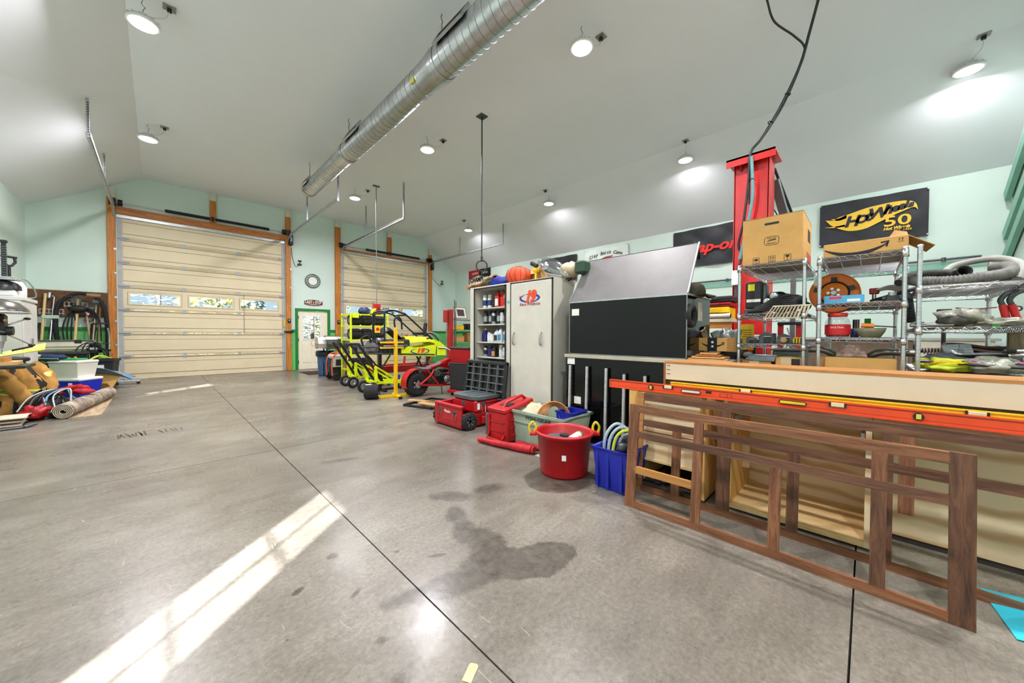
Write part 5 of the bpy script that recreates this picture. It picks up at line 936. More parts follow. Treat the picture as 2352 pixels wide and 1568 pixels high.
ROWS = [(1.585, 'top', [('can', 4.08, 'w', 'b', 'w', 0.20), ('can', 3.99, 'w', 'b', 'w', 0.20), ('bottle', 3.79, 'r', 'w', 'k', 0.25), ('bottle', 3.695, 'r', 'r', 'k', 0.25), ('bottle', 3.61, 'o', 'r', 'k', 0.25), ('bottle', 3.53, 's', 'r', 'k', 0.24)]),
        (1.345, 'second', [('can', 4.06, 'k', 'g', 'k', 0.20), ('can', 3.97, 'k', 'g', 'k', 0.20), ('can', 3.88, 'g', 'k', 'k', 0.20), ('can', 3.79, 'k', 'g', 'k', 0.20), ('can', 3.70, 'g', 's', 'k', 0.20), ('can', 3.61, 'g', 's', 'k', 0.20), ('can', 3.53, 'k', 's', 'k', 0.20)]),
        (1.085, 'third', [('bottle', 4.08, 'p', 'p', 'y', 0.20), ('can', 4.0, 's', 'w', 's', 0.14), ('can', 3.92, 's', 'w', 's', 0.12), ('bottle', 3.83, 's', 'k', 'c', 0.20), ('bottle', 3.73, 's', 't', 'c', 0.22), ('bottle', 3.63, 's', 't', 'c', 0.22), ('bottle', 3.54, 's', 't', 'c', 0.22)]),
        (0.865, 'fourth', [('can', 4.06, 'g', 'k', 'k', 0.16), ('bottle', 3.97, 'p', 'p', 'p', 0.18), ('bottle', 3.86, 'k', 'o', 'k', 0.17), ('can', 3.74, 's', 's', 'w', 0.18), ('can', 3.65, 'g', 's', 's', 0.15), ('can', 3.56, 'g', 'w', 'k', 0.12)])]
for z, rn, row in ROWS:
    for i, (k, y, a, b, c, h) in enumerate(row): bottle(k, y, z, XC+0.14+0.02*(i % 2), '%s on the cabinet\'s %s shelf, %s from the left' % ('aerosol can' if k == 'can' else 'fluid bottle', rn, ORD[i]), bl[a], bl[b], bl[c], h)
t = thing('parts_tray', 'pale blue plastic tray low in the open cabinet', 'tray', (XC+0.2, 3.82, 0.60)); put('tray', MB().box(-0.1, 0.1, -0.3, 0.3, 0, 0.16, 0.01), M('tray_blue', '#8fb0d4', 0.4), t); put('rim', MB().box(-0.11, 0.11, -0.31, 0.31, 0.15, 0.17, 0.006), M('tray_blue'), t)
# things on top of the cabinets
t = thing('paper_lantern', 'round ribbed orange red paper lantern on the cabinets', 'lantern', (3.58, 3.46, 1.89)); n = 20
put('globe', MB().lathe([(0.05, 0.0), (0.13, 0.03), (0.178, 0.09), (0.182, 0.13), (0.16, 0.19), (0.09, 0.235), (0.05, 0.24)], n=28), M('lantern_orange', '#d9512c', 0.7, var=0.15, scale=8), t)
for i in range(14): a = 2*pi*i/14; put('rib', MB().tube([(cos(a)*r, sin(a)*r, z) for r, z in ((0.052, 0.0), (0.133, 0.03), (0.181, 0.09), (0.185, 0.13), (0.163, 0.19), (0.092, 0.236))], 0.004, 5), M('lantern_rib', '#a83317', 0.7), t)
put('cap', MB().cyl((0, 0, 0.235), (0, 0, 0.25), 0.06, 14), M('lantern_rib'), t)
t = thing('small_carton', 'plain tan carton behind the paper lantern', 'carton', (3.78, 3.42, 1.89)); put('carton', MB().box(-0.08, 0.08, -0.26, 0.26, 0, 0.19), m_card, t); put('flap', MB().plate([(-0.08, -0.26, 0.19), (-0.08, -0.05, 0.19), (-0.15, -0.06, 0.13), (-0.15, -0.27, 0.13)], 0.004), m_card, t)
t = thing('yellow_trophy', 'small yellow figure standing beside the paper lantern', 'figurine', (3.62, 3.18, 1.89)); put('stem', MB().lathe([(0.035, 0), (0.02, 0.02), (0.016, 0.12), (0.02, 0.14)], n=12), m_yellow, t); put('top_piece', MB().ball((0, 0, 0.18), (0.035, 0.055, 0.04), 12, 8, 0.3, 3), m_yellow, t)
t = thing('bandana_bundle', 'blue bandana bundle with folded green cloth on the cabinet', 'cloth', (3.56, 3.92, 1.89)); put('blue_cloth', MB().ball((0, -0.07, 0.07), (0.12, 0.17, 0.09), 20, 12, 0.35, 3), M('bandana_blue', '#1d2f96', 0.7, var=0.5, scale=30), t); put('green_fold', MB().box(-0.10, 0.08, -0.02, 0.2, 0.08, 0.16, 0.02), M('sage_cloth', '#8f9b84', 0.8), t)
t = thing('rolled_sack', 'brown paper sack lying at the cabinet corner', 'sack', (3.50, 4.20, 1.89)); put('sack', MB().sheet(lambda u, v: (-0.10+0.2*v, 0.20-0.55*u, 0.02+0.11*u+0.05*sin(pi*v)+0.015*sin(9*u)), 10, 6, 0.02), M('sack_brown', '#a5835c', 0.85, var=0.2), t); put('rolled_end', MB().cyl((-0.1, 0.2, 0.035), (0.1, 0.2, 0.035), 0.035, 10), M('sack_brown'), t)
t = thing('car_headlight', 'clear car headlight unit tilted on the white cabinet', 'headlight', (3.60, 2.92, 1.89)); put('bucket', MB().ball((0.05, 0, 0.14), (0.10, 0.26, 0.10), 18, 10, 0.2, 2).xf(Matrix.Rotation(radians(28), 4, 'X')), m_blackm, t)
put('lens', MB().ball((-0.02, 0.0, 0.155), (0.10, 0.29, 0.125), 22, 12, 0.0).xf(Matrix.Rotation(radians(28), 4, 'X')), glassmat('clear_plastic', (0.9, 0.92, 0.94), 0.30, 0.1), t); put('reflector', MB().lathe([(0.06, 0), (0.05, 0.03), (0.01, 0.05)], (-0.04, 0.05, 0.19), (-1, 0, 0.2), 18), m_chrome, t); put('mount_arm', MB().cyl((0.0, 0.22, 0.22), (0.0, 0.32, 0.27), 0.03, 10), m_blackm, t)
t = thing('canvas_bag', 'beige canvas bag with a dark green end on the cabinet', 'bag', (3.62, 2.58, 1.89)); put('bag', MB().ball((0.02, 0.05, 0.11), (0.12, 0.14, 0.095), 18, 10, 0.25, 7), M('canvas_beige', '#cdbb9b', 0.85, var=0.12), t); put('green_end', MB().box(-0.06, 0.10, -0.20, -0.06, 0.04, 0.19, 0.02), M('bottle_green', '#2c4a35', 0.6, var=0.3), t)
# bench stack: rolling chest, red crate, base
t = thing('black_tool_chest', 'black rolling tool chest with a silver latch beside the cabinet', 'tool chest', (4.30, 5.58, 0.115), radians(8)); put('body', MB().prism([(-0.20, 0.02), (0.20, 0.02), (0.24, 0.5), (-0.24, 0.5)], 'Y', -0.25, 0.25), M('chest_charcoal', '#2b2c2e', 0.55, var=0.25, scale=30), t); put('lid', MB().box(-0.25, 0.25, -0.26, 0.26, 0.5, 0.53, 0.01), m_blackm, t); put('latch', MB().box(-0.08, 0.06, -0.27, -0.25, 0.33, 0.43, 0.01), m_galv, t); put('foot_rim', MB().box(-0.22, 0.22, -0.25, 0.25, 0, 0.03), m_blackm, t)
def packbase(loc, rz, label): 
    t = thing('red_dolly_base', label, 'dolly', loc, rz); put('deck', MB().box(-0.26, 0.26, -0.28, 0.28, 0.06, 0.115, 0.01), m_red, t)
    for x in (-0.2, 0.2):
        for y in (-0.2, 0.2): put('caster', MB().torus((x, y, 0.03), (0, 1, 0), 0.02, 0.011, 14, 6).box(x-0.015, x+0.015, y-0.015, y+0.015, 0.03, 0.07), m_rubber, t)
    for x in (-0.15, 0.0, 0.15): put('slot', MB().box(x-0.04, x+0.04, -0.287, -0.28, 0.07, 0.105), m_black, t)
packbase((4.30, 5.58, 0), radians(8), 'red castor base under the black tool chest')
t = thing('red_tool_crate', 'red lidded tool crate stacked on the black chest', 'tool crate', (4.30, 5.58, 0.648), radians(8)); put('tub', MB().prism([(-0.19, 0), (0.19, 0), (0.22, 0.26), (-0.22, 0.26)], 'Y', -0.24, 0.24), m_red, t); put('lid', MB().box(-0.24, 0.24, -0.26, 0.26, 0.26, 0.30, 0.012), m_blackm, t); put('rib', MB().box(-0.12, -0.10, -0.25, -0.24, 0, 0.26).box(0.06, 0.08, -0.25, -0.24, 0, 0.26), m_red, t); put('white_strip', MB().box(0.16, 0.19, -0.25, -0.24, 0.04, 0.24), m_white, t)
# black grid tray leaning on the open cabinet
t = thing('grid_tray', 'black plastic grid panel leaning on the open cabinet', 'grid panel', (3.19, 3.80, 0)); R5 = Matrix.Rotation(radians(7), 4, 'Y'); fm = m_blackm
put('outer_frame', MB().box(-0.03, 0.03, -0.43, -0.38, 0.0, 0.83, 0.015).box(-0.03, 0.03, 0.38, 0.43, 0.0, 0.83, 0.015).box(-0.03, 0.03, -0.43, 0.43, 0.0, 0.06, 0.015).box(-0.03, 0.03, -0.43, 0.43, 0.77, 0.83, 0.015).xf(R5), fm, t)
for i in range(1, 5): put('grid_bar', MB().box(-0.028, 0.01, -0.43+0.172*i-0.010, -0.43+0.172*i+0.010, 0.03, 0.80).xf(R5), M('grid_edge', '#5c5f61', 0.5), t)
for i in range(1, 8): put('grid_bar', MB().box(-0.028, 0.01, -0.40, 0.40, 0.03+0.1*i-0.007, 0.03+0.1*i+0.007).xf(R5), M('grid_edge'), t)
put('back_sheet', MB().box(0.012, 0.02, -0.40, 0.40, 0.03, 0.80).xf(R5), m_black, t)
# red modular boxes
def latch(t, x, y, z, ax):
    l = put('latch', (MB().box(x-0.006, x+0.004, y-0.03, y+0.03, z-0.02, z+0.035, 0.006) if ax == 'x' else MB().box(x-0.03, x+0.03, y-0.006, y+0.004, z-0.02, z+0.035, 0.006)), M('latch_slate', '#3a4446', 0.5), t)
    w = [(0, -0.035, 0.0), (-0.012, -0.03, -0.10), (-0.012, 0.03, -0.10), (0, 0.035, 0.0)]
    put('latch_wire', MB().tube([(x+a, y+b, z+c) if ax == 'x' else (x+b, y+a, z+c) for a, b, c in w], 0.004, 5), m_galv, l)
t = thing('rolling_tool_crate', 'open red rolling tool crate with a knobbly wheel', 'tool crate', (2.63, 3.52, 0)); H = 0.30
def rb(name, x0, x1, y0, y1, z0, z1, b=0.008): return put(name, MB().box(x0, x1, y0, y1, z0, z1, b), m_red, t)
rb('wall', 0, 0.03, 0.0, 0.56, 0.03, H); rb('wall', 0.03, 0.62, 0.0, 0.03, 0.03, H*0.66); rb('wall', 0.59, 0.62, 0.03, 0.53, 0.03, H*0.66); rb('wall', 0.03, 0.62, 0.53, 0.56, 0.03, H); rb('tub_floor', 0.0, 0.62, 0, 0.56, 0.02, 0.05); rb('rim', -0.015, 0.035, -0.01, 0.57, H-0.03, H+0.005); rb('corner_post', -0.012, 0.05, 0.50, 0.575, 0.02, H); rb('foot_block', 0.30, 0.38, -0.05, 0.0, 0.05, 0.14)
for z in (0.10, 0.19): rb('rib', -0.006, 0.0, 0.12, 0.40, z, z+0.012, 0.002)
latch(t, 0.0, 0.45, 0.21, 'x'); latch(t, 0.0, 0.14, 0.19, 'x'); text_mesh('lettering', 'Milwaukee', 0.055, m_white, t, FACE_MX((-0.008, 0.29, 0.205)), shear=0.25, fit=0.13)
for y in (-0.035, 0.595):
    w = put('wheel_tyre', MB().lathe([(0.06, -0.03), (0.10, -0.033), (0.108, -0.02), (0.108, 0.02), (0.10, 0.033), (0.06, 0.03)], (0.10, y, 0.108), (0, 1, 0), 26, caps=False), m_rubber, t)
    put('wheel_rim', MB().lathe([(0.07, -0.025), (0.062, -0.005), (0.02, -0.03), (0.02, 0.03), (0.062, 0.005), (0.07, 0.025)], (0.10, y, 0.108), (0, 1, 0), 20, caps=False), m_black, w); kb = MB()
    for i in range(24): a = 2*pi*i/24; kb.bar((0.10+cos(a)*0.104, y-0.012*(-1)**i, 0.108+sin(a)*0.104), (0.10+cos(a)*0.113, y-0.012*(-1)**i, 0.108+sin(a)*0.113), 0.016, 0.034, (0, 1, 0))
    put('tread_blocks', kb, m_rubber, w)
    for i in range(6): a = 2*pi*i/6; put('spoke', MB().bar((0.10+cos(a)*0.02, y-0.022, 0.108+sin(a)*0.02), (0.10+cos(a)*0.062, y-0.018, 0.108+sin(a)*0.062), 0.012, 0.008, (0, 1, 0)), m_galv, w)
t = thing('red_organizer_box', 'closed red organiser box with slate lid lying on the crate', 'tool box', (2.83, 3.535, 0.185))
put('body', MB().box(0.0, 0.50, -0.045, 0.47, 0, 0.17, 0.03), m_red, t); put('lid', MB().prism([(0.04, -0.06), (0.46, -0.06), (0.515, 0.02), (0.515, 0.42), (0.44, 0.49), (0.06, 0.49), (-0.015, 0.40), (-0.015, 0.02)], 'Z', 0.17, 0.21), M('lid_slate', '#4a5557', 0.5, var=0.12), t)
for y in (0.05, 0.19, 0.33): put('lid_rib', MB().box(0.08, 0.42, y, y+0.04, 0.21, 0.218, 0.003), M('lid_slate'), t)
latch(t, 0.13, -0.045, 0.11, 'y'); latch(t, 0.42, -0.045, 0.11, 'y'); put('front_bar', MB().box(0.17, 0.38, -0.066, -0.045, 0.12, 0.145, 0.006), m_red, t); put('white_label', MB().box(0.03, 0.07, -0.049, -0.045, 0.05, 0.13), m_white, t); latch(t, 0.0, 0.2, 0.11, 'x')
t = thing('upright_tool_case', 'tall red tool case with its handle lid tilted open', 'tool case', (2.64, 2.73, 0))
put('body', MB().box(0.0, 0.26, 0.0, 0.30, 0.02, 0.34, 0.015), m_red, t); put('side_ribs', MB().box(-0.008, 0.0, 0.04, 0.26, 0.12, 0.135).box(-0.008, 0.0, 0.04, 0.26, 0.22, 0.235).box(-0.012, 0.0, 0.26, 0.29, 0.05, 0.30), m_red, t)
for z in (0.08, 0.16, 0.25): put('clip', MB().box(0.06, 0.13, -0.012, 0.0, z, z+0.03, 0.004), m_red, t)
put('dark_edge', MB().box(0.18, 0.25, -0.006, 0.0, 0.03, 0.32), m_blackm, t); put('base_handle', MB().tube([(-0.01, 0.03, 0.10), (-0.04, 0.03, 0.04), (-0.04, 0.27, 0.04), (-0.01, 0.27, 0.10)], 0.014, 6), m_red, t); put('slate_back', MB().box(-0.015, 0.02, 0.30, 0.33, 0.06, 0.30, 0.008), M('lid_slate'), t)
put('tilted_lid', MB().box(0, 0.46, 0.0, 0.30, 0, 0.05, 0.01).xf(Matrix.Translation((-0.01, 0, 0.33)) @ Matrix.Rotation(radians(-10), 4, 'Y')), m_red, t); put('lid_handle', MB().tube([(0.05, 0.1, 0.38), (0.10, 0.1, 0.44), (0.34, 0.1, 0.49), (0.40, 0.1, 0.45)], 0.016, 6), m_red, t); put('yellow_tag', MB().box(0.38, 0.43, -0.01, 0.0, 0.36, 0.42), m_yellow, t); put('lid_dark', MB().box(0.1, 0.2, 0.05, 0.2, 0.05, 0.056).xf(Matrix.Translation((-0.01, 0, 0.33)) @ Matrix.Rotation(radians(-10), 4, 'Y')), m_blackm, t)
t = thing('red_chair_bag', 'long red folding chair bag lying before the tool case', 'bag', (2.56, 2.66, 0)); put('sleeve', MB().tube(spline([(-0.06, 0.36, 0.035), (-0.03, 0.15, 0.035), (0.02, -0.1, 0.04), (0.07, -0.30, 0.04)], 6), [0.028]*6+[0.034]*6+[0.04]*7, 10), M('red_cloth'), t); put('drawstring_mouth', MB().torus((0.075, -0.32, 0.04), (0.2, -1, 0), 0.03, 0.012, 14, 6), M('red_cloth'), t); put('white_tag', MB().box(0.06, 0.12, -0.42, -0.36, 0.001, 0.004), m_label, t)
solo('short_red_bag', MB().tube(spline([(0, 0.12, 0.03), (0.02, -0.05, 0.03), (0.04, -0.2, 0.03)], 4), 0.028, 8).torus((0.04, -0.2, 0.03), (0, 1, 0), 0.022, 0.009, 12, 6), M('red_cloth'), 'shorter red bag end poking from under the tool case', 'bag', (2.72, 2.52, 0))
# tote, tub, bins
def tub_box(t, name, w, d, h, k, m, th=0.012):
    """open tapered tub: half sizes w,d at the rim"""
    a, b = w-k, d-k
    ring = lambda W, D, z: [(-W, -D, z), (W, -D, z), (W, D, z), (-W, D, z)]
    v = ring(a, b, 0)+ring(w, d, h)+ring(w-th, d-th, h)+ring(a-th, b-th, 0.02)
    f = [[3, 2, 1, 0]]; 
    for q in range(3):
        for i in range(4): f.append([q*4+i, q*4+(i+1) % 4, q*4+4+(i+1) % 4, q*4+4+i])
    f.append([12, 13, 14, 15]); return put(name, MB().add(v, f), m, t)
gm = M('tote_sage', '#9aae9b', 0.5, var=0.10, scale=6)
t = thing('sage_tote', 'sage green storage tote with handwriting on its side', 'tote', (2.99, 2.42, 0)); tub_box(t, 'tub', 0.25, 0.36, 0.37, 0.045, gm)
put('rim', MB().tube([(-0.26, -0.37, 0.365), (0.26, -0.37, 0.365), (0.26, 0.37, 0.365), (-0.26, 0.37, 0.365)], 0.016, 8, closed=True), gm, t); put('ridge', MB().box(-0.248, -0.236, -0.34, 0.34, 0.25, 0.262), gm, t)
text_mesh('handwriting', 'FISH-GEAR', 0.05, m_ink, t, basis((-0.249, -0.05, 0.315), (0, -1, 0), (-0.12, 0, 1)), fit=0.34)
t = thing('blue_inner_tub', 'small dark blue tub sitting in the sage tote', 'tub', (3.06, 2.18, 0.20)); tub_box(t, 'tub', 0.14, 0.10, 0.20, 0.015, M('tub_blue', '#17239b', 0.4, var=0.1)); put('rim', MB().tube([(-0.145, -0.105, 0.2), (0.145, -0.105, 0.2), (0.145, 0.105, 0.2), (-0.145, 0.105, 0.2)], 0.008, 6, closed=True), M('tub_blue'), t); put('side_grip', MB().tube([(-0.15, 0.05, 0.16), (-0.165, 0.03, 0.14), (-0.165, -0.03, 0.14), (-0.15, -0.05, 0.16)], 0.006, 6), M('tub_blue'), t)
t = thing('copper_tube_coil', 'coil of orange copper tubing standing in the sage tote', 'coil', (2.93, 2.34, 0.22))
for i in range(7): put('turn', MB().torus((0.014*i-0.03, 0.012*i-0.05, 0.10+0.004*i), (-0.65+0.09*i, -0.75, 0.25-0.05*i), 0.175-0.014*i, 0.0065, 36, 6), M('copper_orange', '#cf8a52', 0.35, 0.3), t)
cloth('canvas_dropcloth', 'crumpled beige drop cloth in the sage tote', 'cloth', (2.95, 2.60, 0.10), (0.16, 0.13, 0.17), M('canvas_beige'), 4, 0.3)
t = thing('red_tub', 'big round red plastic tub with yellow rope handles', 'tub', (2.50, 1.86, 0)); rt = M('tub_red', '#ad0f17', 0.38, var=0.10, scale=5)
put('wall', MB().lathe([(0.0, 0.012), (0.185, 0.012), (0.20, 0.0), (0.205, 0.02), (0.232, 0.33), (0.25, 0.335), (0.252, 0.36), (0.238, 0.365), (0.222, 0.345), (0.195, 0.03), (0.0, 0.025)], n=48), rt, t)
put('rim_bead', MB().torus((0, 0, 0.352), (0, 0, 1), 0.246, 0.011, 48, 8), rt, t); put('white_sticker', MB().sheet(lambda u, v: (0.2215*cos(radians(212+9*u)), 0.2215*sin(radians(212+9*u)), 0.165+0.045*v), 4, 2, 0.001), m_white, t)
for s in (-1, 1):
    a = radians(-45); c = V(cos(a)*s, sin(a)*s, 0); k = V(-sin(a), cos(a), 0)
    l = put('handle_lug', MB().bar(c*0.245+V(0, 0, 0.335), c*0.30+V(0, 0, 0.335), 0.10, 0.02), rt, t); put('rope_loop', MB().tube(spline([c*0.255+V(0, 0, 0.33), c*0.250+V(0, 0, 0.39), c*0.275+V(0, 0, 0.43), c*0.305+V(0, 0, 0.39), c*0.295+V(0, 0, 0.33)], 6), 0.011, 8), M('rope_yellow', '#d9c22c', 0.7, var=0.35, scale=60), l)
t = thing('slate_jug', 'dark slate container top inside the red tub', 'container', (2.46, 1.90, 0.03)); put('shell', MB().lathe([(0.15, 0), (0.155, 0.20), (0.12, 0.27), (0.06, 0.285), (0, 0.285)], n=20), M('slate_plastic', '#47525a', 0.45, var=0.2), t); put('cap', MB().cyl((0.03, -0.05, 0.275), (0.03, -0.05, 0.30), 0.04, 14), m_blackm, t)
t = thing('pale_bottle', 'pale bottle with a green cap lying in the red tub', 'bottle', (2.56, 1.76, 0.27)); put('bottle_body', MB().cyl((-0.1, 0.0, 0.03), (0.04, 0.02, 0.04), 0.035, 12), m_white, t); put('cap', MB().cyl((0.04, 0.02, 0.04), (0.07, 0.025, 0.043), 0.03, 12), M('lid_green'), t)
t = thing('blue_crate', 'dark blue plastic crate beside the walnut frame', 'crate', (2.58, 1.37, 0)); tub_box(t, 'tub', 0.17, 0.145, 0.32, 0.03, M('tub_blue')); put('rim', MB().tube([(-0.175, -0.15, 0.315), (0.175, -0.15, 0.315), (0.175, 0.15, 0.315), (-0.175, 0.15, 0.315)], 0.012, 8, closed=True), M('tub_blue'), t)
for y in (-0.09, 0.02, 0.11): put('rib', MB().box(-0.168, -0.145, y-0.012, y+0.012, 0.02, 0.30), M('tub_blue'), t)
t = thing('grey_hose_coil', 'looped grey hose and cords filling the blue crate', 'hose', (2.60, 1.38, 0.15))
for i in range(4): put('hose_loop', MB().tube(spline([(-0.08, 0.10-0.03*i, 0.0), (-0.06+0.01*i, 0.10-0.04*i, 0.22), (0.0, 0.03-0.04*i, 0.33-0.02*i), (0.06, -0.06-0.02*i, 0.24), (0.06, -0.08, 0.05)], 7), 0.013, 8), (M('hose_bluegrey', '#a9b6bf', 0.5), M('hose_bluegrey'), M('cord_lime'), M('hose_grey'))[i], t)
put('valve_block', MB().box(0.0, 0.09, -0.08, 0.02, 0.12, 0.22, 0.01).ball((-0.02, -0.04, 0.16), (0.06, 0.05, 0.05), 10, 8, 0.5, 2), M('steel_dark'), t)
# planks and black frame on the floor
solo('flat_black_frame', MB().bar((-0.35, -0.3, 0.02), (0.35, -0.3, 0.02), 0.03, 0.03).bar((-0.35, 0.3, 0.02), (0.35, 0.3, 0.02), 0.03, 0.03).bar((-0.35, -0.3, 0.02), (-0.35, 0.3, 0.02), 0.03, 0.03).bar((0.35, -0.3, 0.02), (0.35, 0.3, 0.02), 0.03, 0.03), m_black, 'flat black metal frame on the floor behind the red crate', 'frame', (3.30, 5.25, 0), 0.3)
PN = wood('pale_pine', ('#d9b07a', '#cda066', '#b5854b'), 'Y')
for i, (x, y, a, l, lab) in enumerate(((3.25, 5.35, 0.5, 0.34, 'pale wood strip crossing the flat black frame, upper'), (3.42, 5.15, 0.9, 0.30, 'pale wood strip crossing the flat black frame, lower'), (3.15, 5.05, 0.2, 0.26, 'short pale wood strip beside the flat black frame'))): solo('wood_strip', MB().box(-0.045, 0.045, -l, l, 0, 0.02, 0.003), PN, lab, 'board', (x, y, 0.036), a)
# ---------------------------------------------------------------- black bench, lidded chest and what lies on it
gloss = M('black_gloss', '#0a0a0b', 0.10, var=0.2, scale=3, spec=0.32); alu = M('grey_sheet', '#6c6a68', 0.5, 0.2, var=0.08, scale=3, bump=0.05, bscale=120)
t = thing('black_work_bench', 'long glossy black fronted work bench with a pale top edge', 'work bench', (3.33, 1.35, 0))
put('front_panel', MB().box(0.0, 0.02, -0.5, 1.10, 0.06, 0.935), gloss, t); put('end_panel', MB().box(0.02, 0.78, 1.08, 1.10, 0.06, 0.935), gloss, t); put('end_panel', MB().box(0.02, 0.78, -0.5, -0.48, 0.06, 0.935), gloss, t); put('bench_top', MB().box(-0.02, 0.80, -0.52, 1.12, 0.935, 0.972, 0.004), M('bench_edge', '#b9b39f', 0.5, 0.2, var=0.08), t); put('plinth', MB().box(0.05, 0.75, -0.45, 1.05, 0, 0.06), m_black, t)
put('paper_sticker', MB().box(-0.002, 0.0, 0.985, 1.085, 0.86, 0.93), m_label, t); put('paper_sticker', MB().box(-0.002, 0.0, 0.90, 0.99, 0.42, 0.50), m_label, t)
for i, y in enumerate((2.373, 2.151, 1.918, 1.717, 1.501)):
    h = (0.85, 0.848, 0.845, 0.80, 0.80)[i]; k = thing('shelf_post', 'slim bare steel post leaning on the black bench, %s from the white cabinet' % ORD[i], 'post', (3.275, y, 0), 0, 'loose steel posts against the bench')
    put('tube', MB().cyl((0, 0, 0.015), (0.02, 0, h), 0.0155, 12), M('bar_steel', '#c2c5c6', 0.45, 0.3, var=0.12, scale=20), k); put('end_foot', MB().cyl((0, 0, 0), (0, 0, 0.018), 0.018, 10), m_blackm, k)
    for q in range(9): put('groove', MB().torus((0.02*(0.1+q*0.09)/h, 0, 0.08+q*0.09), (0, 0, 1), 0.0155, 0.0014, 14, 4), M('steel_dark'), k)
t = thing('lidded_black_chest', 'glossy black chest with a raised grey sheet lid', 'chest', (3.40, 1.81, 0.973))
put('front', MB().box(0, 0.02, -0.645, 0.645, 0.0, 0.585, 0.003), gloss, t); put('left_side', MB().box(0.02, 0.66, 0.625, 0.645, 0, 0.585), gloss, t); put('right_side', MB().box(0.02, 0.66, -0.645, -0.625, 0.0, 0.585), gloss, t); put('back', MB().box(0.64, 0.66, -0.625, 0.625, 0, 0.585), m_black, t); put('chest_floor', MB().box(0.02, 0.64, -0.625, 0.625, 0, 0.02), m_black, t)
put('trim_rail', MB().box(-0.004, 0.02, -0.65, 0.65, 0.585, 0.60).box(0.0, 0.67, -0.655, -0.62, 0.585, 0.60).box(0.0, 0.67, 0.62, 0.655, 0.585, 0.60), m_galv, t); put('corner_bead', MB().box(-0.006, 0.0, -0.65, -0.642, 0, 0.585).box(-0.006, 0.0, 0.642, 0.65, 0, 0.585).box(-0.006, 0, -0.65, 0.65, 0.0, 0.008), M('bead_grey', '#8d8f90', 0.35, 0.6), t)
put('lid_sheet', MB().plate([(0.0, -0.65, 0.60), (0.0, 0.65, 0.60), (0.37, 0.625, 1.13), (0.37, -0.625, 1.13)], 0.006), alu, t); put('lid_back', MB().plate([(0.37, -0.625, 1.13), (0.37, 0.625, 1.13), (0.43, 0.62, 0.98), (0.43, -0.62, 0.98)], 0.006), m_black, t); put('lid_edge', MB().bar((0.0, -0.652, 0.60), (0.37, -0.627, 1.13), 0.012, 0.02).bar((0.0, 0.652, 0.60), (0.37, 0.627, 1.13), 0.012, 0.02), m_galv, t)
put('lid_prop', MB().tube([(0.55, -0.5, 0.585), (0.40, -0.5, 1.05)], 0.01, 6).tube([(0.55, 0.5, 0.585), (0.40, 0.5, 1.05)], 0.01, 6), m_galv, t)
put('paper_sticker', MB().box(-0.008, -0.006, 0.515, 0.615, 0.44, 0.515), m_label, t); put('side_sticker', MB().box(0.30, 0.42, -0.648, -0.645, 0.36, 0.54), M('sticker_white', '#d9cfc0', 0.6, var=0.1, scale=30), t); put('scratch', MB().box(-0.001, 0.0, 0.30, 0.36, 0.0, 0.001), m_galv, t); put('glove_port', MB().torus((0.10, -0.648, 0.40), (0, 1, 0), 0.085, 0.03, 26, 8), m_rubber, t)
t = thing('camouflage_cap', 'camouflage cap hung on the corner of the black chest', 'cap', (3.68, 1.20, 1.575), radians(20)); cm2 = M('camo_cloth', '#4d4a37', 0.9, var=0.0, col2='#1f211a', scale=14)
put('crown', MB().lathe([(0.10, 0.0), (0.105, 0.04), (0.09, 0.09), (0.05, 0.12), (0, 0.125)], n=20), cm2, t); put('peak', MB().sheet(lambda u, v: ((-0.09+0.18*v), -0.09-0.10*u*sin(pi*(0.15+0.7*v)), 0.02-0.03*u-0.05*(v-0.5)**2), 5, 8, 0.004), cm2, t); put('strap', MB().tube([(0.06, 0.06, 0.01), (0.09, -0.02, -0.03), (0.05, -0.09, 0.0)], 0.012, 6), M('strap_brown', '#8a5a2c', 0.6), t)
# bench right of the chest
MW = [wood('mould_%d' % i, c, 'Y') for i, c in enumerate((('#c98f4f', '#b77a3a', '#955c26'), ('#d8a566', '#c78f4f', '#a87035'), ('#a9703a', '#935c2b', '#70431c')))]
for i in range(4): solo('wood_moulding', MB().prism([(-0.05, 0), (0.06, 0), (0.06, 0.012), (0.02, 0.016), (-0.04, 0.010)], 'Y', -0.08+0.03*i, 0.24-0.03*i), MW[i % 3], 'strip of wooden moulding stacked on the bench, %s from the bottom' % ORD[i], 'moulding', (3.46+0.012*i, 0.92, 0.973+0.0165*i), 0.02*i, 'mouldings stacked on the bench')
def smile(t, o, w, m, ang=0.0, nm='smile_arrow'):
    """curved arrow print on a face that looks to -X; o = centre (x,y,z)"""
    pts = []; n = 20
    for k in range(n+1): a = -1+2*k/n; pts.append((a*w/2, -w*0.16*(1-a*a)))
    th = [w*0.012+w*0.035*(1-(2*k/n-1)**2) for k in range(n+1)]
    poly = [(x, z+h) for (x, z), h in zip(pts, th)]+[(x, z-h) for (x, z), h in list(zip(pts, th))[::-1]]
    mb = MB(); vs = [(0, -x, z) for x, z in poly]; N = n+1
    mb.add(vs, [[i, i+1, 2*N-2-i, 2*N-1-i] for i in range(n)]); tip = [(0.40, 0.045), (0.53, 0.06), (0.50, -0.075), (0.475, -0.07), (0.485, 0.02), (0.40, 0.015)]
    mb.add([(0, -x*w, z*w) for x, z in tip], [[0, 1, 4, 5], [1, 2, 3, 4]]); mb.v = [(x+o[0], y+o[1], z+o[2]) for x, y, z in mb.v]; return put(nm, mb, m, t)
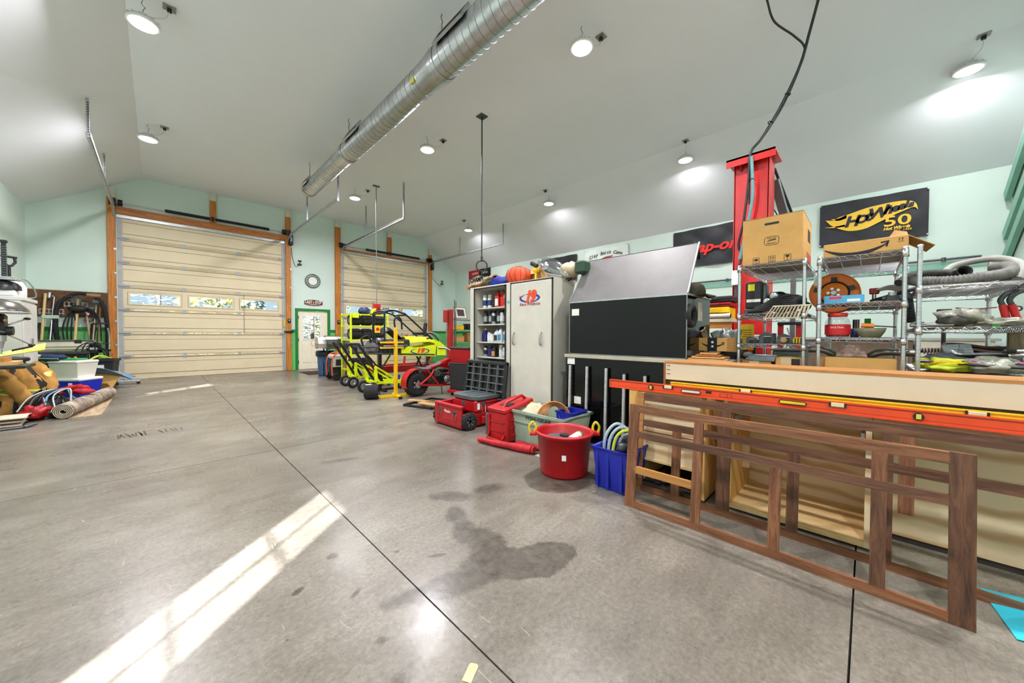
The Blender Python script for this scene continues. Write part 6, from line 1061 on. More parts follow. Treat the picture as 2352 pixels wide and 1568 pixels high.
t = thing('taped_parcel', 'small parcel with dark tape on the bench beside the chest', 'parcel', (3.72, 1.04, 1.042), radians(-8)); put('carton', MB().box(0, 0.16, -0.13, 0.13, 0, 0.125, 0.003), m_card, t); put('dark_tape', MB().box(-0.002, 0.162, -0.04, 0.045, -0.001, 0.127), M('tape_dark', '#20242a', 0.4), t); smile(t, (-0.003, 0.0, 0.075), 0.20, m_ink); put('tape_print', MB().cyl((-0.004, 0.0, 0.085), (-0.003, 0, 0.085), 0.012, 12).cyl((-0.004, 0.0, 0.045), (-0.003, 0, 0.045), 0.011, 12), m_label, t); put('side_flap', MB().plate([(0.0, -0.13, 0), (0.0, -0.21, 0.0), (0.0, -0.20, 0.13), (0, -0.13, 0.125)], 0.004), m_cardd, t)
t = thing('pipe_elbow', 'shiny steel pipe elbow tipped above the parcel', 'pipe', (3.86, 1.17, 1.20)); put('tube', MB().lathe([(0.045, -0.09), (0.045, 0.05), (0.055, 0.055), (0.055, 0.065), (0.042, 0.065), (0.04, -0.08)], (0, 0, 0), (-0.5, 0.3, 0.75), 20), m_chrome, t); put('stem', MB().cyl((0.03, -0.02, -0.06), (0.06, 0.0, -0.225), 0.025, 10), m_galv, t)
for i, (x, y, z, r, m, lab, nm) in enumerate(((3.95, 0.98, 1.04, (0.10, 0.12, 0.11), 'pouch_grey', 'grey plastic bag of parts behind the parcel', 'parts_bag'), (3.90, 0.90, 0.975, (0.08, 0.05, 0.05), 'pouch_grey', 'silvery tool roll on the bench by the shelf post', 'tool_roll'))):
    k = cloth(nm, lab, 'bag', (x, y, z), r, M(m, '#9b9d9b', 0.3, 0.2, var=0.4, scale=14), i+3, 0.5); put('tie', MB().torus((0, 0, r[2]*1.9), (0, 0, 1), 0.025, 0.008, 12, 6), m_blackm, k)
t = thing('dark_drill_body', 'black power drill lying on the bench by the shelves', 'drill', (3.75, 0.87, 0.973), radians(70)); put('barrel', MB().cyl((-0.10, 0, 0.05), (0.10, 0, 0.07), 0.042, 14), m_blackm, t); put('grip', MB().box(-0.02, 0.03, -0.02, 0.02, 0.0, 0.05, 0.008).tube([(0.08, 0, 0.05), (0.13, 0, 0.03), (0.14, 0.0, 0.0)], 0.022, 8), m_blackm, t); put('chuck', MB().cyl((-0.15, 0, 0.045), (-0.10, 0, 0.05), 0.025, 12), m_galv, t)
# second shelf far behind: wall bench with yellow cases and a scale
t = thing('back_wall_bench', 'pale topped bench along the wall behind the shelves', 'bench', (5.18, 1.55, 0)); put('bench_top', MB().box(-0.2, 0.2, -0.38, 0.45, 1.36, 1.40), M('bench_cream', '#d9cdae', 0.5, var=0.08), t); put('apron', MB().box(-0.19, -0.16, -0.36, 0.43, 1.28, 1.36), wood('amber_pine', ('#c78a3f', '#b9782f', '#9a5f22'), 'Y'), t)
for y in (-0.3, 0.38): put('leg', MB().box(-0.18, -0.11, y-0.035, y+0.035, 0, 1.28), wood('amber_leg', ('#b9782f', '#a3671f', '#84501a'), 'Z'), t)
for i, (nm, lab, z, h, m, dx) in enumerate((('yellow_tool_case', 'yellow tool case on the back bench beside the red column', 1.402, 0.15, m_yellow, 0.0), ('red_tool_case', 'flat red tool case between the yellow and black cases', 1.556, 0.055, m_red, 0.02), ('black_tool_case', 'flat black tool case topping the coloured stack', 1.615, 0.075, m_blackm, 0.03))):
    k = thing(nm, lab, 'tool case', (5.20, 1.40, z)); put('shell', MB().box(-0.14, 0.16, -0.17-dx, 0.17+dx, 0, h, 0.012), m, k); put('seam', MB().box(-0.143, -0.14, -0.17-dx, 0.17+dx, h*0.5-0.004, h*0.5+0.004), m_black, k); put('handle', MB().tube([(-0.14, -0.05, h*0.5), (-0.165, -0.04, h*0.5), (-0.165, 0.04, h*0.5), (-0.14, 0.05, h*0.5)], 0.007, 6), m_blackm, k)
solo('pipe_length', MB().cyl((0, -0.35, 0), (0, 0.42, 0), 0.03, 12).cyl((0, -0.35, 0), (0, -0.31, 0), 0.036, 12), M('pipe_cream', '#cfc8b4', 0.45), 'cream pipe length under the coloured tool cases', 'pipe', (5.0, 1.55, 1.432))
t = thing('control_box', 'grey control box on a black post behind the bench', 'control box', (5.05, 0.96, 0)); put('box', MB().box(-0.06, 0.06, -0.09, 0.09, 1.06, 1.20, 0.01), M('panel_grey'), t); put('screen', MB().box(-0.064, -0.06, -0.07, 0.05, 1.10, 1.14), m_black, t); put('post', MB().cyl((0, 0, 0), (0, 0, 1.06), 0.02, 8), m_black, t); put('foot', MB().cyl((0, 0, 0), (0, 0, 0.03), 0.13, 16), m_black, t)
# red lift column with its hoses
t = thing('lift_column', 'tall red vehicle lift column with a flanged top', 'lift column', (5.70, 1.12, 0)); lr = M('lift_red', '#c9201f', 0.35, var=0.12, scale=3)
put('web', MB().box(-0.14, -0.12, -0.19, 0.19, 0.0, 3.52), lr, t); put('flange', MB().box(-0.14, 0.18, -0.20, -0.18, 0, 3.52), lr, t); put('flange', MB().box(-0.14, 0.18, 0.18, 0.20, 0, 3.52), lr, t); put('inner_lip', MB().box(0.16, 0.18, -0.18, -0.10, 0, 3.52).box(0.16, 0.18, 0.10, 0.18, 0, 3.52), lr, t)
put('top_plate', MB().box(-0.24, 0.25, -0.27, 0.27, 3.52, 3.545).box(-0.24, -0.225, -0.27, 0.27, 3.44, 3.545), lr, t); put('gusset', MB().prism([(-0.22, 3.44), (-0.14, 3.52), (-0.14, 3.38)], 'Y', -0.02, 0.0).prism([(-0.22, 3.44), (-0.14, 3.52), (-0.14, 3.38)], 'Y', 0.1, 0.12), M('crane_red'), t); put('base_plate', MB().box(-0.3, 0.3, -0.3, 0.3, 0, 0.03), lr, t)
for y in (-0.1, -0.03, 0.05): put('bolt', MB().cyl((-0.22, y, 3.49), (-0.20, y, 3.49), 0.02, 8), m_blackm, t)
put('junction_box', MB().box(-0.24, -0.14, 0.10, 0.19, 1.86, 2.06, 0.01), m_white, t); put('conduit', MB().cyl((-0.19, 0.145, 1.86), (-0.19, 0.145, 1.7), 0.02, 8), M('steel_dark'), t)
t = thing('overhead_cable', 'black cables hanging from the ceiling to the red column', 'cable', (5.5, 1.0, 0)); bk = M('cable_black', '#121314', 0.45, var=0)
wput('cable', MB().tube(spline([(5.19, 0.92, 5.215), (5.30, 0.86, 4.98), (5.55, 0.70, 4.86), (5.69, 0.61, 4.74), (5.68, 0.66, 4.5), (5.62, 0.80, 4.1), (5.52, 0.98, 3.75), (5.47, 1.10, 3.58), (5.46, 1.12, 3.3), (5.46, 1.12, 2.9)], 8), 0.011, 8), bk, t)
wput('cable', MB().tube(spline([(5.63, 0.482, 5.215), (5.66, 0.56, 4.9), (5.68, 0.65, 4.55), (5.60, 0.82, 4.1), (5.50, 1.0, 3.72), (5.455, 1.11, 3.55), (5.46, 1.13, 3.2), (5.47, 1.18, 2.7), (5.50, 1.24, 2.4), (5.50, 1.20, 2.25), (5.48, 1.25, 2.05)], 8), 0.016, 8), bk, t)
wput('teal_hose', MB().tube(spline([(5.45, 1.10, 3.5), (5.44, 1.08, 3.0), (5.46, 1.14, 2.6), (5.47, 1.22, 2.2)], 6), 0.02, 8), M('hose_teal', '#5f8f90', 0.45), t)
for p in ((5.55, 0.92, 3.9), (5.63, 0.76, 4.22), (5.45, 1.09, 3.2)): wput('cable_tie', MB().torus(p, (0.2, -0.3, 0.9), 0.028, 0.006, 14, 6), bk, t)
t = thing('folding_boom', 'grey folding boom leaning off the back of the red column', 'boom', (6.0, 0.95, 0)); bm_ = M('boom_grey', '#7c7f82', 0.4, 0.5, var=0.15)
wput('boom_beam', MB().bar((5.95, 0.93, 3.30), (6.55, 0.78, 2.45), 0.10, 0.05), bm_, t); wput('boom_rod', MB().tube([(5.93, 0.93, 3.45), (6.4, 0.80, 2.95)], 0.018, 8).tube([(5.95, 0.93, 2.9), (6.45, 0.80, 2.6)], 0.008, 6).tube([(5.95, 0.93, 2.55), (6.35, 0.8, 2.85)], 0.008, 6), m_black, t); wput('boom_foot', MB().bar((6.55, 0.78, 2.45), (6.55, 0.78, 0.0), 0.06, 0.06), bm_, t)
# ---------------------------------------------------------------- wire shelving units and their contents
XF, XK, SW = 3.60, 4.70, 0.44
def wire_meshes():
    d = XK-XF; w = SW; deck = MB(); k = int(d/0.027)
    for i in range(k+1): x = 0.01+(d-0.02)*i/k; deck.tube([(x, -w/2, 0), (x, w/2, 0)], 0.0022, 3, caps=False)
    for y in (-w*0.25, 0.0, w*0.25): deck.tube([(0, y, -0.006), (d, y, -0.006)], 0.0035, 4)
    fr = MB()
    for z in (0.0, -0.032): fr.tube([(0, -w/2, z), (0, w/2, z), (d, w/2, z), (d, -w/2, z)], 0.0042, 6, closed=True)
    def zig(a, b, n):
        a, b = V(*a), V(*b); fr.tube([a.lerp(b, i/n)+V(0, 0, -0.002 if i % 2 else -0.030) for i in range(n+1)], 0.0024, 4)
    zig((0, -w/2, 0), (0, w/2, 0), 16); zig((d, -w/2, 0), (d, w/2, 0), 16); zig((0, w/2, 0), (d, w/2, 0), 40); zig((0, -w/2, 0), (d, -w/2, 0), 40)
    post = MB().cyl((0, 0, 0.03), (0, 0, 1.79), 0.0128, 14); cap = MB().lathe([(0.015, -0.004), (0.015, 0.008), (0.008, 0.012), (0, 0.012)], (0, 0, 1.79), n=12)
    ring = MB()
    for i in range(68): ring.torus((0, 0, 0.06+0.0254*i), (0, 0, 1), 0.0127, 0.0009, 10, 3)
    return dict(deck=deck.mesh('wire_deck', m_chrome), frame=fr.mesh('shelf_frame', m_chrome), post=post.mesh('post', m_chrome), cap=cap.mesh('post_cap', m_galv), ring=ring.mesh('post_grooves', M('steel_dark')), sleeve=MB().lathe([(0.0135, -0.045), (0.019, -0.045), (0.0165, 0.008), (0.0135, 0.008)], n=14).mesh('sleeve', m_chrome), foot=MB().lathe([(0.02, 0), (0.02, 0.02), (0.013, 0.03)], n=12).mesh('foot', m_blackm))
WM = wire_meshes()
def wire_unit(y1, levels, label):
    t = thing('wire_shelving_unit', label, 'shelving', (XF, y1-SW/2, 0), 0, 'chrome wire shelving units')
    for x in (0, XK-XF):
        for y in (-SW/2, SW/2):
            p = put('post', WM['post'], None, t); p.location = (x, y, 0)
            for k in ('cap', 'ring', 'foot'): q = put({'cap': 'post_cap', 'ring': 'post_grooves', 'foot': 'foot'}[k], WM[k], None, p)
            for z in levels: s = put('sleeve', WM['sleeve'], None, p); s.location = (0, 0, z-0.005)
    for z in levels: s = put('shelf_frame', WM['frame'], None, t); s.location = (0, 0, z); q = put('wire_deck', WM['deck'], None, s)
    return t
L1, L2, L3 = (0.20, 0.885, 1.12, 1.375, 1.79), (0.20, 0.90, 1.177, 1.433, 1.778), (0.20, 0.945, 1.248, 1.523)
wire_unit(0.80, L1, 'chrome wire shelving carrying the big tan carton'); wire_unit(0.27, L2, 'chrome wire shelving with the jar and bowl, middle of three'); wire_unit(-0.236, L3, 'chrome wire shelving with the ribbed hoses at the right edge')
def box_open(t, x0, x1, y0, y1, z1, m=m_card, nm='carton'): return put(nm, MB().box(x0, x1, y0, y1, 0, z1, 0.003), m, t)
# unit 1
t = thing('large_carton', 'big tan carton with shipping symbols on the wire shelving', 'carton', (3.62, 0.58, 1.797))
box_open(t, 0, 0.56, -0.205, 0.205, 0.385); put('hand_hole', MB().prism([(-0.045, 0.317), (0.045, 0.317), (0.052, 0.325), (0.045, 0.335), (-0.045, 0.335), (-0.052, 0.325)], 'X', -0.002, 0.0), m_black, t); put('seam', MB().box(-0.001, 0.561, -0.206, 0.206, 0.385, 0.387), m_cardd, t)
def line_box(t, y, z, w, h, r, m=m_ink, nm='symbol_frame'):
    put(nm, MB().box(-0.0015, 0, y-w, y+w, z-h, z-h+r).box(-0.0015, 0, y-w, y+w, z+h-r, z+h).box(-0.0015, 0, y-w, y-w+r, z-h, z+h).box(-0.0015, 0, y+w-r, y+w, z-h, z+h), m, t)
for y in (0.105, -0.005, -0.108): line_box(t, y, 0.03+0.0, 0.023, 0.026, 0.0025)
put('umbrella_symbol', MB().prism([(0.088, 0.03), (0.092, 0.042), (0.105, 0.048), (0.118, 0.042), (0.122, 0.03)], 'X', -0.0015, 0).box(-0.0015, 0, 0.104, 0.1065, 0.012, 0.03).box(-0.0015, 0, 0.1, 0.1065, 0.012, 0.0145), m_ink, t)
put('arrow_symbol', (lambda mb: [mb.box(-0.0015, 0, y-0.0015, y+0.0015, 0.018, 0.04).prism([(y-0.006, 0.04), (y+0.006, 0.04), (y, 0.05)], 'X', -0.0015, 0) for y in (0.003, -0.013)] and mb.box(-0.0015, 0, -0.02, 0.01, 0.012, 0.0145))(MB()), m_ink, t)
put('glass_symbol', MB().prism([(-0.094, 0.05), (-0.122, 0.05), (-0.118, 0.034), (-0.108, 0.028), (-0.098, 0.034)], 'X', -0.0015, 0).box(-0.0015, 0, -0.1095, -0.1065, 0.014, 0.028).box(-0.0015, 0, -0.116, -0.1, 0.012, 0.0145), m_ink, t)
st = [(0.048*cos(a)*(1 if abs(cos(a)) < 0.7 else 0.97), 0.183+0.036*sin(a)) for a in [2*pi*i/32 for i in range(33)]]; sq = lambda v: (abs(v)**0.55)*(1 if v > 0 else -1)
put('stamp_outline', MB().tube([(-0.001, 0.05*sq(cos(a)), 0.183+0.036*sq(sin(a))) for a in [2*pi*i/40 for i in range(40)]], 0.0016, 4, closed=True), m_ink, t)
text_mesh('stamp_lettering', 'HECHO EN', 0.014, m_ink, t, FACE_MX((-0.0012, 0.0, 0.205)), depth=0.0004, fit=0.06); text_mesh('stamp_lettering', 'MEXICO', 0.02, m_ink, t, FACE_MX((-0.0012, 0.0, 0.161)), depth=0.0004, fit=0.066)
put('stamp_eagle', (lambda mb: [mb.prism([(0.036-0.01*i, 0.178+0.006*i), (-0.03, 0.186+0.004*i), (-0.03, 0.189+0.004*i), (0.034-0.01*i, 0.181+0.006*i)], 'X', -0.0012, 0) for i in range(3)] and mb)(MB()), m_ink, t)
put('side_print', MB().box(0.30, 0.45, -0.2065, -0.205, 0.20, 0.30), m_ink, t); put('side_red_print', MB().box(0.25, 0.52, -0.2065, -0.205, 0.03, 0.10), M('print_red2', '#c94436', 0.7), t)
solo('dark_flat_case', MB().box(0, 0.25, -0.06, 0.09, 0, 0.018, 0.004).box(0.02, 0.23, -0.05, 0.08, 0.018, 0.024), M('case_green', '#2f3a33', 0.5), 'flat dark green case lying on the big carton', 'case', (3.72, 0.53, 2.186))
t = thing('electric_motor', 'black electric motor with a yellow label on the first shelving', 'motor', (3.74, 0.715, 1.377)); put('housing', MB().box(0, 0.16, -0.055, 0.07, 0.05, 0.29, 0.012), m_blackm, t); put('base', MB().box(-0.01, 0.17, -0.06, 0.075, 0, 0.05, 0.006), M('steel_dark'), t); put('yellow_label', MB().box(-0.002, 0.0, 0.0, 0.05, 0.21, 0.27), M('label_yellow', '#e2dc2a', 0.5), t); put('white_plate', MB().box(-0.002, 0, -0.045, 0.06, 0.11, 0.135), m_label, t); put('side_box', MB().box(0.02, 0.12, -0.085, -0.055, 0.12, 0.26, 0.006), M('steel_dark'), t)
t = thing('cable_bundle', 'bundle of black cables with round chrome connector ends', 'cables', (3.72, 0.56, 1.377))
for i, (y, z) in enumerate(((0.055, 0.105), (0.01, 0.15), (-0.03, 0.105), (0.02, 0.07))): e = put('connector', MB().lathe([(0.032, 0), (0.034, 0.03), (0.022, 0.10), (0.018, 0.30)], (-0.03, y, z), (1, 0.05, 0.06), 18, caps=False), m_blackm, t); put('lens', MB().lathe([(0.03, 0.006), (0.02, 0.0), (0.0, -0.004)], (-0.03, y, z), (1, 0.05, 0.06), 18), M('lens_clear', '#b9c3bd', 0.15, 0.5, var=0.3, scale=60), e)
for i in range(7): put('cable', MB().tube(spline([(-0.04+0.01*i, 0.19-0.012*i, 0.02+0.008*i), (-0.05, 0.05-0.01*i, 0.03+0.016*i), (-0.03+0.01*i, -0.12, 0.04+0.018*i), (0.1, -0.19, 0.05+0.012*i)], 6), 0.011, 6), m_rubber, t)
put('bundle_core', MB().ball((0.06, -0.06, 0.09), (0.08, 0.12, 0.08), 14, 10, 0.3, 4), m_rubber, t)
t = thing('louvred_panel', 'cream louvred panel tilted over the shelf edge', 'panel', (3.57, 0.515, 1.335))
for i in range(12): put('louvre', MB().bar((0.03, 0.10-0.024*i, 0.0), (-0.0, 0.035-0.0205*i, 0.095), 0.012, 0.004), M('louvre_cream', '#d6cdb4', 0.5), t)
put('back_rail', MB().tube([(0.035, 0.11, 0.0), (0.035, -0.17, 0.0)], 0.006, 6).tube([(0.005, 0.04, 0.095), (0.005, -0.20, 0.095)], 0.006, 6), M('louvre_cream'), t)
for i, (x, y, w, h, lab) in enumerate(((3.72, 0.735, 0.035, 0.045, 'small grey black gearbox at the left of the low shelf'), (3.70, 0.62, 0.05, 0.075, 'grey black gearbox in the middle of the low shelf'), (3.72, 0.50, 0.05, 0.065, 'round dialled gearbox right on the low shelf'))):
    k = thing('gearbox', lab, 'gearbox', (x, y, 1.122)); put('case', MB().prism([(-w, 0), (w, 0), (w*0.9, h), (w*0.2, h*1.3), (-w*0.7, h)], 'X', 0, 0.12), M('gear_grey', '#4b4e50', 0.45, 0.4, var=0.3, scale=20), k); put('cover', MB().box(-0.006, 0, -w*0.7, w*0.3, h*0.1, h*0.8, 0.004), m_blackm, k); put('edge', MB().box(-0.008, -0.006, -w*0.75, w*0.35, h*0.8, h*0.85), m_chrome, k)
    if i == 2: put('dial', MB().cyl((-0.01, 0.0, h*0.5), (-0.003, 0, h*0.5), 0.022, 16), M('badge_brass', '#b48a56', 0.4, 0.5), k)
t = thing('striped_strap_roll', 'yellow and black striped strap roll beside the post', 'strap', (3.74, 0.41, 1.122)); put('roll', MB().box(-0.02, 0.09, -0.03, 0.03, 0, 0.055, 0.012), m_yellow, t)
for y in (-0.022, -0.004, 0.014): put('stripe', MB().box(-0.022, -0.02, y-0.004, y+0.004, 0.004, 0.05), m_black, t)
for i, (y0, y1, h, lab) in enumerate(((0.575, 0.785, 0.085, 'low brown carton with paper tape on the first shelving'), (0.375, 0.545, 0.125, 'brown carton with a dark label low on the first shelving'))):
    k = thing('low_carton', lab, 'carton', (3.66, (y0+y1)/2, 0.887)); w = (y1-y0)/2; box_open(k, 0, 0.25, -w, w, h, m_cardd if i == 0 else m_card); put('tape', MB().box(-0.0015, 0.25, -0.02, 0.05, h-0.001, h+0.001).box(-0.0015, 0, -0.02, 0.05, 0.0, h), M('paper_tape', '#cdb48c', 0.6), k)
    if i: put('dark_label', MB().box(-0.002, 0, -w+0.01, -0.02, 0.06, 0.115), M('tape_dark'), k)
t = thing('grey_tray', 'blue grey metal tray on top of the low cartons', 'tray', (3.70, 0.64, 0.974)); tub_box(t, 'tray', 0.06, 0.10, 0.05, 0.012, M('tray_steel', '#8ba0ad', 0.35, 0.4), 0.006); put('rim', MB().tube([(-0.062, -0.102, 0.05), (0.062, -0.102, 0.05), (0.062, 0.102, 0.05), (-0.062, 0.102, 0.05)], 0.004, 5, closed=True), m_galv, t)
t = thing('clear_bin', 'smoky clear plastic bin behind the labelled carton', 'bin', (3.98, 0.49, 0.887)); put('shell', MB().box(-0.06, 0.3, -0.1, 0.12, 0, 0.17, 0.01), M('smoke_plastic', '#6e7a78', 0.25, var=0.2), t); put('lid', MB().box(-0.07, 0.31, -0.11, 0.13, 0.17, 0.185, 0.005), M('smoke_plastic'), t)
t = thing('warning_placard', 'yellow warning placard standing behind the first shelving', 'sign', (4.75, 0.98, 0)); put('board', MB().box(0, 0.012, -0.07, 0.07, 1.03, 1.32), M('placard_yellow', '#e8c42a', 0.5), t)
for i in range(7): put('text_line', MB().box(-0.001, 0, -0.05, 0.05-0.01*(i % 3), 1.25-0.025*i, 1.256-0.025*i), M('placard_ink', '#7a5a16', 0.6), t)
put('stake', MB().box(0.012, 0.03, -0.012, 0.012, 0, 1.3), m_black, t)
# unit 2
t = thing('long_parcel', 'long parcel with a big curved arrow print on the wire shelving', 'parcel', (3.62, 0.03, 1.785)); box_open(t, 0, 0.55, -0.215, 0.222, 0.098); smile(t, (-0.002, 0.05, 0.055), 0.33, m_ink); put('top_tape', MB().box(-0.001, 0.55, -0.02, 0.02, 0.098, 0.099), M('paper_tape'), t)
put('open_flap', MB().plate([(0.0, -0.215, 0.095), (0.3, -0.215, 0.095), (0.34, -0.32, 0.02), (0.02, -0.335, 0.01)], 0.004), m_card, t); put('open_flap', MB().plate([(0.06, -0.12, 0.099), (0.06, -0.215, 0.099), (0.10, -0.21, 0.135), (0.10, -0.15, 0.155)], 0.004), m_cardd, t)
put('arrow_symbol', (lambda mb: [mb.box(-0.0015, 0, y-0.0012, y+0.0012, 0.062, 0.075).prism([(y-0.005, 0.075), (y+0.005, 0.075), (y, 0.084)], 'X', -0.0015, 0) for y in (-0.172, -0.186)] and mb.box(-0.0015, 0, -0.194, -0.164, 0.056, 0.058))(MB()), m_ink, t)
t = thing('orange_cord_reel', 'big orange reel wheel standing behind the blue box', 'reel', (4.06, 0.21, 1.552)); om = M('reel_orange', '#ff8a2e', 0.4, var=0.08)
put('front_disc', MB().lathe([(0.16, 0.02), (0.165, 0.0), (0.15, -0.012), (0.09, -0.004), (0.065, 0.02), (0.03, 0.03), (0, 0.03)], (0, 0, 0), (-1, 0, 0), 40, caps=False), om, t); put('rear_disc', MB().lathe([(0.15, 0), (0.165, 0.01), (0.15, 0.02), (0, 0.02)], (0.12, 0, 0), (1, 0, 0), 36), m_rubber, t); put('drum', MB().cyl((0, 0, 0), (0.12, 0, 0), 0.10, 24), m_rubber, t)
for i in range(5): a = 2*pi*i/5+0.3; put('spoke_window', MB().prism([(0.10*cos(a)-0.022*sin(a), 0.10*sin(a)+0.022*cos(a)), (0.135*cos(a)-0.018*sin(a), 0.135*sin(a)+0.018*cos(a)), (0.135*cos(a)+0.018*sin(a), 0.135*sin(a)-0.018*cos(a)), (0.10*cos(a)+0.022*sin(a), 0.10*sin(a)-0.022*cos(a))], 'X', -0.004, 0.012), m_black, t)
for i in range(5): a = 2*pi*i/5; put('hub_bolt', MB().cyl((-0.045, 0.035*cos(a), 0.035*sin(a)), (-0.02, 0.035*cos(a), 0.035*sin(a)), 0.011, 10), m_chrome, t)
put('hub', MB().cyl((-0.05, 0.0, 0.0), (-0.02, 0, 0), 0.018, 12), m_galv, t); put('tag', MB().box(-0.03, -0.028, 0.09, 0.13, 0.07, 0.16), m_label, t)
t = thing('blue_box', 'flat light blue box with red print on the middle shelving', 'box', (3.64, 0.135, 1.436)); put('box', MB().box(0, 0.12, -0.11, 0.11, 0, 0.058, 0.002), M('box_blue', '#4fa6d6', 0.5, var=0.1), t); put('red_print', MB().box(-0.0015, 0, 0.01, 0.08, 0.034, 0.05), M('print_red', '#e0261c', 0.6, var=0.03), t); put('white_print', MB().box(-0.0015, 0, -0.09, -0.02, 0.01, 0.03), m_label, t)
t = thing('candy_jar', 'clear jar with red lid and red label on the middle shelving', 'jar', (3.72, 0.168, 1.180)); put('glass', MB().lathe([(0.066, 0), (0.074, 0.01), (0.075, 0.115), (0.06, 0.145), (0.052, 0.15), (0.052, 0.165)], n=28, caps=False), glassmat('jar_plastic', (0.93, 0.95, 0.95), 0.15, 0.05), t); put('contents', MB().lathe([(0.0, 0.004), (0.066, 0.004), (0.07, 0.05), (0.068, 0.10), (0, 0.10)], n=20), M('candy_red', '#b51d24', 0.4, var=0.4, scale=60), t); put('label_wrap', MB().lathe([(0.0755, 0.02), (0.0755, 0.095)], n=28, caps=False), M('label_red', '#c3151d', 0.45, var=0.25, scale=25), t); put('lid', MB().lathe([(0.056, 0.158), (0.058, 0.162), (0.058, 0.182), (0.052, 0.186), (0, 0.186)], n=26), M('bottle_red'), t)
text_mesh('label_lettering', 'Soft & Chewy', 0.022, m_white, t, FACE_MX((-0.077, 0.0, 0.075)), depth=0.0005, fit=0.075)
t = thing('stone_bowl', 'olive grey bowl on the middle shelving beside the jar', 'bowl', (3.74, -0.012, 1.180)); put('bowl', MB().lathe([(0.05, 0), (0.055, 0.004), (0.075, 0.04), (0.082, 0.066), (0.078, 0.066), (0.07, 0.04), (0, 0.012)], n=28), M('bowl_olive', '#7d7f66', 0.55, var=0.15, scale=15), t); put('rim', MB().torus((0, 0, 0.066), (0, 0, 1), 0.08, 0.003, 28, 5), M('bowl_olive'), t)
t = thing('orange_screwdriver', 'orange handled screwdriver resting in the bowl', 'screwdriver', (3.74, -0.02, 1.235)); put('handle', MB().cyl((0, 0.06, 0.035), (0, -0.01, 0.03), 0.017, 10), M('reel_orange'), t); put('blade', MB().cyl((0, -0.01, 0.03), (0, -0.12, 0.02), 0.005, 6), m_black, t)
solo('green_strip', MB().box(0, 0.02, -0.02, 0.02, 0, 0.16, 0.002).box(-0.004, 0, -0.02, 0.02, 0.0, 0.03), M('vivid_green', '#1fae3e', 0.5), 'vivid green strip standing behind the bowl', 'strip', (4.30, 0.005, 1.180))
for i, y in enumerate((0.09, 0.075, 0.06)): solo('book', MB().box(0, 0.14, -0.006, 0.006, 0, 0.15).box(0.003, 0.137, -0.0045, 0.0045, 0.002, 0.151), (m_blackm, M('book_brown', '#5d4a3c', 0.7), M('steel_dark'))[i], 'thin dark manual standing behind the jar, %s of three' % ORD[i], 'manual', (4.22, y, 1.180))
t = thing('exhaust_header', 'bent steel exhaust header pipes low on the middle shelving', 'exhaust', (3.85, 0.05, 0.905)); em = M('exhaust_steel', '#7a7570', 0.3, 0.8, var=0.3, scale=8)
for i in range(3): put('pipe', MB().tube(spline([(0.0+0.12*i, 0.30, 0.17), (0.0+0.12*i, 0.20, 0.165), (0.02+0.12*i, 0.09, 0.10), (0.02+0.12*i, -0.02, 0.10), (0.0+0.12*i, -0.12, 0.16), (0.0+0.12*i, -0.30, 0.16)], 7), 0.024, 12), em, t)
put('collector', MB().cyl((0.0, -0.02, 0.06), (0.1, 0.12, 0.05), 0.05, 14), em, t)
solo('stained_plate', MB().plate([(0, -0.09, 0), (0, 0.09, 0), (0.02, 0.06, 0.09), (0.02, -0.06, 0.10)], 0.004), M('plate_rust', '#6b4038', 0.5, 0.3, var=0.5, scale=15, col2='#b9a79a'), 'rust stained metal plate leaning before the exhaust pipes', 'plate', (3.78, 0.09, 1.03))
t = thing('wide_carton', 'plain wide tan carton low on the middle shelving', 'carton', (3.64, 0.045, 0.902)); box_open(t, 0, 0.16, -0.19, 0.19, 0.125); put('side_flap', MB().plate([(0.01, 0.19, 0.0), (0.01, 0.245, 0.0), (0.01, 0.245, 0.12), (0.01, 0.19, 0.125)], 0.004), m_cardd, t)
t = thing('fender_part', 'white plastic fender and black tubes on the middle shelving', 'fender', (4.1, -0.06, 1.436)); put('fender', MB().sheet(lambda u, v: (0.0+0.25*v, 0.02-0.16*u, 0.13+0.03*sin(3*u)-0.03*v*u), 8, 4, 0.006), m_white, t); put('tube', MB().cyl((-0.05, 0.05, 0.03), (0.05, -0.3, 0.16), 0.016, 10).cyl((-0.12, -0.06, 0.02), (0.2, 0.0, 0.03), 0.02, 10), m_black, t); put('bracket', MB().box(-0.15, 0.0, -0.08, 0.04, 0, 0.03, 0.005), m_galv, t)
# unit 3
def ribbed(path, r, n=10, k=10, amp=0.14):
    P = spline(path, k); L = 0; out = []; rr = []
    tot = [0]
    for i in range(1, len(P)): tot.append(tot[-1]+(P[i]-P[i-1]).length)
    m = int(tot[-1]/(r*0.14)); j = 0
    for i in range(m+1):
        s = tot[-1]*i/m
        while j < len(tot)-2 and tot[j+1] < s: j += 1
        f = (s-tot[j])/max(1e-9, tot[j+1]-tot[j]); out.append(P[j].lerp(P[j+1], f)); rr.append(r*(1+amp*(0.5 if i % 4 in (0, 1) else -0.5)))
    return MB().tube(out, rr, 16)
hz = M('hose_dusty', '#73726c', 0.75, var=0.2, scale=20)
t = thing('ribbed_duct_hose', 'thick grey ribbed hose curled on the top shelf', 'hose', (3.85, -0.42, 1.525))
wput('hose', ribbed([(3.95, -0.22, 1.60), (3.80, -0.27, 1.57), (3.72, -0.36, 1.557), (3.70, -0.46, 1.56), (3.74, -0.56, 1.575), (3.85, -0.63, 1.60), (4.05, -0.66, 1.66), (4.2, -0.62, 1.68)], 0.032), hz, t); wput('hose_mouth', MB().lathe([(0.030, -0.10), (0.034, 0.0), (0.038, 0.015), (0.030, 0.015), (0.026, -0.08)], (3.72, -0.43, 1.612), (-0.8, -0.25, 0.2), 24), m_rubber, t)
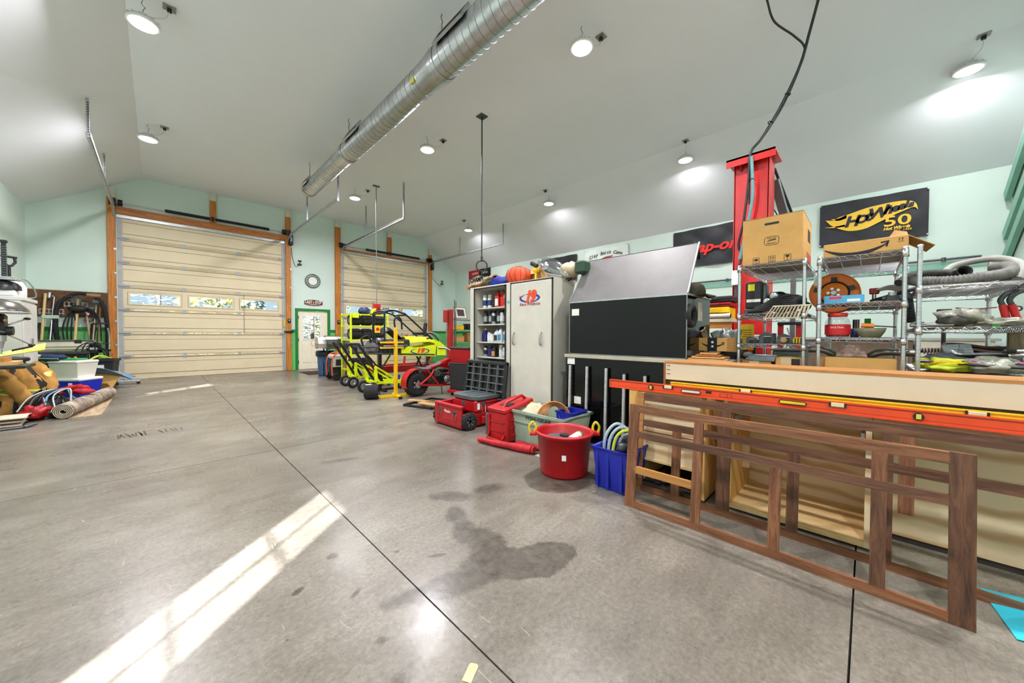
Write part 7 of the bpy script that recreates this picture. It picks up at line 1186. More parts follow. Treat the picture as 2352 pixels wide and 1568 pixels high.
t = thing('thin_ribbed_hose', 'second darker ribbed hose arching behind the thick one', 'hose', (4.2, -0.35, 1.525)); wput('hose', ribbed([(4.05, -0.16, 1.60), (4.15, -0.22, 1.655), (4.2, -0.30, 1.675), (4.15, -0.40, 1.66), (4.0, -0.43, 1.63)], 0.026), M('hose_dark', '#4a4a46', 0.75, var=0.2), t); wput('cuff', MB().cyl((3.98, -0.435, 1.626), (3.90, -0.44, 1.615), 0.03, 14), m_rubber, t)
t = thing('vacuum_hose', 'pale curved vacuum hose draped behind the ribbed hose', 'hose', (4.3, -0.5, 1.525)); wput('hose', MB().tube(spline([(4.1, -0.35, 1.56), (4.25, -0.42, 1.70), (4.3, -0.52, 1.745), (4.2, -0.64, 1.74), (4.0, -0.70, 1.66), (3.85, -0.66, 1.55)], 8), 0.022, 12), M('hose_pale', '#9a9a92', 0.7, var=0.15), t); wput('elbow', MB().ball((4.15, -0.36, 1.58), (0.05, 0.05, 0.04), 12, 8, 0.2, 2), m_rubber, t)
t = thing('black_battery_case', 'black ribbed case at the end of the top shelf', 'case', (4.15, -0.735, 1.527), radians(20)); put('case', MB().box(-0.1, 0.12, -0.06, 0.05, 0, 0.15, 0.01), m_blackm, t); put('lid', MB().box(-0.105, 0.125, -0.065, 0.055, 0.15, 0.165, 0.006), M('gear_grey'), t)
t = thing('hanging_ribbed_hose', 'black ribbed hose end drooping between two shelving units', 'hose', (3.98, -0.205, 1.3)); wput('hose', ribbed([(4.02, -0.20, 1.50), (3.97, -0.205, 1.44), (3.95, -0.213, 1.37), (3.98, -0.222, 1.30)], 0.028), m_rubber, t); wput('hook', MB().tube([(4.02, -0.20, 1.50), (4.04, -0.20, 1.53)], 0.006, 6), m_galv, t)
def clearbag(name, label, loc, r, seed, m): k = cloth(name, label, 'bag', loc, r, m, seed, 0.55); return k
pb = M('plastic_bag_grey', '#b3b3a2', 0.25, var=0.3, scale=10, bump=0.8, bscale=14); pd = M('parts_dark', '#4a4a44', 0.6, var=0.5, scale=25)
k = clearbag('zip_bag', 'bulging clear zip bag of dark parts on the middle shelf', (3.88, -0.45, 1.25), (0.12, 0.11, 0.065), 3, pb); put('zip_strip', MB().tube(spline([(0.0, 0.03, 0.135), (0.0, -0.05, 0.125), (0.0, -0.14, 0.13)], 5), 0.005, 6), M('zip_maroon', '#8e4a55', 0.4), k); put('parts', MB().ball((-0.09, 0.03, 0.045), (0.05, 0.08, 0.04), 12, 8, 0.5, 5), pd, k)
k = clearbag('crumpled_bag', 'flat crumpled clear bag beside the bulging zip bag', (3.82, -0.60, 1.25), (0.10, 0.10, 0.03), 8, pb); put('green_slip', MB().box(-0.1, -0.09, 0.02, 0.05, 0.0, 0.012), M('vivid_green'), k)
t = thing('chrome_tube_bundle', 'bundle of chrome tubes lying at the left of the middle shelf', 'tubes', (3.85, -0.30, 1.25))
for i in range(5): put('tube', MB().cyl((-0.12+0.02*i, 0.09, 0.012+0.006*(i % 3)), (-0.1+0.03*i, -0.10, 0.014+0.006*(i % 3)), 0.009, 8), m_chrome if i % 2 else em, t)
t = thing('motorcycle_forks', 'pair of red fork tubes leaning at the right edge', 'forks', (3.95, -0.66, 1.25))
for i, (y0, y1) in enumerate(((0.045, 0.022), (0.01, -0.02))): f = put('fork_leg', MB().cyl((-0.05, y1, 0.02), (-0.05, y0, 0.145), 0.018, 12), m_redp, t); put('upper_tube', MB().tube(spline([(-0.05, y0, 0.145), (-0.05, y0+0.008, 0.18), (-0.04, y0-0.02, 0.22), (-0.02, y0-0.08, 0.245)], 5), 0.014, 8), M('gear_grey'), f); put('clamp', MB().torus((-0.05, y0-0.025, 0.12), (1, 0, 0), 0.014, 0.005, 12, 5), M('gear_grey'), f)
t = thing('wall_switch_box', 'black switch box with ports seen through the shelving', 'switch box', (5.2, -0.50, 1.36)); put('box', MB().box(0, 0.06, -0.045, 0.045, 0, 0.085, 0.004), m_blackm, t)
for y in (-0.025, 0.0, 0.025): put('port', MB().box(-0.003, 0, y-0.008, y+0.008, 0.02, 0.06), M('steel_dark'), t)
put('pole', MB().cyl((0.03, 0, -1.36), (0.03, 0, 0), 0.015, 8), m_black, t)
k = clearbag('hi_vis_vest', 'crumpled lime safety vest on the low right shelf', (3.76, -0.37, 0.948), (0.11, 0.12, 0.05), 6, lime); put('yellow_band', MB().tube(spline([(-0.09, 0.1, 0.06), (-0.1, 0.0, 0.075), (-0.08, -0.1, 0.06)], 5), 0.01, 6), m_yellow, k); put('grey_fold', MB().ball((0.05, 0.0, 0.08), (0.1, 0.1, 0.05), 14, 8, 0.5, 9), M('cloth_grey'), k)
k = clearbag('freezer_bag', 'clear freezer bag with a pink zip on the low right shelf', (3.78, -0.56, 0.948), (0.13, 0.12, 0.055), 11, pb); [put('pink_zip', MB().tube(p, 0.006, 6), M('zip_pink', '#c96ab0', 0.4), k) for p in ([(-0.10, 0.09, 0.09), (-0.11, 0.04, 0.075)], [(-0.1, -0.08, 0.085), (-0.11, -0.115, 0.075)])]
t = thing('shock_absorber', 'pale coil spring shock on the low right shelf', 'shock absorber', (3.95, -0.33, 1.08)); put('rod', MB().cyl((0, 0.08, 0.0), (0, -0.09, 0.01), 0.012, 8), m_black, t); put('coil', MB().tube([(0.02*cos(a), 0.05-0.09*i/60, 0.004+0.02*sin(a)) for i, a in enumerate([2*pi*j/10 for j in range(61)])], 0.005, 5), M('coil_pink', '#cbb0a4', 0.5), t); put('mount', MB().box(-0.015, 0.015, -0.13, -0.04, -0.015, 0.03, 0.004), M('coil_pink'), t)
solo('green_clip_box', MB().box(-0.03, 0.03, -0.035, 0.035, 0, 0.03, 0.004).prism([(-0.035, 0.03), (0.035, 0.03), (0.0, 0.055)], 'X', -0.03, 0.03), M('vivid_green'), 'small vivid green clip box behind the shock absorber', 'box', (4.0, -0.46, 1.05))
t = thing('stacked_rags', 'stack of folded brown and grey rags on the low right shelf', 'rags', (4.25, -0.55, 0.948))
for i in range(8): put('rag', MB().sheet(lambda u, v, i=i: (-0.12+0.25*v, 0.14-0.27*u, 0.025*i+0.012*sin(5*u+i)+0.008*sin(7*v+2*i)), 8, 4, 0.016), (M('rag_tan', '#b08a5e', 0.9, var=0.3), M('cloth_grey'), M('rag_rose', '#a88478', 0.9, var=0.3), M('rag_dark', '#4c4340', 0.9, var=0.3))[i % 4], t)
solo('grey_plastic_flap', MB().plate([(0, 0.06, 0), (0.0, -0.06, 0.0), (0.06, -0.04, 0.11), (0.04, 0.09, 0.10)], 0.004), M('smoke_plastic'), 'bent grey plastic flap lying before the rags', 'flap', (3.84, -0.45, 1.03))
t = thing('wooden_slab', 'weathered wooden slab leaning at the right edge of the shelves', 'slab', (3.98, -0.70, 0.948)); put('slab', MB().box(-0.02, 0.02, -0.07, 0.05, 0, 0.27, 0.004), wood('weathered', ('#7d6b4e', '#6a5a40', '#4a3e2b'), 'Z'), t); put('end_band', MB().box(-0.022, 0.022, -0.072, 0.052, 0.02, 0.03), m_galv, t)
solo('black_bent_tray', MB().plate([(0, 0.16, 0), (0.0, -0.16, 0.02), (0.12, -0.15, 0.04), (0.12, 0.14, 0.02)], 0.01).plate([(0, 0.16, 0.0), (0, -0.16, 0.02), (-0.03, -0.15, 0.045), (-0.03, 0.15, 0.025)], 0.006), m_black, 'long black bent tray lying over the safety vest', 'tray', (3.80, -0.47, 1.035))
for i, (x, y, lab) in enumerate(((3.68, -0.33, 'dark bagged parts on the floor shelf below the vest'), (3.70, -0.47, 'blue grey plastic wrap bundle under the right shelf'), (3.70, -0.60, 'heap of dark fittings under the right shelf'))): k = cloth('bagged_parts', lab, 'bag', (x, y, 0.845), (0.08, 0.08, 0.035), (pd, M('wrap_blue', '#8f9cab', 0.2, var=0.4, scale=14, bump=0.8, bscale=16), pd)[i], 20+i, 0.5); put('tie', MB().torus((0, 0, 0.068), (0, 0, 1), 0.012, 0.004, 10, 5), m_blackm, k)
solo('rough_plank', MB().box(0, 0.9, -0.22, 0.22, 0, 0.018, 0.002).box(0.0, 0.02, -0.22, 0.22, -0.03, 0.0), wood('pale_pine', ('#d9b07a', '#cda066', '#b5854b'), 'Y'), 'rough plank laid under the right shelving contents', 'plank', (3.62, -0.46, 0.826))
# further odds and ends on the shelves
def odd(name, label, cat, loc, parts, rz=0.0):
    t = thing(name, label, cat, loc, rz)
    for nm, mb, m in parts: put(nm, mb, m, t)
odd('carburettor', 'small grey carburettor on the middle shelving, right end', 'carburettor', (3.80, -0.12, 1.436), [('body', MB().box(-0.03, 0.03, -0.035, 0.035, 0, 0.05, 0.008).cyl((0, -0.05, 0.03), (0, 0.05, 0.03), 0.02, 12), M('gear_grey')), ('bowl', MB().cyl((0, 0, 0.05), (0, 0, 0.075), 0.022, 12), m_galv)])
odd('red_fitting', 'red and chrome fitting hanging under the long parcel', 'fitting', (4.2, -0.03, 1.436), [('block', MB().box(-0.02, 0.02, -0.03, 0.03, 0.10, 0.15, 0.006), m_redp), ('stem', MB().cyl((0, 0, 0), (0, 0, 0.10), 0.014, 10), m_chrome)])
odd('blue_can', 'dark blue can between the jar and the bowl', 'can', (3.86, 0.075, 1.180), [('can_body', MB().lathe([(0.025, 0), (0.026, 0.004), (0.026, 0.06), (0.022, 0.065), (0, 0.065)], n=14), M('navy_print')), ('lid', MB().cyl((0, 0, 0.065), (0, 0, 0.07), 0.02, 12), m_galv)])
odd('cable_coil', 'heap of black looped cable behind the louvred panel', 'cable', (4.05, 0.52, 1.377), [('loop', MB().torus((0.02*i, -0.05+0.03*i, 0.05+0.025*i), (0.2*i-0.5, 0.3, 1), 0.11-0.008*i, 0.014, 24, 6), m_rubber) for i in range(6)])
odd('metal_bracket_set', 'tangle of steel brackets behind the gearboxes', 'brackets', (4.0, 0.60, 1.122), [('bracket', MB().box(-0.06, 0.06, -0.1+0.05*i, -0.085+0.05*i, 0, 0.05+0.02*(i % 3)).box(-0.06, 0.06, -0.1+0.05*i, -0.06+0.05*i, 0, 0.008), em if i % 2 else m_blackm) for i in range(5)])
odd('black_shop_light', 'black shop light lying under the first shelving top', 'shop light', (4.3, 0.60, 1.377), [('head', MB().box(-0.05, 0.05, -0.12, 0.12, 0.10, 0.19, 0.012), m_blackm), ('stand', MB().tube([(0, -0.1, 0.0), (0, -0.1, 0.12), (0, 0.1, 0.12), (0, 0.1, 0.0)], 0.01, 6), M('steel_dark')), ('lens', MB().box(-0.056, -0.05, -0.10, 0.10, 0.115, 0.175), M('lens_clear'))])
for i, (y, h, m, lab) in enumerate(((-0.27, 0.05, 'steel_dark', 'dark steel link bar on the middle right shelf'), (-0.33, 0.035, 'gear_grey', 'grey torsion bar beside the chrome tubes'), (-0.385, 0.06, 'smoke_plastic', 'smoky plastic part box before the zip bag'))): odd('shelf_part', lab, 'part', (4.10+0.05*i, y, 1.25), [('body', MB().box(-0.12, 0.12, -0.02, 0.02, 0, h, 0.006), M(m)), ('end_eye', MB().torus((-0.12, 0, h*0.6), (0, 1, 0), 0.018, 0.007, 16, 6), m_galv)])
for i in range(5): odd('long_rod', 'thin dark rod lying along the low right shelf, %s from the front' % ORD[i], 'rod', (3.66+0.07*i, -0.46, 1.0+0.012*i), [('rod', MB().tube([(0, 0.22, 0.02-0.01*i), (0.01, 0.0, 0.01), (0, -0.22, 0.012*i)], 0.008+0.002*(i % 2), 8), (m_black, em, M('steel_dark'), m_chrome, m_black)[i]), ('tip', MB().cyl((0, -0.22, 0.012*i), (0, -0.25, 0.012*i), 0.012, 8), m_galv)])
odd('red_lift_carriage', 'dark red lift carriage beside the lift column', 'lift carriage', (6.2, 0.77, 0), [('upright', MB().box(-0.03, 0.03, 0.07, 0.13, 0.1, 1.34), M('crane_red')), ('upright', MB().box(-0.03, 0.03, -0.13, -0.07, 0.1, 1.34), M('crane_red')), ('pad', MB().box(-0.06, 0.06, -0.13, 0.13, 1.34, 1.38, 0.005), m_black), ('foot', MB().box(-0.1, 0.1, -0.16, 0.16, 0, 0.1), M('crane_red')), ('hanging_cord', MB().tube(spline([(-0.05, 0.02, 1.3), (-0.05, -0.01, 1.15), (-0.05, 0.03, 1.02)], 5), 0.008, 6), m_galv)])
# ---------------------------------------------------------------- walnut face frames, plywood boxes, levels
WN = [wood('walnut_%s' % a, ('#9a6a48', '#76492e', '#472a1b'), a, 1.0, 0.45) for a in 'YZ']; WN2 = [wood('walnut_dark_%s' % a, ('#7f563d', '#5e3c29', '#382117'), a, 1.1, 0.45) for a in 'YZ']; SAP = wood('sapwood', ('#c08a4c', '#a97339', '#7d4f26'), 'Y', 1.0)
def face_frame(name, label, x0, x1, h, members, y0, mats):
    """leaning frame; members: (part, ya, yb, za, zb, material) on the frame plane"""
    t = thing(name, label, 'frame', (x0, y0, 0)); k = (x1-x0)/h; th = 0.02
    for nm, ya, yb, za, zb, m in members:
        vs = [(k*z+dx, y-y0, z) for dx in (0, th) for y, z in ((ya, za), (yb, za), (yb, zb), (ya, zb))]
        put(nm, MB().add(vs, [[0, 1, 2, 3], [7, 6, 5, 4], [0, 4, 5, 1], [1, 5, 6, 2], [2, 6, 7, 3], [3, 7, 4, 0]]), m, t)
    return t
Y_, Z_ = WN; DY, DZ = WN2
face_frame('walnut_face_frame', 'walnut cabinet face frame standing in front, with narrow stiles', 2.31, 2.38, 0.70, [('stile', 1.193, 1.125, 0.0, 0.70, Z_), ('stile', -0.253, -0.325, 0.0, 0.70, DZ), ('rail', 1.125, -0.253, 0.0, 0.043, Y_), ('rail', 1.125, -0.253, 0.648, 0.698, Y_), ('rail', 1.125, -0.253, 0.474, 0.518, DY), ('rail', 1.125, 0.762, 0.234, 0.279, SAP), ('mullion', 0.762, 0.709, 0.043, 0.474, Z_), ('mullion', 0.762, 0.709, 0.518, 0.648, Z_), ('mullion', 0.369, 0.317, 0.043, 0.474, Z_), ('mullion', -0.02, -0.072, 0.043, 0.474, DZ), ('mullion', -0.02, -0.072, 0.518, 0.648, Z_)], 0.45, None)
face_frame('walnut_back_frame', 'second walnut face frame leaning on the plywood boxes', 2.61, 2.655, 0.745, [('stile', 1.272, 1.216, 0.0, 0.745, SAP), ('stile', -0.62, -0.69, 0.0, 0.745, DZ), ('rail', 1.216, -0.62, 0.0, 0.042, Y_), ('rail', 1.216, -0.62, 0.687, 0.742, DY), ('rail', 1.216, -0.62, 0.493, 0.540, DY), ('mullion', 0.993, 0.937, 0.042, 0.493, Z_), ('mullion', 0.702, 0.624, 0.042, 0.493, DZ), ('mullion', 0.702, 0.624, 0.54, 0.687, DZ), ('mullion', 0.328, 0.272, 0.042, 0.493, DZ), ('mullion', -0.06, -0.101, 0.042, 0.493, DZ), ('mullion', -0.06, -0.101, 0.54, 0.687, DZ), ('mullion', -0.119, -0.174, 0.30, 0.493, Z_), ('mullion', -0.119, -0.174, 0.54, 0.687, Z_)], 0.3, None)
def plymat(name, c1, c2):
    m = M(name, c1, 0.5, var=0); nt = m.node_tree; n = nt.nodes; tc = n.new('ShaderNodeTexCoord'); mp = n.new('ShaderNodeMapping'); mp.inputs['Scale'].default_value = (1, 0.55, 1.0); nt.links.new(tc.outputs['Object'], mp.inputs[0])
    w = n.new('ShaderNodeTexWave'); w.bands_direction = 'Z'; w.inputs['Scale'].default_value = 2.2; w.inputs['Distortion'].default_value = 9.0; w.inputs['Detail'].default_value = 3.0; w.inputs['Detail Scale'].default_value = 0.8; nt.links.new(mp.outputs[0], w.inputs['Vector'])
    r = n.new('ShaderNodeValToRGB'); e = r.color_ramp.elements; e[0].position = 0.0; e[0].color = lin(c2); e[1].position = 0.35; e[1].color = lin(c1); nt.links.new(w.outputs[0], r.inputs[0]); nt.links.new(r.outputs[0], n['Principled BSDF'].inputs['Base Color']); return m
ply = plymat('maple_ply', '#e8cfa8', '#c79f72'); plyi = wood('ply_inner', ('#ecd09c', '#e2c189', '#c89b60'), 'Y', 0.5); pine = wood('yellow_pine', ('#e0bb78', '#d6a85e', '#b98440'), 'Z', 0.7); ped = M('ply_seam_shade', '#3b322a', 0.8, var=0.2)  # ped: dark seam and base tone, also painted shade in gaps
XA, XW, ZT = 2.72, 3.28, 0.752
t = thing('plywood_drawer_box', 'raised plywood cabinet box behind the left of the frames', 'cabinet box', (XA, 1.05, 0))
def pb_(nm, a, b, c, d, e, f, m): return put(nm, MB().box(a-XA, b-XA, c-1.05, d-1.05, e, f, 0.001), m, t)
pb_('front_panel', 2.735, 2.75, 0.84, 1.275, 0.225, 0.672, ply); pb_('side', XA, XW, 1.275, 1.30, 0.02, ZT, pine); pb_('side', XA, XW, 0.80, 0.825, 0.02, ZT, pine); pb_('top', XA, XW, 0.825, 1.275, 0.73, ZT, plyi); pb_('shelf_board', XA, XW, 0.825, 1.275, 0.205, 0.225, plyi); pb_('corner_post', XA-0.02, XA+0.02, 1.285, 1.36, 0.02, ZT, pine); pb_('pine_panel', 2.74, 2.752, 0.827, 0.975, 0.23, 0.668, pine); pb_('base_board', XA, XW, 0.80, 1.30, 0, 0.02, ped); pb_('seam_line', 2.733, 2.736, 0.84, 1.275, 0.43, 0.436, ped)
t = thing('open_plywood_cabinet', 'open fronted plywood cabinet with a pine floor behind the frames', 'cabinet box', (XA, 0.32, 0))
def pc(nm, a, b, c, d, e, f, m): return put(nm, MB().box(a-XA, b-XA, c-0.32, d-0.32, e, f, 0.001), m, t)
pc('floor_board', 2.75, 3.30, 0.0, 0.66, 0.02, 0.05, plyi); pc('left_side', 2.75, 3.30, 0.645, 0.67, 0.05, ZT, pine); pc('right_side', 2.75, 3.30, -0.025, 0.0, 0.02, ZT, ply); pc('back_panel', 3.29, 3.302, 0.0, 0.645, 0.05, ZT, ply); pc('top_board', 2.75, 3.30, 0.0, 0.645, 0.73, ZT, ply); pc('cleat', 3.05, 3.08, 0.60, 0.645, 0.22, 0.40, ply); pc('divider_rail', 2.76, 2.78, 0.42, 0.645, 0.66, 0.70, pine)
s = pc('drawer_slide', 2.80, 3.25, 0.62, 0.642, 0.60, 0.645, m_galv); pc('drawer_slide', 2.80, 3.25, 0.003, 0.02, 0.60, 0.645, m_galv)
t = thing('maple_end_panel', 'large maple plywood panel standing at the right of the frames', 'panel', (3.03, -0.45, 0)); put('panel', MB().box(0, 0.02, -0.45, 0.42, 0.035, ZT), ply, t); put('foot_shade_strip', MB().box(0.01, 0.25, -0.45, 0.40, 0.0, 0.035), ped, t); put('return_side', MB().box(0.02, 0.27, 0.40, 0.42, 0.035, ZT), ply, t); put('top_strip', MB().box(-0.30, 0.27, -0.45, 0.42, ZT-0.02, ZT), ply, t); put('stiffener', MB().box(0.02, 0.27, -0.45, -0.43, 0.035, ZT), ply, t)  # dark strip at the foot is painted shade of the gap below
t = thing('loose_drawer_slides', 'loose steel drawer slides lying under the drawer box', 'drawer slides', (2.9, 1.03, 0.022)); rr_ = random.Random(5)
for i in range(7): a = rr_.uniform(-0.5, 0.5); put('slide_rail', MB().box(-0.12, 0.12, -0.012, 0.012, 0, 0.018).box(-0.11, 0.11, -0.016, -0.012, -0.004, 0.022).xf(Matrix.Translation((rr_.uniform(-0.06, 0.15), -0.16+0.055*i, 0.005+0.012*(i % 3))) @ Matrix.Rotation(a, 4, 'Z')), m_chrome, t)
# long white-faced box with walnut-edged top
t = thing('white_faced_box', 'long white faced cabinet box with a wooden top edge', 'cabinet box', (2.90, 0.1, ZT)); put('white_face', MB().box(0, 0.018, -0.98, 1.05, 0.085, 0.213), M('melamine_cream', '#cdc0ab', 0.45, var=0.03, scale=3), t); put('top_edge', MB().box(-0.003, 0.30, -0.99, 1.06, 0.213, 0.228), SAP, t); put('end_edge', MB().box(-0.003, 0.30, 1.05, 1.066, 0.0, 0.213), wood('edge_brown', ('#8d6037', '#7a4f2a', '#59371c'), 'Z'), t); put('gap_shade_strip', MB().box(0.02, 0.05, -0.98, 1.05, 0.0, 0.085), ped, t); put('back', MB().box(0.28, 0.30, -0.98, 1.05, 0.0, 0.213), ply, t)  # dark strip under the white face paints the shade of the gap
for z in (0.195, 0.163, 0.13): put('pocket_hole', MB().box(-0.0015, 0, 1.015, 1.04, z-0.003, z+0.003), M('pocket_brown', '#6a4a2c', 0.8), t)
# spirit levels
def level(name, label, x, ya, yb, z0, h, m, lab=False):
    t = thing(name, label, 'spirit level', (x, ya, z0)); L = ya-yb
    put('beam', MB().box(0, 0.008, -L, 0, 0.0, h).box(-0.007, 0.015, -L, 0, h-0.006, h).box(-0.007, 0.015, -L, 0, 0, 0.006), m, t)
    for y in (0.355, 1.72):
        if y > L: continue
        v = put('round_vial', MB().cyl((-0.009, -y, h*0.5), (-0.003, -y, h*0.5), 0.019, 20), m_black, t); put('vial_tube', MB().box(-0.012, -0.009, -y-0.009, -y+0.009, h*0.5-0.013, h*0.5+0.013, 0.003), M('vial_yellow', '#d8c64a', 0.3), v)
    for y in (0.485, 1.42):
        if y < L: v = put('top_vial', MB().box(-0.010, 0.0, -y-0.03, -y+0.03, h-0.03, h-0.004, 0.004), M('vial_clear', '#d9d3b0', 0.25), t); put('vial_end', MB().box(-0.011, -0.009, -y-0.036, -y-0.028, h-0.03, h-0.004).box(-0.011, -0.009, -y+0.028, -y+0.036, h-0.03, h-0.004), m_black, v)
    if lab:
        for y in (0.645, 1.22): hnd = put('hand_slot', MB().box(-0.009, -0.006, -y-0.06, -y+0.06, h*0.38, h*0.66, 0.006), m_yellow if y > 1 else M('slot_cream', '#e3d7bd', 0.5), t); put('slot_edge', MB().tube([(-0.009, -y-0.06, h*0.36), (-0.009, -y+0.06, h*0.36), (-0.009, -y+0.066, h*0.52), (-0.009, -y+0.06, h*0.68), (-0.009, -y-0.06, h*0.68), (-0.009, -y-0.066, h*0.52)], 0.0025, 5, closed=True), m_black, hnd)
        text_mesh('lettering', 'BMI', 0.022, m_ink, t, FACE_MX((-0.002, -0.76, h*0.62)), bold=0.001); put('print_box', MB().box(-0.001, 0, -0.90, -0.83, h*0.3, h*0.32).box(-0.001, 0, -0.90, -0.83, h*0.62, h*0.64).box(-0.001, 0, -0.83, -0.828, h*0.3, h*0.64).box(-0.001, 0, -0.90, -0.898, h*0.3, h*0.64).box(-0.001, 0, -0.875, -0.873, h*0.3, h*0.64), m_ink, t); put('groove', MB().box(-0.001, 0, -L, 0, h*0.24, h*0.26).box(-0.001, 0, -L, 0, h*0.80, h*0.815), M('groove_red', '#8f2413', 0.5), t); put('end_cap', MB().box(-0.008, 0.016, -0.004, 0.0, 0, h), M('level_end', '#e8703a', 0.45), t)
    return t
level('orange_spirit_level', 'long orange red spirit level lying across the frames', 2.70, 1.535, -0.85, 0.754, 0.066, M('level_red', '#e24a1e', 0.42, var=0.06, scale=4), True)
level('yellow_spirit_level', 'long yellow spirit level lying behind the orange one', 2.745, 1.05, -1.0, 0.754, 0.085, m_yellow)
# cyan sheet and a strip of tape on the floor
solo('cyan_plastic_sheet', MB().sheet(lambda u, v: (2.73-0.36*u+0.06*v, -0.39-0.04*u-0.20*v-0.10*u*v, 0.006+0.03*sin(pi*u)*v+0.02*v*u), 8, 6, 0.002), M('cyan_sheet', '#35c4dc', 0.4, var=0.08), 'bright cyan plastic sheet on the floor at the right edge', 'sheet')
solo('tape_strip', MB().box(-0.017, 0.017, -0.032, 0.032, 0, 0.0012).prism([(-0.017, 0.032), (0.017, 0.032), (0.010, 0.040), (-0.012, 0.038)], 'Z', 0, 0.0012), M('tape_yellow', '#d9d08e', 0.8), 'pale yellow strip of tape stuck to the floor', 'tape', (0.763, 0.968, 0.0005), radians(-62))
# ---------------------------------------------------------------- banners and fittings on the right wall
def banner(name, label, y0, y1, z0, z1, m, wave=0.02, tilt=0.0, pins=True):
    """cloth hung on the right wall, left edge at y0 (larger y)"""
    t = thing(name, label, 'banner', (XR-0.03, (y0+y1)/2, (z0+z1)/2)); w, h = y0-y1, z1-z0
    put('cloth', MB().sheet(lambda u, v: (-0.012-wave*abs(sin(7*u+5*v))*0.6-wave*0.4*sin(13*u-9*v), w/2-w*u, -h/2+h*v+tilt*(u-0.5)), 40, 20, 0.002), m, t)
    if pins:
        for u, v in ((0.01, 0.03), (0.01, 0.97), (0.99, 0.03), (0.99, 0.97)): put('pin', MB().cyl((-0.05, w/2-w*u, -h/2+h*v+tilt*(u-0.5)), (0.02, w/2-w*u, -h/2+h*v+tilt*(u-0.5)), 0.012, 8), m_galv, t)
    return t
bk = M('banner_black', '#212329', 0.6, var=0.2, scale=6, bump=0.2, bscale=5); PR = 0.035
gd = M('print_gold', '#f2c33c', 0.6, var=0.03); rdp = M('print_red', '#e0261c', 0.6, var=0.03)
t = banner('flame_logo_banner', 'black banner with yellow flame logo on the right wall', 0.735, -0.72, 2.98, 3.83, bk, 0.02, -0.03)
# flame: left tails to round right head, y is left(+)
top = [(0.64, 0.12), (0.52, 0.10), (0.435, 0.145), (0.30, 0.17), (0.058, 0.23), (-0.15, 0.25), (-0.32, 0.255), (-0.48, 0.235), (-0.57, 0.17), (-0.60, 0.05)]
bot = [(-0.595, 0.05), (-0.55, 0.10), (-0.42, 0.06), (-0.32, 0.02), (-0.15, -0.06), (0.058, -0.155), (0.25, -0.165), (0.40, -0.11), (0.55, 0.0), (0.64, 0.12)]
def ribbon(t, name, A, B, m, x):
    a = spline([(x, p[0], p[1]) for p in A], 6); b = spline([(x, p[0], p[1]) for p in B], 6); k = min(len(a), len(b)); b = b[::-1]
    vs = [tuple(q) for q in a[:k]]+[tuple(q) for q in b[:k]]; mb = MB().add(vs, [[i, i+1, k+i+1, k+i] for i in range(k-1)]); return put(name, mb, m, t)
ribbon(t, 'flame_print', top, bot, gd, -PR); ribbon(t, 'flame_tail', [(0.66, -0.02), (0.5, -0.03), (0.35, -0.02)], [(0.35, -0.06), (0.5, -0.055), (0.66, -0.02)], gd, -PR); ribbon(t, 'flame_tail', [(0.56, 0.13), (0.45, 0.12), (0.33, 0.165)], [(0.33, 0.10), (0.45, 0.075), (0.56, 0.13)], gd, -PR)
for i, (ch, y, z, s) in enumerate((('H', 0.26, 0.01, 0.27), ('O', 0.13, 0.025, 0.20), ('t', 0.035, 0.06, 0.24), ('W', -0.09, 0.09, 0.26), ('h', -0.225, 0.13, 0.23), ('e', -0.315, 0.14, 0.19), ('e', -0.395, 0.155, 0.18), ('l', -0.455, 0.17, 0.16), ('s', -0.51, 0.16, 0.14))): text_mesh('letter', ch, s, bk, t, FACE_MX((-PR-0.004, y, z)), shear=0.25, bold=0.012)
text_mesh('numerals', '50', 0.26, gd, t, FACE_MX((-PR, -0.35, -0.10)), fit=0.34, bold=0.004); text_mesh('small_lettering', 'Hot Wheels', 0.075, gd, t, FACE_MX((-PR, -0.34, -0.225)), shear=0.3, fit=0.34, bold=0.004); text_mesh('small_lettering', 'EST. 1968', 0.05, gd, t, FACE_MX((-PR, -0.42, -0.28)), fit=0.22)
t = banner('red_script_banner', 'black creased banner with slanted red letters beside the lift column', 3.66, 2.05, 2.93, 3.87, bk, 0.035, 0.0); text_mesh('lettering', 'Snap-on', 0.34, rdp, t, FACE_MX((-0.055, -0.05, -0.03)), shear=0.3, fit=1.25, bold=0.012)
wh = M('banner_white', '#dfe9e2', 0.6, var=0.04, bump=0.05, bscale=4)
t = banner('white_script_banner', 'white banner with arched dark script on the right wall', 6.40, 4.93, 3.15, 3.84, wh, 0.012, 0.0)
txt = 'Clay Smith Cams'; N = len(txt)
for i, ch in enumerate(txt):
    if ch == ' ': continue
    a = (i-(N-1)/2)/(N-1); text_mesh('letter', ch, 0.135, m_ink, t, basis((-0.03, -a*1.06, 0.19-0.34*a*a), (0, -1, -0.62*a), (0, -0.62*a, 1)), shear=0.3, bold=0.002)
ribbon(t, 'red_crest', [(0.20, 0.0), (0.0, 0.07), (-0.25, 0.08)], [(-0.25, 0.06), (0.0, -0.03), (0.20, -0.03)], M('print_brick', '#a8402f', 0.6), -0.03)
t = banner('dark_banner', 'plain dark banner above the canvas bag on the right wall', 8.20, 6.70, 2.95, 3.82, bk, 0.03, 0.0)
put('pale_patch', MB().sheet(lambda u, v: (-0.05, -0.30-0.35*u, -0.30+0.18*v+0.05*u), 4, 2, 0.001), M('patch_pale', '#cfd2c4', 0.6, var=0.3, scale=12), t)
t = thing('spark_plug_sign', 'red white and black metal sign in the far right corner', 'sign', (XR-0.015, 11.66, 3.58)); put('white_panel', MB().box(-0.01, 0, -0.72, 0.72, -0.37, 0.37), M('sign_white', '#e6ead9', 0.45), t)
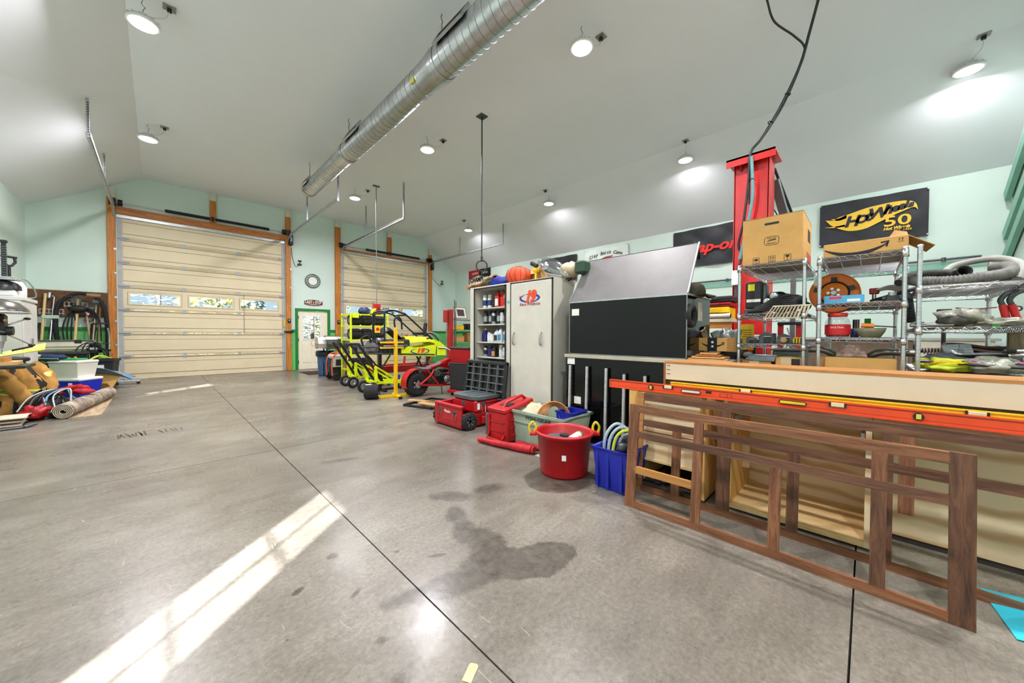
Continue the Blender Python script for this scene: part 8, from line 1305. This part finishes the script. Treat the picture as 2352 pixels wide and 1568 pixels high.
put('red_field', MB().prism([(0.72, 0.37), (0.0, 0.37), (0.0, 0.12), (0.55, 0.05), (0.66, 0.0), (0.66, -0.37), (0.72, -0.37)], 'X', -0.014, -0.010), M('sign_red', '#b3202a', 0.4), t); put('black_field', MB().prism([(-0.72, 0.37), (0.0, 0.37), (0.0, 0.10), (-0.60, 0.02), (-0.66, -0.05), (-0.66, -0.37), (-0.72, -0.37)], 'X', -0.014, -0.010), m_black, t)
text_mesh('lettering', 'EQUIPPED', 0.13, M('sign_white'), t, FACE_MX((-0.016, 0.27, 0.22)), fit=0.42); text_mesh('lettering', 'WITH', 0.13, M('sign_white'), t, FACE_MX((-0.016, -0.35, 0.20)), fit=0.36); text_mesh('lettering', 'CHAMPION', 0.27, m_ink, t, FACE_MX((-0.016, 0.0, -0.055)), fit=1.22, bold=0.01)
solo('air_line_pipe', MB().tube([(0, 8.0, 0), (0, -1.3, 0)], 0.018, 8).cyl((0, -0.9, -0.03), (0, -0.9, 0.03), 0.03, 8).cyl((0, 2.4, -0.03), (0, 2.4, 0.03), 0.03, 8), M('steel_dark'), 'thin dark air pipe running along the right wall', 'pipe', (XR-0.04, 0, 2.52))
struct('trim_7', MB().box(XR-0.02, XR, -1.5, 8.0, 2.36, 2.47), M('stringer_green', '#7fb39d', 0.5, var=0.05))
# near-wall brackets seen at the right edge
for i, (z, lab) in enumerate(((3.42, 'slanted green board on the right edge wall, upper'), (2.80, 'slanted green board on the right edge wall, middle'), (2.42, 'slanted green board on the right edge wall, lowest'))): solo('stair_stringer', MB().bar((-1.6, 0.03, 0.95), (0.0, 0.03, 0.0), 0.06, 0.16, (0, 0, 1)), M('stringer_green'), lab, 'board', (XR-0.06, YN+0.02, z))
# low storage along the right wall behind the shelves
t = thing('wall_counter', 'long grey counter with dark cabinets along the right wall', 'counter', (XR-0.45, 1.6, 0))
put('counter_top', MB().box(-0.36, 0.40, -3.0, 3.6, 1.12, 1.16), M('counter_grey', '#a9a79f', 0.5, var=0.1), t)
for i in range(8):
    y = -2.95+0.82*i; c = put('cabinet_front', MB().box(-0.33, -0.30, y, y+0.79, 0.10, 1.12, 0.004), M('counter_wood', '#6e5a48', 0.6, var=0.2) if i % 3 else M('counter_cream', '#d8d2be', 0.5, var=0.05), t); put('handle', MB().box(-0.345, -0.33, y+0.70, y+0.72, 0.7, 0.85), m_galv, c)
put('kick_board', MB().box(-0.26, 0.40, -3.0, 3.6, 0, 0.10), m_black, t)
